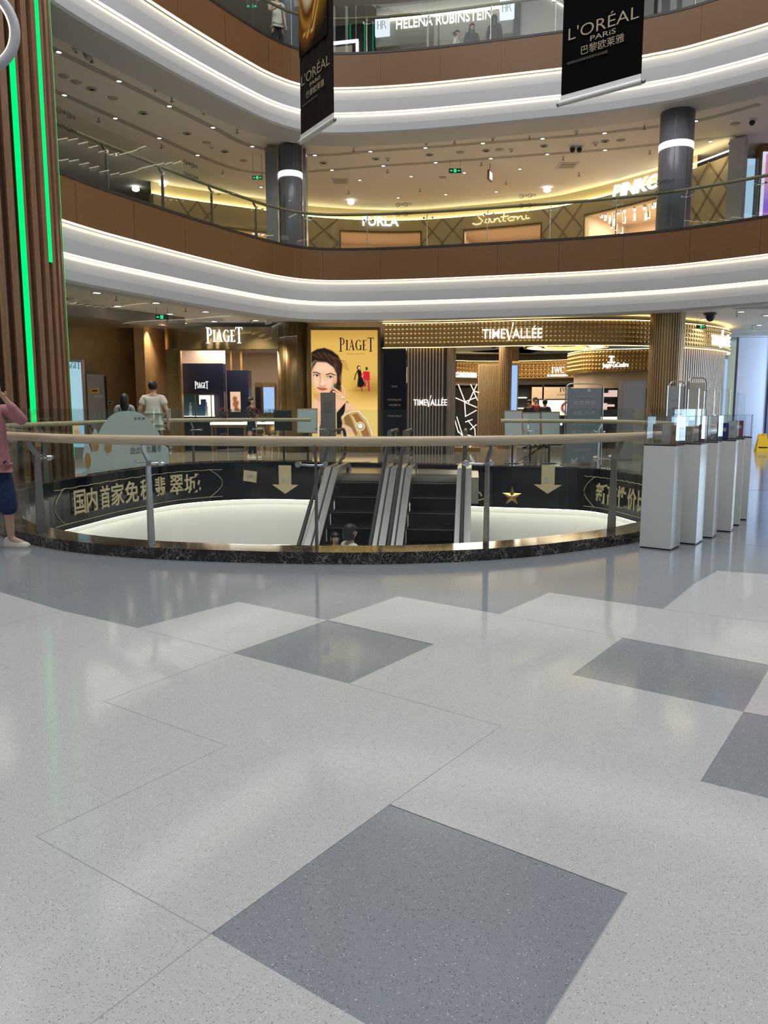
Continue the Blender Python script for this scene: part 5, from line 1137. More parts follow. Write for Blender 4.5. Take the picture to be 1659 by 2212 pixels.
# dark shop with white frame and green light lines, left of it
a, b = on3(640, 120)[0], on3(806, 60)[0]; t = thing('dark_shopfront', 'black shopfront with green light lines behind the brown banner, third floor', 'shopfront', (a.x, a.y, 10.76), hr_); wd = (b - a).xy.length
zt = on3(800, 48)[0].z - 10.76; MB().box((wd / 2, 0.1, zt / 2), (wd, 0.2, zt)).build('black_panel', M['black'], t)
for px in (788, 806, 757): u = on3(px, 80)[1] - on3(640, 120)[1]; MB().box((u, -0.02, zt / 2), (0.035, 0.03, zt)).build('light_strip', emit('green_dim', (0, 1, .25), .25) if px == 788 else bpy.data.materials['green_dim'], t)
u0, u1 = 0.2, on3(775, 95)[1] - on3(640, 120)[1]; zq = on3(750, 92)[0].z - 10.76
mb = MB(); mb.box(((u0 + u1) / 2, -.05, zq), (u1 - u0, .06, .09)).box((u1 - .04, -.05, zq / 2), (.09, .06, zq)); mb.build('white_frame', M['sign_white'], t); MB().box(((u0 + u1) / 2 - .1, -.03, zq / 2 - .12), (u1 - u0 - .25, .03, zq)).build('cream_panel', M['cream'], t)
a, b = on3(1122, 60)[0], on3(1330, 40)[0]; t = thing('shopfront', 'pale grey shopfront right of the white lettering, third floor', 'shopfront', (a.x, a.y, 10.76), hr_); wd = (b - a).xy.length
MB().box((wd / 2, 0.2, 1.7), (wd, 0.2, 3.4)).build('pale_panel', mat('pale_panel', (.55, .53, .48), .4), t); MB().box((-.08, 0.05, 1.7), (.2, .3, 3.4)).build('black_post', M['black'], t)
MB().tube([(wd * .25, 0.05, 3.4), (wd * .5, 0.05, 2.9), (wd * .62, .05, 2.2), (wd * .66, .05, 1.3)], .03, 8).build('light_curve', M['case_lit'], t)
a = ony(1500, 20, 24.5); struct(MB().box((a.x + 2.0, 25.2, 12.5), (5.5, .2, 3.5), -.5), 'wall_third', M['white'])

# ================================================================== CEILING FITTINGS
def fitting(name, label, cat, parts, group):
    t = thing(name, label, cat, (0, 0, 0), 0, group)
    for n_, mb, m in parts: mb.build(n_, m, t)
    return t
def beam(t, watts, col):      # the lamp's own downward cone
    l = bpy.data.lights.new('lamp_beam', 'SPOT'); l.energy = watts; l.color = col; l.spot_size = math.radians(110); l.spot_blend = 0.6; l.shadow_soft_size = 0.05
    o = bpy.data.objects.new('lamp_beam', l); COL.objects.link(o); o.parent = t; o.location = (0, 0, -0.02); return t
def scatter(proto, pts, z, rz=False):
    for i, (px, py) in enumerate(pts):
        p = onz(px, py, z); loc = (p.x, p.y, z)
        if i == 0: proto.location = loc
        else: dup(proto, loc, 0.0)
def lamp_parts(r, m): return [('trim_ring', MB().lathe([(r, 0.0), (r * 1.35, 0.0), (r * 1.35, -0.012), (r, -0.014)], seg=16), M['white']), ('lens', MB().lathe([(0, -0.004), (r, -0.004)], seg=16), m)]
Z2, Z1 = 8.918, 3.848
scatter(beam(fitting('downlight', 'bright recessed downlight in the first grey groove of the second-floor ceiling', 'downlight', lamp_parts(0.056, M['lamp']), 'downlights of the outer ceiling groove'), 30, (1, .80, .56)),
        [(127, 112), (257, 175), (366, 229), (460, 275), (545, 316), (680, 335), (800, 327), (919, 319), (1043, 309), (1172, 299), (1306, 287), (1503, 261)], Z2)
scatter(beam(fitting('downlight', 'bright recessed downlight in the second grey groove of the second-floor ceiling', 'downlight', lamp_parts(0.056, M['lamp']), 'downlights of the inner ceiling groove'), 30, (1, .80, .56)),
        [(139, 205), (249, 255), (344, 298), (427, 335), (717, 367), (828, 358), (941, 351), (1060, 342), (1182, 333), (1307, 324), (1535, 305)], Z2)
scatter(beam(fitting('downlight', 'small dim downlight in the second-floor ceiling nearer the shopfronts', 'downlight', lamp_parts(0.05, M['lamp_small']), 'small downlights near the shopfronts'), 14, (1, .82, .6)),
        [(777, 389), (888, 381), (1003, 373), (1123, 365), (860, 427), (963, 420), (1072, 414), (564, 404)], Z2)
scatter(fitting('ball_lamp', 'round white ball lamp glowing under the second-floor ceiling', 'lamp', [('globe', MB().ball((0, 0, -0.07), (0.13, 0.13, 0.08)), emit('ball_glow', (1, .95, .85), 4.0))], 'ball lamps of the second floor'), [(758, 433), (1182, 406), (293, 404), (352, 393)], Z2 - 0.02)
scatter(fitting('recessed_spot', 'unlit round recessed spotlight between the ceiling grooves, second floor', 'spotlight', [('trim_ring', MB().lathe([(.06, 0), (.12, 0), (.12, -.015), (.06, -.02)], seg=16), M['ceil_groove']), ('lens', MB().lathe([(0, -.003), (.06, -.003)], seg=12), M['dark'])], 'unlit spots of the second-floor ceiling'),
        [(199, 192), (310, 244), (404, 288), (486, 327), (699, 352), (812, 343), (928, 334), (1050, 325), (1175, 315), (1307, 305)], Z2)
scatter(fitting('smoke_detector', 'small round white smoke detector on the second-floor ceiling', 'smoke detector', [('base', MB().lathe([(0, -.05), (.05, -.05), (.07, -.03), (.075, 0)], seg=14), M['soffit']), ('sensor', MB().lathe([(0, -.085), (.03, -.085), (.035, -.05)], seg=10), M['ceil_groove'])], 'smoke detectors of the second-floor ceiling'),
        [(164, 106), (335, 190), (440, 241), (921, 307), (838, 342), (1065, 297), (1105, 322), (1245, 284), (1287, 309), (457, 315)], Z2)
scatter(fitting('ceiling_speaker', 'flat round grey speaker disc on the second-floor ceiling', 'speaker', [('disc', MB().lathe([(0, -.012), (.12, -.012), (.13, 0)], seg=18), M['ceil_groove'])], 'speakers of the second-floor ceiling'), [(138, 164), (165, 177), (244, 212), (446, 308), (526, 347), (1079, 323), (1341, 303), (994, 329), (956, 383), (1588, 267)], Z2)
scatter(fitting('sprinkler', 'small drop sprinkler head on the second-floor ceiling', 'sprinkler', [('stem', MB().tube([(0, 0, 0), (0, 0, -.10)], .014, 8), M['steel_dark']), ('deflector', MB().lathe([(0, -.10), (.05, -.10), (.05, -.112), (0, -.112)], seg=10), M['steel_dark'])], 'sprinklers of the second-floor ceiling'),
        [(198, 123), (371, 210), (512, 279), (213, 254), (349, 312), (481, 368), (764, 320), (982, 303), (837, 366), (1040, 350), (1144, 293), (1217, 338), (1251, 373), (1392, 271), (1404, 325), (907, 407), (753, 413), (1093, 391)], Z2)
scatter(fitting('dome_camera', 'white dome camera near the slatted column on the second-floor ceiling', 'camera', [('base', MB().lathe([(0, -.03), (.12, -.03), (.12, 0)], seg=16), M['white']), ('dome', MB().ball((0, 0, -.05), (.10, .10, .11)), M['ceil_groove'])], None), [(190, 113)], Z2)
t = fitting('dome_camera', 'twin-eye black ceiling camera in the middle of the second-floor ceiling', 'camera', [('base', MB().box((0, 0, -.03), (.36, .12, .06)), M['white']), ('lens', MB().ball((-.10, -.02, -.09), .08).ball((.10, -.02, -.09), .08), M['black'])], None); scatter(t, [(1244, 317)], Z2)
scatter(fitting('dome_camera', 'white and black dome camera on the ceiling right of the grey column, second floor', 'camera', [('base', MB().lathe([(0, -.04), (.08, -.04), (.09, 0)], seg=16), M['white']), ('dome', MB().ball((0, 0, -.08), .075), M['black'])], None), [(1625, 258)], Z2)
scatter(fitting('bullet_camera', 'bullet camera at the corner of the angled wall, second floor', 'camera', [('body', MB().tube([(0, 0, -.12), (.25, .2, -.14)], .07, 12), M['white']), ('lens', MB().tube([(-.03, -.02, -.12), (0, 0, -.12)], .06, 12), M['black']), ('mount', MB().tube([(.1, .08, -.1), (.1, .08, .0)], .03, 8), M['white'])], None), [(1580, 300)], Z2)
for (px, py), lab in (((735, 391), 'square air grille in the second-floor ceiling near the grey column and dark pier'), ((1226, 357), 'square air grille in the second-floor ceiling above the right-hand lettering')):
    t = fitting('air_grille', lab, 'air vent', [('frame', MB().box((0, 0, -.008), (.62, .62, .016)), M['soffit']), ('louver', MB().box((0, 0, -.018), (.48, .48, .012)).box((0, 0, -.026), (.3, .3, .01)), M['ceil_groove'])], None); scatter(t, [(px, py)], Z2)
# grey grooves in the second-floor ceiling follow the lamps
for k, L in enumerate(([(100, 97), (127, 112), (257, 175), (366, 229), (460, 275), (545, 316), (680, 335), (800, 327), (919, 319), (1043, 309), (1172, 299), (1306, 287), (1503, 261), (1640, 225)], [(110, 192), (139, 205), (249, 255), (344, 298), (427, 335), (520, 368), (610, 374), (717, 367), (828, 358), (941, 351), (1060, 342), (1182, 333), (1307, 324), (1420, 312), (1535, 300), (1590, 292)])):
    c = Curve([tuple(onz(px, py, Z2)[:2]) for px, py in L], 0.3); struct(c.sweep([(-0.10, 8.916), (0.10, 8.916)]), 'ceiling', M['ceil_groove'])
# exit signs: hanging green running-figure plates
def exit_sign(px, py, Y, w_, ztop, label, arrows=(True, True)):
    p = ony(px, py, Y); t = thing('exit_sign', label, 'exit sign', (p.x, Y, p.z)); h = w_ * .36
    MB().box((0, 0, 0), (w_, .03, h)).build('plate', mat('exit_plate', (.01, .10, .05), .4) if 'exit_plate' not in bpy.data.materials else bpy.data.materials['exit_plate'], t)
    g = MB(); s = h * .36; g.box((0, -.02, 0), (s * 1.5, .01, s * 1.9)).build('door_symbol', M['exit_green'], t)
    g = MB(); g.ball((s * .1, -.03, s * .62), (.16 * s, .01, .16 * s), 8, 6); g.prism([(-.2 * s, -.1 * s), (.1 * s, -.15 * s), (.3 * s, .4 * s), (0, .45 * s)], -.03, -.027); g.prism([(-.1 * s, -.1 * s), (.1 * s, -.1 * s), (-.35 * s, -.8 * s), (-.5 * s, -.75 * s)], -.03, -.027); g.prism([(0, -.1 * s), (.2 * s, -.1 * s), (.5 * s, -.6 * s), (.35 * s, -.7 * s)], -.03, -.027)
    g.build('running_figure', M['exit_plate'] if 'exit_plate' in M else bpy.data.materials['exit_plate'], t)
    g = MB()
    for sgn, on in ((-1, arrows[0]), (1, arrows[1])):
        if on: g.prism([(sgn * w_ * .20, s * .18), (sgn * w_ * .20, -s * .18), (sgn * w_ * .30, -s * .18), (sgn * w_ * .30, s * .18)][::sgn], -.02, -.016); g.prism([(sgn * w_ * .30, s * .5), (sgn * w_ * .30, -s * .5), (sgn * w_ * .42, 0)][::sgn], -.02, -.016)
    g.build('arrow', M['exit_green'], t)
    for sx in (-1, 1): MB().tube([(sx * w_ * .42, 0, h / 2), (sx * w_ * .42, 0, ztop - p.z)], .006, 6).build('hanger', M['steel_dark'], t)
exit_sign(983, 369, 25.0, 0.38, 8.92, 'green exit sign hanging in the middle of the second-floor ceiling'); exit_sign(556, 384, 24.4, 0.31, 8.92, 'green exit sign hanging left of the dark pier, second floor')
exit_sign(544, 14, 24.0, 0.33, 15.2, 'green exit sign on the third floor at the top of the picture')
exit_sign(350, 685, 20.0, 0.34, 3.85, 'green exit sign hanging on the ground floor left of the gold fascia', (True, False)); exit_sign(1514, 706, 21.5, 0.26, 3.85, 'green exit sign hanging in front of the studded fascia right of the fluted column', (False, True))
q = ony(1058, 380, 25.4); t = thing('hanging_sign', 'small square lit sign hanging edge-on from the second-floor ceiling', 'sign', (q.x, 25.4, q.z), 1.15)
MB().box((0, 0, 0), (.34, .07, .30)).build('case', M['bronze'], t); MB().box((0, -.04, 0), (.26, .01, .22)).build('lit_face', M['sign_white'], t); MB().tube([(0, 0, .15), (0, 0, 8.92 - q.z)], .01, 6).build('rod', M['steel_dark'], t)
# ground-floor ceiling
scatter(beam(fitting('downlight', 'recessed downlight in the ground-floor ceiling left of the gold shopfront', 'downlight', lamp_parts(0.09, M['lamp_ground']), 'ground-floor downlights by the stone wall'), 170, (1, .83, .60)),
        [(209, 632), (254, 661), (337, 654), (367, 678), (444, 673), (397, 698), (463, 694), (552, 692), (224, 707), (272, 713), (321, 719), (335, 701)], Z1)
scatter(beam(fitting('downlight', 'recessed downlight in the ground-floor ceiling over the right lane', 'downlight', lamp_parts(0.09, M['lamp_ground']), 'ground-floor downlights of the right lane'), 170, (1, .83, .60)), [(1601, 673), (1521, 689), (1655, 681), (1640, 702)], Z1)
scatter(fitting('sprinkler', 'drop sprinkler head on the ground-floor ceiling', 'sprinkler', [('stem', MB().tube([(0, 0, 0), (0, 0, -.09)], .012, 8), M['steel_dark']), ('deflector', MB().lathe([(0, -.09), (.045, -.09), (.045, -.1), (0, -.1)], seg=10), M['steel_dark'])], 'sprinklers of the ground-floor ceiling'), [(251, 640), (401, 665), (541, 691), (349, 702), (1592, 676), (1626, 702)], Z1)
scatter(fitting('ceiling_speaker', 'flat round speaker disc on the ground-floor ceiling', 'speaker', [('disc', MB().lathe([(0, -.012), (.12, -.012), (.13, 0)], seg=18), M['soffit'])], 'speakers of the ground-floor ceiling'), [(190, 651), (292, 667), (1646, 664)], Z1)
scatter(fitting('ceiling_speaker', 'white bowl-shaped speaker under the ground-floor ceiling by the slatted column', 'speaker', [('bowl', MB().lathe([(0, -.14), (.1, -.13), (.15, -.08), (.16, 0)], seg=18), M['soffit'])], None), [(152, 645)], Z1)
scatter(fitting('dome_camera', 'black dome camera on the ground-floor ceiling right of the fluted column', 'camera', [('base', MB().lathe([(0, -.05), (.17, -.05), (.18, 0)], seg=16), M['black']), ('dome', MB().ball((0, 0, -.09), (.12, .12, .14)), M['black'])], None), [(1535, 676)], Z1)
scatter(fitting('bullet_camera', 'white bullet camera under the ground-floor ceiling above the gold fascia end', 'camera', [('body', MB().tube([(0, 0, -.1), (.12, .14, -.06)], .05, 10), M['white']), ('mount', MB().tube([(.05, .06, -.06), (.05, .06, 0)], .02, 6), M['white'])], None), [(574, 690)], Z1)
for px, lab in ((927, 'left white box camera above the studded fascia'), (940, 'right white box camera above the studded fascia')):
    p = ony(px, 695, 22.75); t = thing('box_camera', lab, 'camera', (p.x, 22.75, p.z)); MB().box((0, 0, 0), (.11, .16, .09)).build('housing', M['white'], t); MB().box((0, -.085, 0), (.04, .01, .05)).build('lens', M['black'], t); MB().tube([(0, .03, .04), (0, .03, 3.85 - p.z)], .012, 6).build('mount', M['white'], t)
t = fitting('air_grille', 'slim air grille in the ground-floor ceiling above the gold shopfront', 'air vent', [('frame', MB().box((0, 0, -.008), (.9, .5, .016)), M['soffit']), ('louver', MB().box((0, 0, -.018), (.8, .4, .012)), M['ceil_groove'])], None); scatter(t, [(450, 690)], Z1)
t = fitting('air_grille', 'slim air grille in the ground-floor ceiling over the right lane', 'air vent', [('frame', MB().box((0, 0, -.008), (.9, .5, .016)), M['soffit']), ('louver', MB().box((0, 0, -.018), (.8, .4, .012)), M['ceil_groove'])], None); scatter(t, [(1632, 664)], Z1)
mb = MB(); a, b, c, d_ = [onz(*q, 3.80) for q in ((140, 655), (400, 690), (140, 692), (140, 676))]     # brown wedge-shaped slab just under the ceiling
mb.slab([(a.x - 3, a.y), (a.x + 0, a.y), (b.x, b.y), (c.x - 3, c.y - 1)], 3.55, 3.85); struct(mb, 'ceiling_wedge', mat('wedge_brown', (0.20, 0.15, 0.10), 0.4))

# ================================================================== BANNERS
def banner(name, label, A, Bq, zbar, cloth, texts, ztop, pic=None):
    A = Vector((A.x, A.y)); Bq = Vector((Bq.x, Bq.y)); W = (Bq - A).length; t = thing(name, label, 'banner', (A.x, A.y, zbar), math.atan2(Bq.y - A.y, Bq.x - A.x))
    mb = MB(); n = 24
    vs = [(0.05 + (W - .10) * i / n, 0.012 * math.sin(i * 1.1) * (1 if k == 0 else .4) + s * 0.003, z) for s in (0, 1) for k, z in enumerate((0.06, ztop - zbar)) for i in range(n + 1)]
    m_ = n + 1; fs = [(i, i + 1, m_ + i + 1, m_ + i) for i in range(n)] + [(2 * m_ + i + 1, 2 * m_ + i, 3 * m_ + i, 3 * m_ + i + 1) for i in range(n)]; mb.add(vs, fs, 0, True); mb.build('cloth', cloth, t)
    MB().tube([(0.03, 0, .04), (W - .03, 0, .04)], .05, 12).box((W / 2, 0, .12), (W - .10, .03, .10)).build('bottom_bar', M['banner_bar'], t)
    mb = MB()
    for x in (0.0, W): mb.ball((x, 0, .03), .04)
    mb.build('end_cap', M['steel_dark'], t)
    mb = MB()
    for x in (0.06, W - .06): mb.tube([(x, .02, ztop - zbar), (x, .02, 17 - zbar)], .006, 6)
    mb.build('wire', M['steel_dark'], t)
    A3 = Vector((A.x, A.y, 0)); B3 = Vector((Bq.x, Bq.y, 0))
    for G, x0, y0, x1, y1, hpx, m in texts:      # picture points of the base line
        u0, z0 = onplane(x0, y0, A3, B3); u1, z1 = onplane(x1, y1, A3, B3); zt_ = onplane(x0, y0 - hpx, A3, B3)[1]
        flat_text(G, m, 'print', t, u0, (z0 + z1) / 2 - zbar, u1 - u0, zt_ - z0, y=-0.022)
    return t, A3, B3
LOR = glyphs("L'ORÉAL", -.006)
bA, bB = onz(1206, 230, 7.0), onz(1390, 180, 7.0)
banner('hanging_banner', 'black hanging banner with pale lettering at the upper right of the atrium', bA, bB, 7.0, M['banner_black'],
       [(LOR, 1229, 88, 1381, 40, 32, M['banner_text']), (glyphs('PARiS', .004), 1276, 90, 1331, 72, 11, M['banner_text']), (glyphs('巴黎欧莱雅', .0), 1256, 119, 1349, 92, 19, M['banner_text']), (glyphs('*欧莱雅金致臻颜花蜜奢养润泽面霜', .0), 1225, 141, 1313, 116, 6, mat('banner_small', (.11, .085, .065), .6))], 14.5)
bA, bB = onz(648, 312, 7.0), onz(723, 262, 7.0)
t, A3, B3 = banner('hanging_banner', 'brown-black hanging banner with a golden drop print, in front of the left column', bA, bB, 7.0, M['banner_brown'],
       [(LOR, 653, 186, 714, 140, 27, M['banner_text']), (glyphs('PARiS', .004), 671, 187, 694, 171, 8.5, M['banner_text']), (glyphs('巴黎欧莱雅', .0), 664, 212, 702, 186, 15, M['banner_text']), (glyphs('*欧莱雅金致臻颜花蜜奢养润泽面霜', .0), 654, 231, 688, 209, 4, M['banner_small'] if 'banner_small' in M else bpy.data.materials['banner_small'])], 14.5)
u1, zt = onplane(719, 2, A3, B3); zlo = onplane(665, 74, A3, B3)[1]
def drop(U, V):
    c = Canvas(U, V, 100, 220); c.c[:] = (0.014, 0.009, 0.008)
    c.ell(45, 95, 52, 112, srgb(150, 95, 25), 8, 10); c.ell(45, 95, 48, 106, srgb(70, 35, 8), 5, 10); c.ell(46, 90, 43, 98, srgb(205, 145, 60), 5, 10); c.ell(46, 88, 39, 92, srgb(95, 50, 12), 4, 10); c.ell(46, 80, 35, 80, srgb(214, 190, 150), 5, 10); c.ell(50, 70, 28, 66, srgb(235, 225, 200), 8, 10)
    for k in range(5): c.line([(12 + k * 6, 190 + 3 * k), (50, 205 - k * 9), (88 - 4 * k, 150 - k * 8)], 4, srgb(235, 190, 110) if k % 2 else srgb(120, 65, 15), 3)
    c.ell(85, 150, 16, 34, srgb(150, 110, 30), 16, 20, .7); return c.c
picture('drop_print', 1.30, 3.0, 60, 120, drop, paint('drop_print', 0.0, 0.9, 0.05), t, (0.08, -0.03, zlo - 7.0 - .35))

# ================================================================== GRAPHICS ON THE VOID FASCIA
def oq(px, py, lo, hi): return O.s_px(px, py, lo, hi, off=-0.335)
VO = -0.345
def plate(name, label, cat, px, py, G=None, polys=None, size=None, m=M['print_gold'], lo=0, hi=None, depth=0.012, group=None):
    q = oq(px, py, lo, hi); p = O.at(q, VO); z = ony(px, py, p.y).z; t = thing(name, label, cat, (p.x, p.y, z), O.rot(q), group); return t, p
qf0, qf1 = oq(100, 1080, 3.0, 11.0), oq(520, 1040, 8.0, 18.0)
g0, g1 = oq(157, 1090, 3.0, 14.0), oq(428, 1050, 6.0, 18.0)
txt = '国内首家免税翡翠城'; t = thing('wall_lettering', 'large gold Chinese characters on the black fascia at the left of the void', 'lettering', O.at((g0 + g1) / 2, VO, -0.4))
base = Vector(t.location)
for ch, (x0, x1) in zip(txt, ((157, 181), (184, 207), (213, 234), (238, 265), (268, 297), (300, 326), (333, 354), (367, 392), (398, 427))):
    yy = 1092 - (x0 - 157) * .157; qa_, qb_ = oq(x0, yy, 2.0, 14.0), oq(x1, yy, 2.0, 14.0); q = (qa_ + qb_) / 2; p = O.at(q, VO - .035 - (.04 if ch == '城' else 0)); vs, fs = tmesh(ch, .012); xs = [v[0] for v in vs]; ys = [v[1] for v in vs]; mb = MB()
    solid(vs, fs, abs(qb_ - qa_) / (max(xs) - min(xs)), 0.44 / (max(ys) - min(ys)), (min(xs) + max(xs)) / 2, min(ys), .01, mb)
    o = mb.build('character', M['print_gold'], t, (p.x - base.x, p.y - base.y, -0.57 + .4)); o.rotation_euler = (0, 0, O.rot(q))
g0, g1 = oq(1290, 1070, 18, 26), oq(1400, 1080, 18, 26)
txt = '新高性价比'; t = thing('wall_lettering', 'gold Chinese characters on the black fascia at the right, beside the white plinths', 'lettering', O.at((g0 + g1) / 2, VO, -0.4)); base = Vector(t.location); cw = abs(g1 - g0) / len(txt)
for i, ch in enumerate(txt):
    q = min(g0, g1) + (i + .5) * cw; p = O.at(q, VO - .035); vs, fs = tmesh(ch, .02); xs = [v[0] for v in vs]; ys = [v[1] for v in vs]; mb = MB()
    solid(vs, fs, cw * .85 / (max(xs) - min(xs)), 0.42 / (max(ys) - min(ys)), (min(xs) + max(xs)) / 2, min(ys), .01, mb)
    o = mb.build('character', M['print_gold'], t, (p.x - base.x, p.y - base.y, -0.60 + .4)); o.rotation_euler = (0, 0, O.rot(q))
# thin framing lines
for name, lab, qs0, qs1 in (('wall_line', 'thin gold outline framing the characters on the left black fascia', oq(118, 1100, 2.0, 12.0), oq(480, 1040, 7.0, 18.0)), ('wall_line', 'thin gold outline framing the characters on the right black fascia', oq(1262, 1060, 16, 25), oq(1420, 1080, 18, 26))):
    mb = MB(); n = 40; q0, q1 = min(qs0, qs1), max(qs0, qs1); P_ = [O.at(q0 + (q1 - q0) * k / n, VO, -0.06 - .02 * abs(math.sin(k))) for k in range(n + 1)]; mb.tube(P_, .006, 6); mb.tube([Vector((p.x, p.y, -0.70)) for p in P_], .006, 6)
    for q in (q0, q1): mb.tube([O.at(q + (0.35 if q == q0 else -.35) * (1 - math.sin(PI * k / 10)) - (.0 if q == q0 else 0), VO, -0.06 - .064 * k) for k in range(11)], .006, 6)
    tag(mb.build(name, M['print_gold']), lab, 'graphic')
for px, lab, lo, hi in ((617, 'gold down arrow with a floor number on the fascia left of the escalators', 8, 18), (1183, 'gold down arrow with a floor number on the fascia right of the escalators', 14, 26)):
    t, p = plate('floor_arrow', lab, 'sign', px, 1035, lo=lo, hi=hi); k = p.y / 1663; z0 = t.location.z
    MB().prism([(-14 * k, 30 * k), (-14 * k, -12 * k), (-30 * k, -12 * k), (0, -32 * k), (30 * k, -12 * k), (14 * k, -12 * k), (14 * k, 30 * k)], -.006, .004).build('arrow', M['print_gold'], t)
    flat_text(glyphs('B1', .01), M['white'], 'lettering', t, -8 * k, -8 * k, 16 * k, 12 * k, y=-.012)
t, p = plate('wall_star', 'gold five-pointed star on the fascia under the right arrow', 'decoration', 1106, 1072, lo=14, hi=26); k = p.y / 1663; mb = MB()
for i in range(5):
    a = PI / 2 + i * 2 * PI / 5; R, r = 22 * k, 9 * k; V = lambda a_, r_: (r_ * math.cos(a_), 0, r_ * math.sin(a_)); mb.add([V(a, R), V(a + PI / 5, r), (0, -.05, 0), V(a - PI / 5, r)], [(0, 1, 2), (0, 2, 3)])
mb.build('star', M['gold'], t)
t, p = plate('wall_envelope', 'gold envelope with a white starburst on the fascia left of the arrow', 'decoration', 541, 1028, lo=6, hi=18); k = p.y / 1663
MB().prism([(-15 * k, -10 * k), (13 * k, -15 * k), (15 * k, 9 * k), (-13 * k, 13 * k)], -.01, .0).build('envelope', M['print_gold'], t)
mb = MB()
for i in range(4): a = i * PI / 4; mb.prism([(12 * k * math.cos(a), 12 * k * math.sin(a)), (1.2 * k * math.cos(a + PI / 2), 1.2 * k * math.sin(a + PI / 2)), (-12 * k * math.cos(a), -12 * k * math.sin(a)), (-1.2 * k * math.cos(a + PI / 2), -1.2 * k * math.sin(a + PI / 2))], -.02, -.012)
mb.build('starburst', M['white'], t)
t, p = plate('wall_scroll', 'black box with a gold scroll on the fascia right of the escalators', 'decoration', 1045, 1055, lo=12, hi=24); k = p.y / 1663
MB().box((0, -.06, 0), (40 * k, .12, 70 * k)).build('box', M['black'], t); MB().tube([(-14 * k + 12 * k * math.cos(a) * (1 - a / 12), -.13, -16 * k + 10 * k * math.sin(a)) for a in np.linspace(0, 5, 24)] + [(8 * k, -.13, -20 * k), (15 * k, -.13, -10 * k)], .018, 8).build('scroll', M['print_gold'], t)

# egg-shaped sticker film on the far left glass panels, facing the void
def film(q0, q1, z0, z1, label, mirrored=False):
    mid = O.at((q0 + q1) / 2, -.275, z0); t = thing('window_sticker', label, 'sticker', mid); mb = MB(); n = 28; rows = []
    for k in range(n + 1):
        u = k / n; q = q0 + (q1 - q0) * u; h = max(0.05, (1 - abs(2 * u - 1.08) ** 2.6)) if u < .97 else .3; h = min(1, h)
        p = O.at(q, -.275); r = O.at(q, -.272); rows.append((p, r, z0 + (z1 - z0) * h))
    V = []
    for p, r, zt in rows: V += [(p.x - mid.x, p.y - mid.y, 0), (p.x - mid.x, p.y - mid.y, zt - z0), (r.x - mid.x, r.y - mid.y, zt - z0), (r.x - mid.x, r.y - mid.y, 0)]
    F = [(k * 4 + e, k * 4 + (e + 1) % 4, k * 4 + 4 + (e + 1) % 4, k * 4 + 4 + e) for k in range(n) for e in range(4)]; mb.add(V, F); mb.build('film', M['sage'], t)
    def word(s_, ua, ub, za, hh, m=M['grey_txt']):
        for i, ch in enumerate(s_):
            u = ua + (ub - ua) * (i + .5) / len(s_); q = q0 + (q1 - q0) * u; p = O.at(q, -.279); vs, fs = tmesh(ch, 0.0); xs = [v[0] for v in vs]; ys = [v[1] for v in vs]; b_ = MB(); cw_ = abs(q1 - q0) * (ub - ua) / len(s_) * .82
            solid(vs, fs, cw_ / max(.2, max(xs) - min(xs)), hh / (max(ys) - min(ys)), (min(xs) + max(xs)) / 2, min(ys), .002, b_); o = b_.build('lettering', m, t, (p.x - mid.x, p.y - mid.y, za)); o.rotation_euler = (0, 0, O.rot(q))
    word('免税进口香水', .55, .92, (z1 - z0) * .42, .13); word('由此下负一楼', .55, .92, (z1 - z0) * .24, .15); word('免税城', .60, .74, (z1 - z0) * .84, .06)
    am, ci = mat('amber_print', (.36, .21, .05), .4), M['board']
    for u, w_, h_, zz in ((.16, .05, .40, .52), (.30, .06, .42, .48), (.06, .05, .5, .30)):      # perfume drops
        q = q0 + (q1 - q0) * u; p = O.at(q, -.280); W_, H_ = abs(q1 - q0) * w_, (z1 - z0) * h_ * .5; b_ = MB(); cc = (0, 0, 0)
        vs = [(W_ * math.sin(a) * (1.0 - .45 * (math.cos(a) > 0) * math.cos(a)), 0.0, H_ * math.cos(a)) for a in np.linspace(0, 2 * PI, 25)[:-1]]
        b_.add(vs, [tuple(range(24))[::-1]]); o = b_.build('drop_print', ci, t, (p.x - mid.x, p.y - mid.y, (z1 - z0) * zz)); o.rotation_euler = (0, 0, O.rot(q))
        b_ = MB(); vs = [(W_ * .7 * math.cos(a), -.004, H_ * .5 * math.sin(a) - H_ * .35) for a in np.linspace(0, 2 * PI, 21)[:-1]]; b_.add(vs, [tuple(range(20))]); o = b_.build('amber_print', am, t, (p.x - mid.x, p.y - mid.y, (z1 - z0) * zz)); o.rotation_euler = (0, 0, O.rot(q))
    return t
f0, f1 = oq(182, 960, 3.0, 12.0), oq(368, 960, 6.0, 18.0)
zt = ony(285, 888, O.at((f0 + f1) / 2, -.28).y).z
film(f0, f1, 0.12, zt, 'pale green egg-shaped sticker with Chinese text and amber drops on the far left glass')
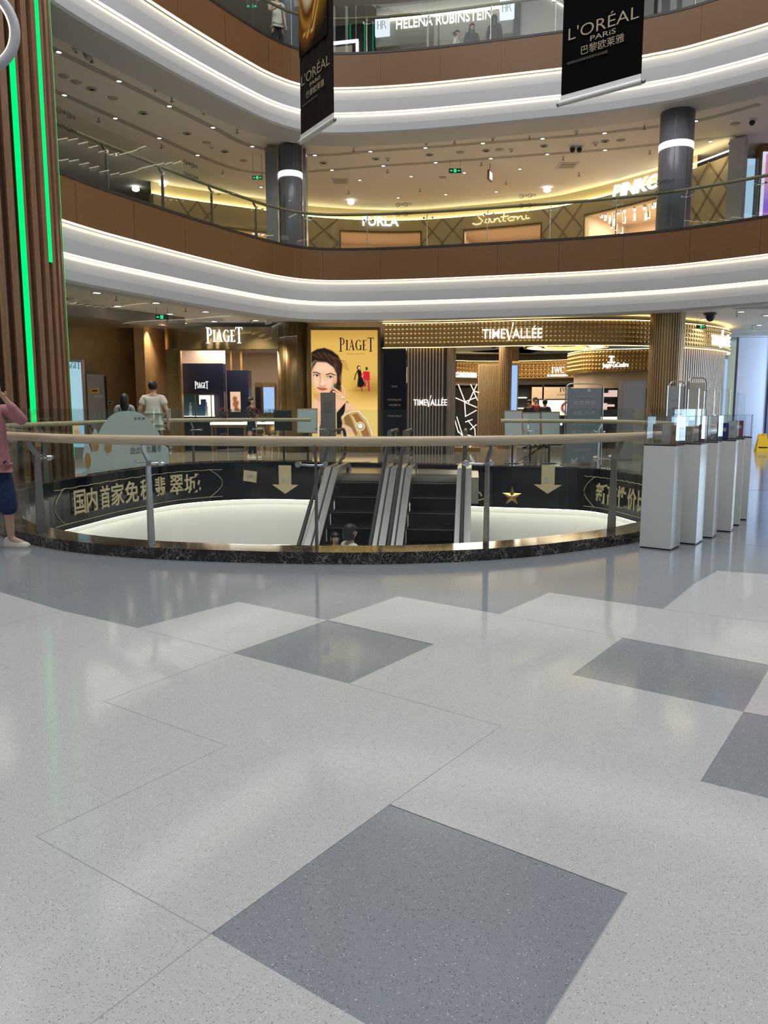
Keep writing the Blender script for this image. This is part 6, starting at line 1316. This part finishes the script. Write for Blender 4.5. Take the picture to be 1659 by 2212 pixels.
# warning stickers on the far glass and on the upper glass
def warn(px0, px1, py, lo, hi, label, hgt=.14, n=2, cv=O, off=-.285, m=None):
    q0, q1 = cv.s_px(px0, py, lo, hi, off=off), cv.s_px(px1, py, lo, hi, off=off); p = cv.at((q0 + q1) / 2, off); z = ony((px0 + px1) / 2, py, p.y).z; t = thing('warning_sticker', label, 'sticker', (p.x, p.y, z), cv.rot((q0 + q1) / 2)); w_ = abs(q1 - q0)
    for r in range(2):
        for c_ in range(2):
            G = glyphs((('禁止攀爬', '禁止倚靠'), ('禁止跨越', '禁止吸烟'))[r][c_]); flat_text(G, m or M['dark'], 'lettering', t, -w_ / 2 + c_ * w_ * .55 + w_ * .12, hgt * (.35 if r == 0 else -.6), w_ * .32, hgt * .28, y=-.003)
            mb = MB(); x, zz = -w_ / 2 + c_ * w_ * .55 + w_ * .04, hgt * (.47 if r == 0 else -.48); mb.tube([(x + hgt * .2 * math.cos(a), -.004, zz + hgt * .2 * math.sin(a)) for a in np.linspace(0, 2 * PI, 17)], .006, 5); mb.tube([(x - hgt * .14, -.004, zz + hgt * .14), (x + hgt * .14, -.004, zz - hgt * .14)], .006, 5); mb.build('symbol', m or M['red_print'], t)
    return t
warn(486, 590, 920, 7, 18, 'four red and black prohibition notices on the far glass before the woman in black', .62)
warn(126, 164, 262, 8, 18, 'black notices on the second-floor glass beside the slatted column', .26, cv=B, off=.02, m=M['dark']); warn(400, 428, 368, 12, 26, 'black notices on the second-floor glass in the middle of the left run', .26, cv=B, off=.02, m=M['dark'])
for px, lab in ((873, 'faint notices on the second-floor glass above the bold white capitals'), (1143, 'faint notices on the second-floor glass over the handwritten sign'), (1438, 'faint notices on the second-floor glass before the right grey column')):
    warn(px - 16, px + 16, {873: 452, 1143: 433, 1438: 403}[px], B.L * .4, B.L, lab, .26, cv=B, off=.02, m=M['dark'])

# ================================================================== PLINTHS WITH ACRYLIC COVERS
PL = [((1448, 1190), (1384, 1183), 'first'), ((1502.5, 1177.7), (1479, 1175), 'second'), ((1538.6, 1163.4), (1521, 1161), 'third'), ((1578.5, 1150), (1560, 1149), 'fourth'), ((1597, 1136), (1586, 1135.5), 'fifth'), ((1613.5, 1124), (1604, 1123.6), 'sixth')]
S_ = 0.295; tri = mat('lip', (0.03, 0.03, 0.03), 0.5)
pl_c = []
for k, (f, l, nm) in enumerate(PL):
    F0 = onz(*f, 0.0); a = (-0.635, -0.60, -0.56, -0.50, -0.46, -0.42)[k]        # front face runs to the left from the front corner
    ang = math.atan2(onz(1448, 1190, 0).y - onz(1384, 1183, 0).y, onz(1448, 1190, 0).x - onz(1384, 1183, 0).x) + 0.05 * k
    ux = Vector((math.cos(ang), math.sin(ang), 0)); uy = Vector((-ux.y, ux.x, 0))
    c = F0 - ux * (S_ / 2) + uy * (S_ / 2); pl_c.append((c, ang))
    t = thing('display_plinth', ('white display plinth with an acrylic cover, the largest and front one of the row', 'white display plinth directly behind the front plinth, holding a small beige box', 'third white display plinth from the front, with a brown box', 'fourth white display plinth from the front, with a navy box',
        'fifth white display plinth from the front, with a white box', 'rearmost white display plinth of the row, with a red box')[k], 'plinth', (c.x, c.y, 0), ang, 'white display plinths beside the balustrade')
    MB().box((0, 0, 0.502), (S_, S_, 0.975)).build('body', M['plinth'], t)
    MB().box((0, 0, 0.0075), (S_ - .012, S_ - .012, 0.015)).build('base', M['black'], t)
    MB().box((0, 0, 0.995), (S_ - .004, S_ - .004, 0.012)).build('lip', tri, t)
    mb = MB(); h0, h1, e = 1.001, 1.262, 0.006; r = S_ / 2 - .004
    for x, y, dx, dy in ((0, -r, 2 * r, e), (0, r, 2 * r, e), (-r, 0, e, 2 * r), (r, 0, e, 2 * r)): mb.box((x, y, (h0 + h1) / 2), (dx, dy, h1 - h0))
    mb.box((0, 0, h1), (2 * r, 2 * r, e)); mb.build('acrylic_cover', M['acrylic'], t)
    mb = MB()
    for sx in (-1, 1):
        for sy in (-1, 1): mb.box((sx * r, sy * r, (h0 + h1) / 2), (.005, .005, h1 - h0))
    for sy in (-1, 1): mb.box((0, sy * r, h1), (2 * r, .005, .005)); mb.box((sy * r, 0, h1), (.005, 2 * r, .005))
    mb.build('cover_edge', glass('cover_edge', (0.80, 0.86, 0.87)) if 'cover_edge' not in bpy.data.materials else bpy.data.materials['cover_edge'], t)
def pbox(k, dx, dy, w_, d_, h_, col, label, rz=0.0, lid=None):
    c, ang = pl_c[k]; ux = Vector((math.cos(ang), math.sin(ang), 0)); uy = Vector((-ux.y, ux.x, 0)); p = c + ux * dx + uy * dy
    t = thing('perfume_box', label, 'box', (p.x, p.y, 1.002), ang + rz); MB().box((0, 0, h_ / 2), (w_, d_, h_)).build('carton', mat('carton_%d' % len(bpy.data.materials), col, 0.45), t)
    MB().box((0, -d_ / 2 - .001, h_ * .6), (w_ * .55, .001, h_ * .22)).build('front_print', lid or M['board'], t)
pbox(0, 0.01, 0.03, .085, .06, .185, (.50, .46, .40), 'beige tall box in the cover of the front plinth, left one')
pbox(0, 0.09, 0.0, .05, .05, .18, (.40, .20, .09), 'orange-brown tall box in the cover of the front plinth, right one', lid=M['bronze'])
pbox(1, 0.0, 0.0, .07, .05, .16, (.42, .35, .26), 'small beige box in the cover of the second plinth'); pbox(2, -0.02, 0.0, .08, .05, .17, (.20, .07, .05), 'brown box in the cover of the third plinth')
pbox(3, 0.0, -.02, .12, .06, .18, (.02, .035, .16), 'navy blue box in the cover of the fourth plinth'); pbox(4, 0.0, 0.0, .11, .06, .19, (.66, .64, .60), 'white box with a grey square in the cover of the fifth plinth'); pbox(5, 0.0, 0.0, .10, .06, .19, (.30, .02, .04), 'red box in the cover of the rear plinth')
# clear acrylic sign blocks standing on the covers
for k, (dx, w_, h_) in enumerate(((0.06, .11, .29), (0.02, .10, .26), (0.02, .10, .25), (0.0, .10, .27), (0.0, .10, .25), (0.0, .10, .24))):
    c, ang = pl_c[k]; p = c + Vector((math.cos(ang), math.sin(ang), 0)) * dx; t = thing('acrylic_sign', 'clear upright acrylic block on the cover of the %s plinth from the front' % PL[k][2], 'sign holder', (p.x, p.y, 1.266), ang)
    MB().box((0, 0, h_ / 2 + .008), (w_, .03, h_)).build('block', M['acrylic'], t); MB().box((0, 0, .004), (w_ + .03, .08, .008)).build('foot', M['acrylic'], t)
    mb = MB()
    for sx in (-1, 1): mb.box((sx * w_ / 2, 0, h_ / 2), (.004, .032, h_))
    mb.box((0, 0, h_ + .008), (w_, .032, .004)); mb.build('edge', bpy.data.materials['cover_edge'], t)

# ================================================================== STANDS BEYOND THE VOID
def banner_stand(px0, px1, py_top, Y, face, label, text=None, tilt=0.0, flip=True, rz=0.0):
    a, b = ony(px0, 900, Y), ony(px1, 900, Y); z = ony((px0 + px1) / 2, py_top, Y).z; wd = b.x - a.x; t = thing('poster_stand', label, 'poster stand', (a.x + wd / 2, Y, 0), rz)
    r = .016; c = .12; h = z - .01; w2 = wd / 2
    path = [(-w2, 0, .02), (-w2, 0, h - c)] + [(-w2 + c - c * math.cos(q), 0, h - c + c * math.sin(q)) for q in np.linspace(.2, PI / 2, 6)] + [(w2 - c + c * math.sin(q), 0, h - c + c * math.cos(q)) for q in np.linspace(0, PI / 2 - .2, 6)] + [(w2, 0, h - c), (w2, 0, .02)]
    MB().tube(path, r, 10).build('tube_frame', M['steel'], t)
    mb = MB()
    for sx in (-1, 1): mb.box((sx * w2, 0, .012), (.05, .5, .024))
    mb.build('foot', M['steel_dark'], t)
    zc = .10; MB().box((0, 0, (zc + h - .10) / 2), (wd - .06, .008, h - .10 - zc)).build('fabric', face, t)
    for s_, zz, hh, frac in (text or []):
        flat_text(glyphs(s_), M['board'], 'lettering', t, -(wd * frac) / 2, zz * h, wd * frac, hh, y=-.009, flip=flip)
    return t, wd, h
t, wd, h = banner_stand(1221, 1301, 828, 17.9, M['grey_cloth2'], 'grey fabric poster stand seen from behind, mirrored Chinese text, right of the notice boards', [('国内首家免税翡翠城', .83, .05, .62), ('免税黄金', .74, .11, .60), ('免税酒水', .62, .11, .62), ('免税香化', .50, .11, .64), ('免税翡翠', .38, .11, .66), ('实时到店', .18, .07, .42), ('B1', .08, .08, .10)])
MB().prism([(-.26, .10 * h), (-.26, .03 * h), (-.13, .03 * h), (-.17, .05 * h), (-.10, .085 * h), (-.13, .105 * h), (-.20, .07 * h)], -.012, -.008).build('arrow', M['board'], t); MB().box((0.10, -.009, .92 * h), (.07, .004, .07)).build('emblem', M['board'], t)
pale_f = mat('pale_fabric', (.42, .42, .44), .6); cream_f = mat('cream_fabric', (.52, .50, .42), .6)
t, wd, h = banner_stand(1440, 1480, 823, 16.6, pale_f, 'pale grey poster stand with a tube frame behind the second plinth', [('免税购物', .78, .05, .6)], rz=.25)
mb = MB()
for i in range(3): mb.box((0, -.008, h * (.70 - .06 * i)), (wd * .5, .003, .05))
mb.build('print', M['grey_panel'], t)
banner_stand(1480, 1526, 815, 15.9, cream_f, 'cream poster stand with a rounded tube frame behind the third plinth', rz=.25)
# placard boards on poles
def placard(px, py, w_px, h_px, Y, label, face=None, frame=None, tilt=0.25):
    p = ony(px, py, Y); w_, h_ = w_px / 1663 * Y, h_px / 1663 * Y; t = thing('notice_board', label, 'notice board', (p.x, Y, 0))
    bd = MB().box((0, 0, 0), (w_, .02, h_)).build('board', face or M['board'], t, (0, -.05, p.z)); bd.rotation_euler = (-tilt, 0, 0)
    mb = MB(); f = .018
    for x, z, a, b in ((0, h_ / 2, w_ + f, f), (0, -h_ / 2, w_ + f, f), (-w_ / 2, 0, f, h_), (w_ / 2, 0, f, h_)): mb.box((x, 0, z), (a, .03, b))
    o = mb.build('frame', frame or M['gold_dark'], t, (0, -.05, p.z)); o.rotation_euler = (-tilt, 0, 0)
    MB().tube([(0, 0, .02), (0, 0, p.z)], .022, 10).build('pole', M['black'], t); MB().lathe([(0, .03), (.06, .03), (.19, .012), (.19, 0)], seg=20).build('base', M['black'], t)
placard(1108, 914, 38, 54, 18.6, 'white notice board in gold frame, left of the three boards before the watch shop'); placard(1147, 917, 38, 52, 18.9, 'white notice board in gold frame, middle of the three boards before the watch shop'); placard(1188, 915, 39, 50, 18.6, 'white notice board in gold frame, right of the three boards before the watch shop')
placard(664, 909, 42, 52, 18.9, 'white notice board in gold frame beside the grey kiosk'); placard(612, 908, 36, 42, 18.7, 'black-backed notice board on a pole left of the white board by the kiosk', M['black'], M['black'], -.2)
p = ony(708, 848, 19.2); t = thing('grey_kiosk', 'slim grey self-service kiosk standing before the golden poster', 'kiosk', (p.x, 19.2, 0))
MB().box((0, .1, p.z / 2), (.36, .2, p.z)).build('body', M['kiosk'], t); MB().box((0, -.003, p.z * .80), (.22, .006, .28)).build('panel', mat('kiosk_panel', (.14, .135, .11), .4), t)
a, b = ony(1345, 822, 19.4), ony(1397, 822, 19.4); t = thing('grey_cabinet', 'tall grey free-standing cabinet behind the glass, left of the fluted column', 'cabinet', ((a.x + b.x) / 2, 19.4, 0), .05); wd = b.x - a.x
MB().box((0, .15, a.z / 2), (wd, .3, a.z)).build('body', M['grey_panel'], t); MB().box((-.03, -.004, a.z / 2), (wd * .85, .008, a.z * .94)).build('door', mat('grey_door', (.26, .255, .25), .5), t)
# wet-floor sign
p = onz(1645, 976, 0.0); t = thing('wet_floor_sign', 'yellow folding caution sign on the floor by the lilac hoarding', 'caution sign', (p.x, p.y, 0), -.2); k = p.y / 1663
for s in (-1, 1):
    mb = MB(); h = 39 * k; w0, w1 = 13 * k, 8 * k; o = .16 * s; e = .012
    mb.hexa([(-w0, o - e, 0), (w0, o - e, 0), (w0, o + e, 0), (-w0, o + e, 0)], [(-w1, -e + s * .01, h), (w1, -e + s * .01, h), (w1, e + s * .01, h), (-w1, e + s * .01, h)]); mb.build('panel', M['yellow'], t)
mb = MB(); ff = lambda x, z: (x, -.16 * (1 - z / h) - .016, z)
for tri_ in (((-.09, .22), (.09, .22), (0, .36)),): mb.add([ff(*q) for q in tri_], [(0, 1, 2)])
mb.build('warning_triangle', M['red_print'], t); mb = MB(); mb.add([ff(-.05, .24), ff(.05, .24), ff(0, .32)], [(0, 1, 2)]); o = mb.build('triangle_inner', M['yellow'], t, (0, -.003, 0))
mb = MB()
for z0, z1, w_ in ((.42, .44, .10), (.385, .405, .12), (.12, .16, .13)): mb.add([ff(-w_, z0), ff(w_, z0), ff(w_, z1), ff(-w_, z1)], [(0, 1, 2, 3)])
mb.build('lettering', M['black'], t, (0, -.002, 0)); MB().box((0, -.02, h - .05), (.10, .03, .035)).build('handle_slot', M['black'], t)

# ================================================================== PEOPLE
def skin_mesh(name, J, Bn, R, m, parent, sub=2, root=None):
    names = list(J); idx = {n: i for i, n in enumerate(names)}
    me = bpy.data.meshes.new(name); me.from_pydata([J[n] for n in names], [(idx[a], idx[b]) for a, b in Bn], []); o = bpy.data.objects.new(name, me); COL.objects.link(o)
    md = o.modifiers.new('skin', 'SKIN'); md.use_smooth_shade = True; md.branch_smoothing = 0.6
    for n in names:
        v = me.skin_vertices[0].data[idx[n]]; r = R[n]; v.radius = r if isinstance(r, tuple) else (r, r); v.use_root = (n == (root or names[0]))
    sm = o.modifiers.new('sub', 'SUBSURF'); sm.levels = sub; sm.render_levels = sub
    dg = bpy.context.evaluated_depsgraph_get(); dg.update(); nm = bpy.data.meshes.new_from_object(o.evaluated_get(dg))
    bpy.data.objects.remove(o); bpy.data.meshes.remove(me); nm.materials.clear(); nm.materials.append(m)
    for p in nm.polygons: p.use_smooth = True
    ob = bpy.data.objects.new(name, nm); COL.objects.link(ob); ob.parent = parent; return ob
BASE = dict(pelvis=(0, 0, .93), waist=(0, 0, 1.08), chest=(0, .0, 1.28), collar=(0, .01, 1.42), neck=(0, .0, 1.49), head=(0, -.012, 1.57), crown=(0, -.005, 1.655),
    shL=(.165, .01, 1.40), elL=(.215, .03, 1.12), wrL=(.225, -.04, .89), shR=(-.165, .01, 1.40), elR=(-.215, .03, 1.12), wrR=(-.225, -.04, .89),
    hipL=(.09, 0, .90), knL=(.10, -.015, .50), anL=(.10, .025, .09), toL=(.115, -.13, .035), hipR=(-.09, 0, .90), knR=(-.10, -.015, .50), anR=(-.10, .025, .09), toR=(-.115, -.13, .035))
RAD = dict(pelvis=(.135, .10), waist=(.120, .088), chest=(.145, .10), collar=(.10, .075), neck=(.052, .052), head=(.076, .092), crown=(.058, .068), shL=.056, elL=.040, wrL=.027, shR=.056, elR=.040, wrR=.027, hipL=.086, knL=.056, anL=.038, toL=.032, hipR=.086, knR=.056, anR=.038, toR=.032)
LINKS = [('pelvis', 'waist'), ('waist', 'chest'), ('chest', 'collar'), ('collar', 'neck'), ('neck', 'head'), ('head', 'crown'), ('collar', 'shL'), ('shL', 'elL'), ('elL', 'wrL'), ('collar', 'shR'), ('shR', 'elR'), ('elR', 'wrR'), ('pelvis', 'hipL'), ('hipL', 'knL'), ('knL', 'anL'), ('anL', 'toL'), ('pelvis', 'hipR'), ('hipR', 'knR'), ('knR', 'anR'), ('anR', 'toR')]
def person(label, loc, rz, height=1.70, pose=None, top=('tee', 'short'), legs='suit', shoes='shoe', hair='short', girth=1.0, group=None, face=True, long_coat=False, skin=None):
    k = height / 1.72; J = {n: Vector(v) for n, v in BASE.items()}
    for n, v in (pose or {}).items(): J[n] = Vector(v)
    R = {n: (r if isinstance(r, tuple) else (r, r)) for n, r in RAD.items()}
    t = thing('person', label, 'person', loc, rz, group); sc_ = lambda D: {n: tuple(v * k) for n, v in D.items()}; rs = lambda D, g=1.0: {n: (a * k * g, b * k * g) for n, (a, b) in D.items()}
    Jb = dict(J); L = list(LINKS); Rb = dict(R)
    for s in 'LR':            # hands: palm, four fingers and a thumb
        w_ = J['wr' + s]; d = (w_ - J['el' + s]).normalized(); sd = 1 if s == 'L' else -1; side = d.cross(Vector((0, 0, 1))); side = side.normalized() if side.length > .1 else Vector((0, -1, 0)); nrm = side.cross(d).normalized()
        Jb['pm' + s] = w_ + d * .075; Rb['pm' + s] = (.034, .018); L.append(('wr' + s, 'pm' + s))
        for i, (o_, ln) in enumerate(((-.026, .062), (-.009, .075), (.009, .070), (.025, .055))):
            a_, b_ = 'f%d%s' % (i, s), 'g%d%s' % (i, s); Jb[a_] = w_ + d * (.10 + ln * .5) + side * o_ + nrm * .008; Jb[b_] = Jb[a_] + d * ln * .45 + nrm * .022; Rb[a_] = (.009, .009); Rb[b_] = (.0075, .0075); L += [('pm' + s, a_), (a_, b_)]
        Jb['t' + s] = w_ + d * .06 - side * .048 + nrm * .012; Jb['u' + s] = w_ + d * .095 - side * .055 + nrm * .024; Rb['t' + s] = (.011, .011); Rb['u' + s] = (.009, .009); L += [('pm' + s, 't' + s), ('t' + s, 'u' + s)]
    skin_mesh('body', sc_(Jb), L, rs(Rb), skin or M['skin'], t, 2, 'pelvis')
    g = girth
    tn = ['pelvis', 'waist', 'chest', 'collar', 'shL', 'shR']; tl = [('pelvis', 'waist'), ('waist', 'chest'), ('chest', 'collar'), ('collar', 'shL'), ('collar', 'shR')]
    Jt = {n: J[n] for n in tn}; Rt = {n: (R[n][0] * 1.13 * g + .006, R[n][1] * 1.16 * g + .006) for n in tn}; Rt['collar'] = (R['collar'][0] * 1.05, R['collar'][1] * 1.05)
    for s in 'LR':
        e = J['el' + s]; sh = J['sh' + s]
        if top[1] == 'short': Jt['sl' + s] = sh.lerp(e, .62); Rt['sl' + s] = (.068 * g, .068 * g); tl.append(('sh' + s, 'sl' + s))
        else: Jt['sl' + s] = e; Rt['sl' + s] = (.056, .056); Jt['cf' + s] = e.lerp(J['wr' + s], .9); Rt['cf' + s] = (.042, .042); tl += [('sh' + s, 'sl' + s), ('sl' + s, 'cf' + s)]
    Jt['hem'] = J['pelvis'] + Vector((0, 0, -.06)); Rt['hem'] = (R['pelvis'][0] * 1.24 * g, R['pelvis'][1] * 1.34 * g); tl.append(('pelvis', 'hem'))
    skin_mesh('shirt' if top[1] == 'short' else 'jacket', sc_(Jt), tl, rs(Rt), M[top[0]], t, 2, 'pelvis')
    ln = ['pelvis', 'hipL', 'knL', 'hipR', 'knR']; ll = [('pelvis', 'hipL'), ('hipL', 'knL'), ('pelvis', 'hipR'), ('hipR', 'knR')]; Jl = {n: J[n] for n in ln}; Rl = {n: (R[n][0] * 1.14 + .006, R[n][1] * 1.14 + .006) for n in ln}; Rl['pelvis'] = (.11, .085)
    for s in 'LR': Jl['hip' + s] = Vector((J['hip' + s].x * .78, J['hip' + s].y, J['hip' + s].z - .06)); Rl['hip' + s] = (.080, .084)
    Jl['pelvis'] = J['pelvis'] + Vector((0, 0, -.05))
    if legs == 'jeans': Rl['knL'] = Rl['knR'] = (.10, .10)
    for s in 'LR': Jl['ah' + s] = J['kn' + s].lerp(J['an' + s], .42 if legs == 'jeans' else .92); Rl['ah' + s] = (.098, .098) if legs == 'jeans' else (.062, .062); ll.append(('kn' + s, 'ah' + s))
    skin_mesh('trousers', sc_(Jl), ll, rs(Rl), M[legs], t, 2, 'pelvis')
    for s in 'LR':
        an, to = J['an' + s] * k, J['to' + s] * k; d = (to - an); d.z = 0; d.normalize(); sx = Vector((d.y, -d.x, 0)); hz = an.z - .09 * k; mb = MB(); N_ = 11; V = []; prof = [(-.075, .030, .085), (-.055, .036, .10), (-.02, .037, .105), (.03, .038, .095), (.08, .043, .075), (.13, .047, .060), (.17, .042, .05), (.195, .025, .035)]
        for u, hw, hh in prof:
            for a in range(N_): th = PI * a / (N_ - 1); q = an + d * (u * k) + sx * (hw * k * math.cos(th)); V.append((q.x, q.y, hz + .012 * k + hh * k * math.sin(th)))
        mb.add(V, [(i * N_ + a, i * N_ + a + 1, (i + 1) * N_ + a + 1, (i + 1) * N_ + a) for i in range(len(prof) - 1) for a in range(N_ - 1)] + [tuple(range(N_))[::-1], tuple(range((len(prof) - 1) * N_, len(prof) * N_))], smooth=True); sh_ = mb.build('shoe', M[shoes], t)
        mb = MB(); P_ = [an + d * (u * k) + sx * (hw * 1.08 * k) for u, hw, _ in prof] + [an + d * (u * k) - sx * (hw * 1.08 * k) for u, hw, _ in prof[::-1]]; mb.slab([(p.x, p.y) for p in P_][::-1], hz, hz + .022 * k); mb.build('sole', M['sole'] if shoes == 'shoe' else M['black'], sh_)
    H = (J['head'] * .45 + J['crown'] * .55) * k; fw = Vector((0, -1, 0)); up = (J['crown'] - J['neck']).normalized()
    hm = MB(); rr = (.089 * k, .104 * k, .105 * k)
    hm.ball((H.x, H.y + .012 * k, H.z + .006 * k), rr, 18, 14, keep=lambda x, y, z: (y > -.02 * k or z > .045 * k) and z > -.075 * k); 
    if hair == 'long':
        hm.lathe([(.02 * k, .10 * k), (.075 * k, .07 * k), (.092 * k, 0), (.098 * k, -.09 * k), (.105 * k, -.20 * k), (.085 * k, -.29 * k), (.03 * k, -.32 * k)], (H.x, H.y + .045 * k, H.z), 16)
    elif hair == 'bob': hm.lathe([(.05 * k, .08 * k), (.09 * k, .02 * k), (.098 * k, -.06 * k), (.088 * k, -.12 * k)], (H.x, H.y + .03 * k, H.z), 16, 0, -.15 * PI, 1.15 * PI)
    elif hair == 'bun': hm.ball((H.x, H.y + .11 * k, H.z + .02 * k), .05 * k, 10, 8)
    hm.build('hair', M['hair'], t)
    if face:
        fy = H.y - .083 * k
        for s in (-1, 1):
            MB().ball((H.x + s * .032 * k, fy + .006 * k, H.z - .012 * k), (.012 * k, .007 * k, .006 * k), 8, 6).build('eye', M['eye'], t)
            MB().ball((H.x + s * .080 * k, H.y + .005 * k, H.z - .02 * k), (.012 * k, .02 * k, .03 * k), 8, 6).build('ear', skin or M['skin'], t)
            MB().ball((H.x + s * .033 * k, fy + .006 * k, H.z + .010 * k), (.018 * k, .007 * k, .003 * k), 8, 5).build('eyebrow', M['hair'], t)
        MB().ball((H.x, fy - .006 * k, H.z - .033 * k), (.012 * k, .016 * k, .022 * k), 8, 6).build('nose', skin or M['skin'], t)
        MB().ball((H.x, fy + .004 * k, H.z - .066 * k), (.022 * k, .008 * k, .007 * k), 8, 5).build('mouth', M['lips'], t)
    return t, k, J
# person at the left edge, arms raised with a phone
pk = onz(2, 1186, 0.0)
pose = dict(elL=(.31, -.10, 1.285), wrL=(.17, -.20, 1.50), elR=(-.30, -.12, 1.27), wrR=(-.10, -.26, 1.50), anL=(.11, .02, .09), toL=(.25, -.05, .035), anR=(-.12, .06, .09))
t, k, J = person('person in a pink knit top and blue trousers at the left edge, arms raised', (pk.x - .02, pk.y + .02, 0), 0.35, 1.62, pose, ('pink', 'long'), 'jeans', 'shoe', 'bob', 1.02)
m_ = MB().box((0.03, -.30, 1.50), (.15, .012, .075)); t2 = thing('phone', 'phone held up by the person in pink', 'phone', (pk.x - .02, pk.y + .02, 0), 0.35); m_.build('case', M['black'], t2)
walk = dict(knL=(.10, -.13, .50), anL=(.10, -.10, .09), toL=(.11, -.25, .035), knR=(-.10, .02, .50), anR=(-.10, .17, .11), toR=(-.11, .04, .035))
gp_ = ony(333, 900, 16.95); person('man in a white T-shirt seen from behind, beyond the egg-shaped sticker', (gp_.x, 16.95, 0), PI, 1.93, dict(elL=(.27, .04, 1.13), wrL=(.27, -.03, .90), elR=(-.27, .04, 1.13), wrR=(-.26, -.03, .90)), ('tee', 'short'), 'grey_cloth', 'shoe', 'short', 1.18, face=False)
gp_ = ony(270, 900, 17.6); person('woman with long black hair and grey top, seen from behind beside the man', (gp_.x, 17.6, 0), PI + .3, 1.66, None, ('grey_cloth', 'short'), 'suit', 'shoe', 'long', 1.0, face=False)
gp_ = onz(545, 991, 0.0); person('woman in a black jacket and white trainers standing before the gold shop, facing right', (gp_.x, gp_.y, 0), PI / 2 - .25, 1.62, dict(elL=(.2, .0, 1.12), wrL=(.12, -.22, 1.06), elR=(-.2, .0, 1.12), wrR=(-.10, -.24, 1.08), anL=(.10, -.05, .09), toL=(.11, -.2, .035)), ('suit', 'long'), 'suit', 'shoe', 'bob')
# riders on the left escalator
def on_esc(cx, k_, rz, label, **kw):
    p = EO + ER * cx + EA * (k_ * .4 + .16); return person(label, (p.x, p.y, ez((k_ + 1) * .4) + .01), rz, **kw)
on_esc(-0.36, 9, PI / 2 + .5, 'woman with dark bobbed hair and a white top riding the left escalator', height=1.79, top=('tee', 'short'), legs='suit', hair='bob')
on_esc(-0.66, 8, .3, 'child in a dark top riding the left escalator beside the woman', height=1.36, top=('suit', 'short'), legs='suit', hair='bob')
# shop staff
for px, Y, h_, cl, lab, hr_ in ((1143, 25.6, 1.60, 'suit', 'shop assistant in black with tied hair behind the notice boards', 'bun'), (1156, 26.4, 1.70, 'red', 'shop assistant in a red jacket behind the notice boards', 'short'), (1177, 25.9, 1.62, 'suit', 'shop assistant in dark clothes turned away, right of the red jacket', 'short')):
    p = ony(px, 880, Y); person(lab, (p.x, Y, 0), {1143: -.6, 1156: .5, 1177: 2.6}[px], h_, None, (cl, 'long'), 'suit', 'suit', hr_)
# visitors on the third floor
for px, py, lab, hr_, cl, rz, off in ((990, 58, 'visitor with tied hair and white top at the third-floor rail', 'bun', 'tee', 1.2, 2.6), (1020, 51, 'visitor with long hair looking down at the third-floor rail, middle of three', 'long', 'suit', .2, 2.3), (1067, 44, 'visitor with long dark hair in black at the third-floor rail, right of three', 'long', 'suit', 2.6, 2.0)):
    q = B.s_px(px, py, B.L * .4, B.L * .9, off=off); p = B.at(q, off, 10.76); person(lab, p, rz, 1.62, None, (cl, 'long'), 'suit', 'suit', hr_)
q = B.s_px(600, 60, B.L * .3, B.L * .7, off=.75); p = B.at(q, .75, 10.76); person('person in white shirt and black trousers at the third-floor rail near the brown banner', p, .4, 1.72, dict(elR=(-.24, -.10, 1.16), wrR=(-.10, -.26, 1.18)), ('tee', 'short'), 'suit', 'suit', 'short')
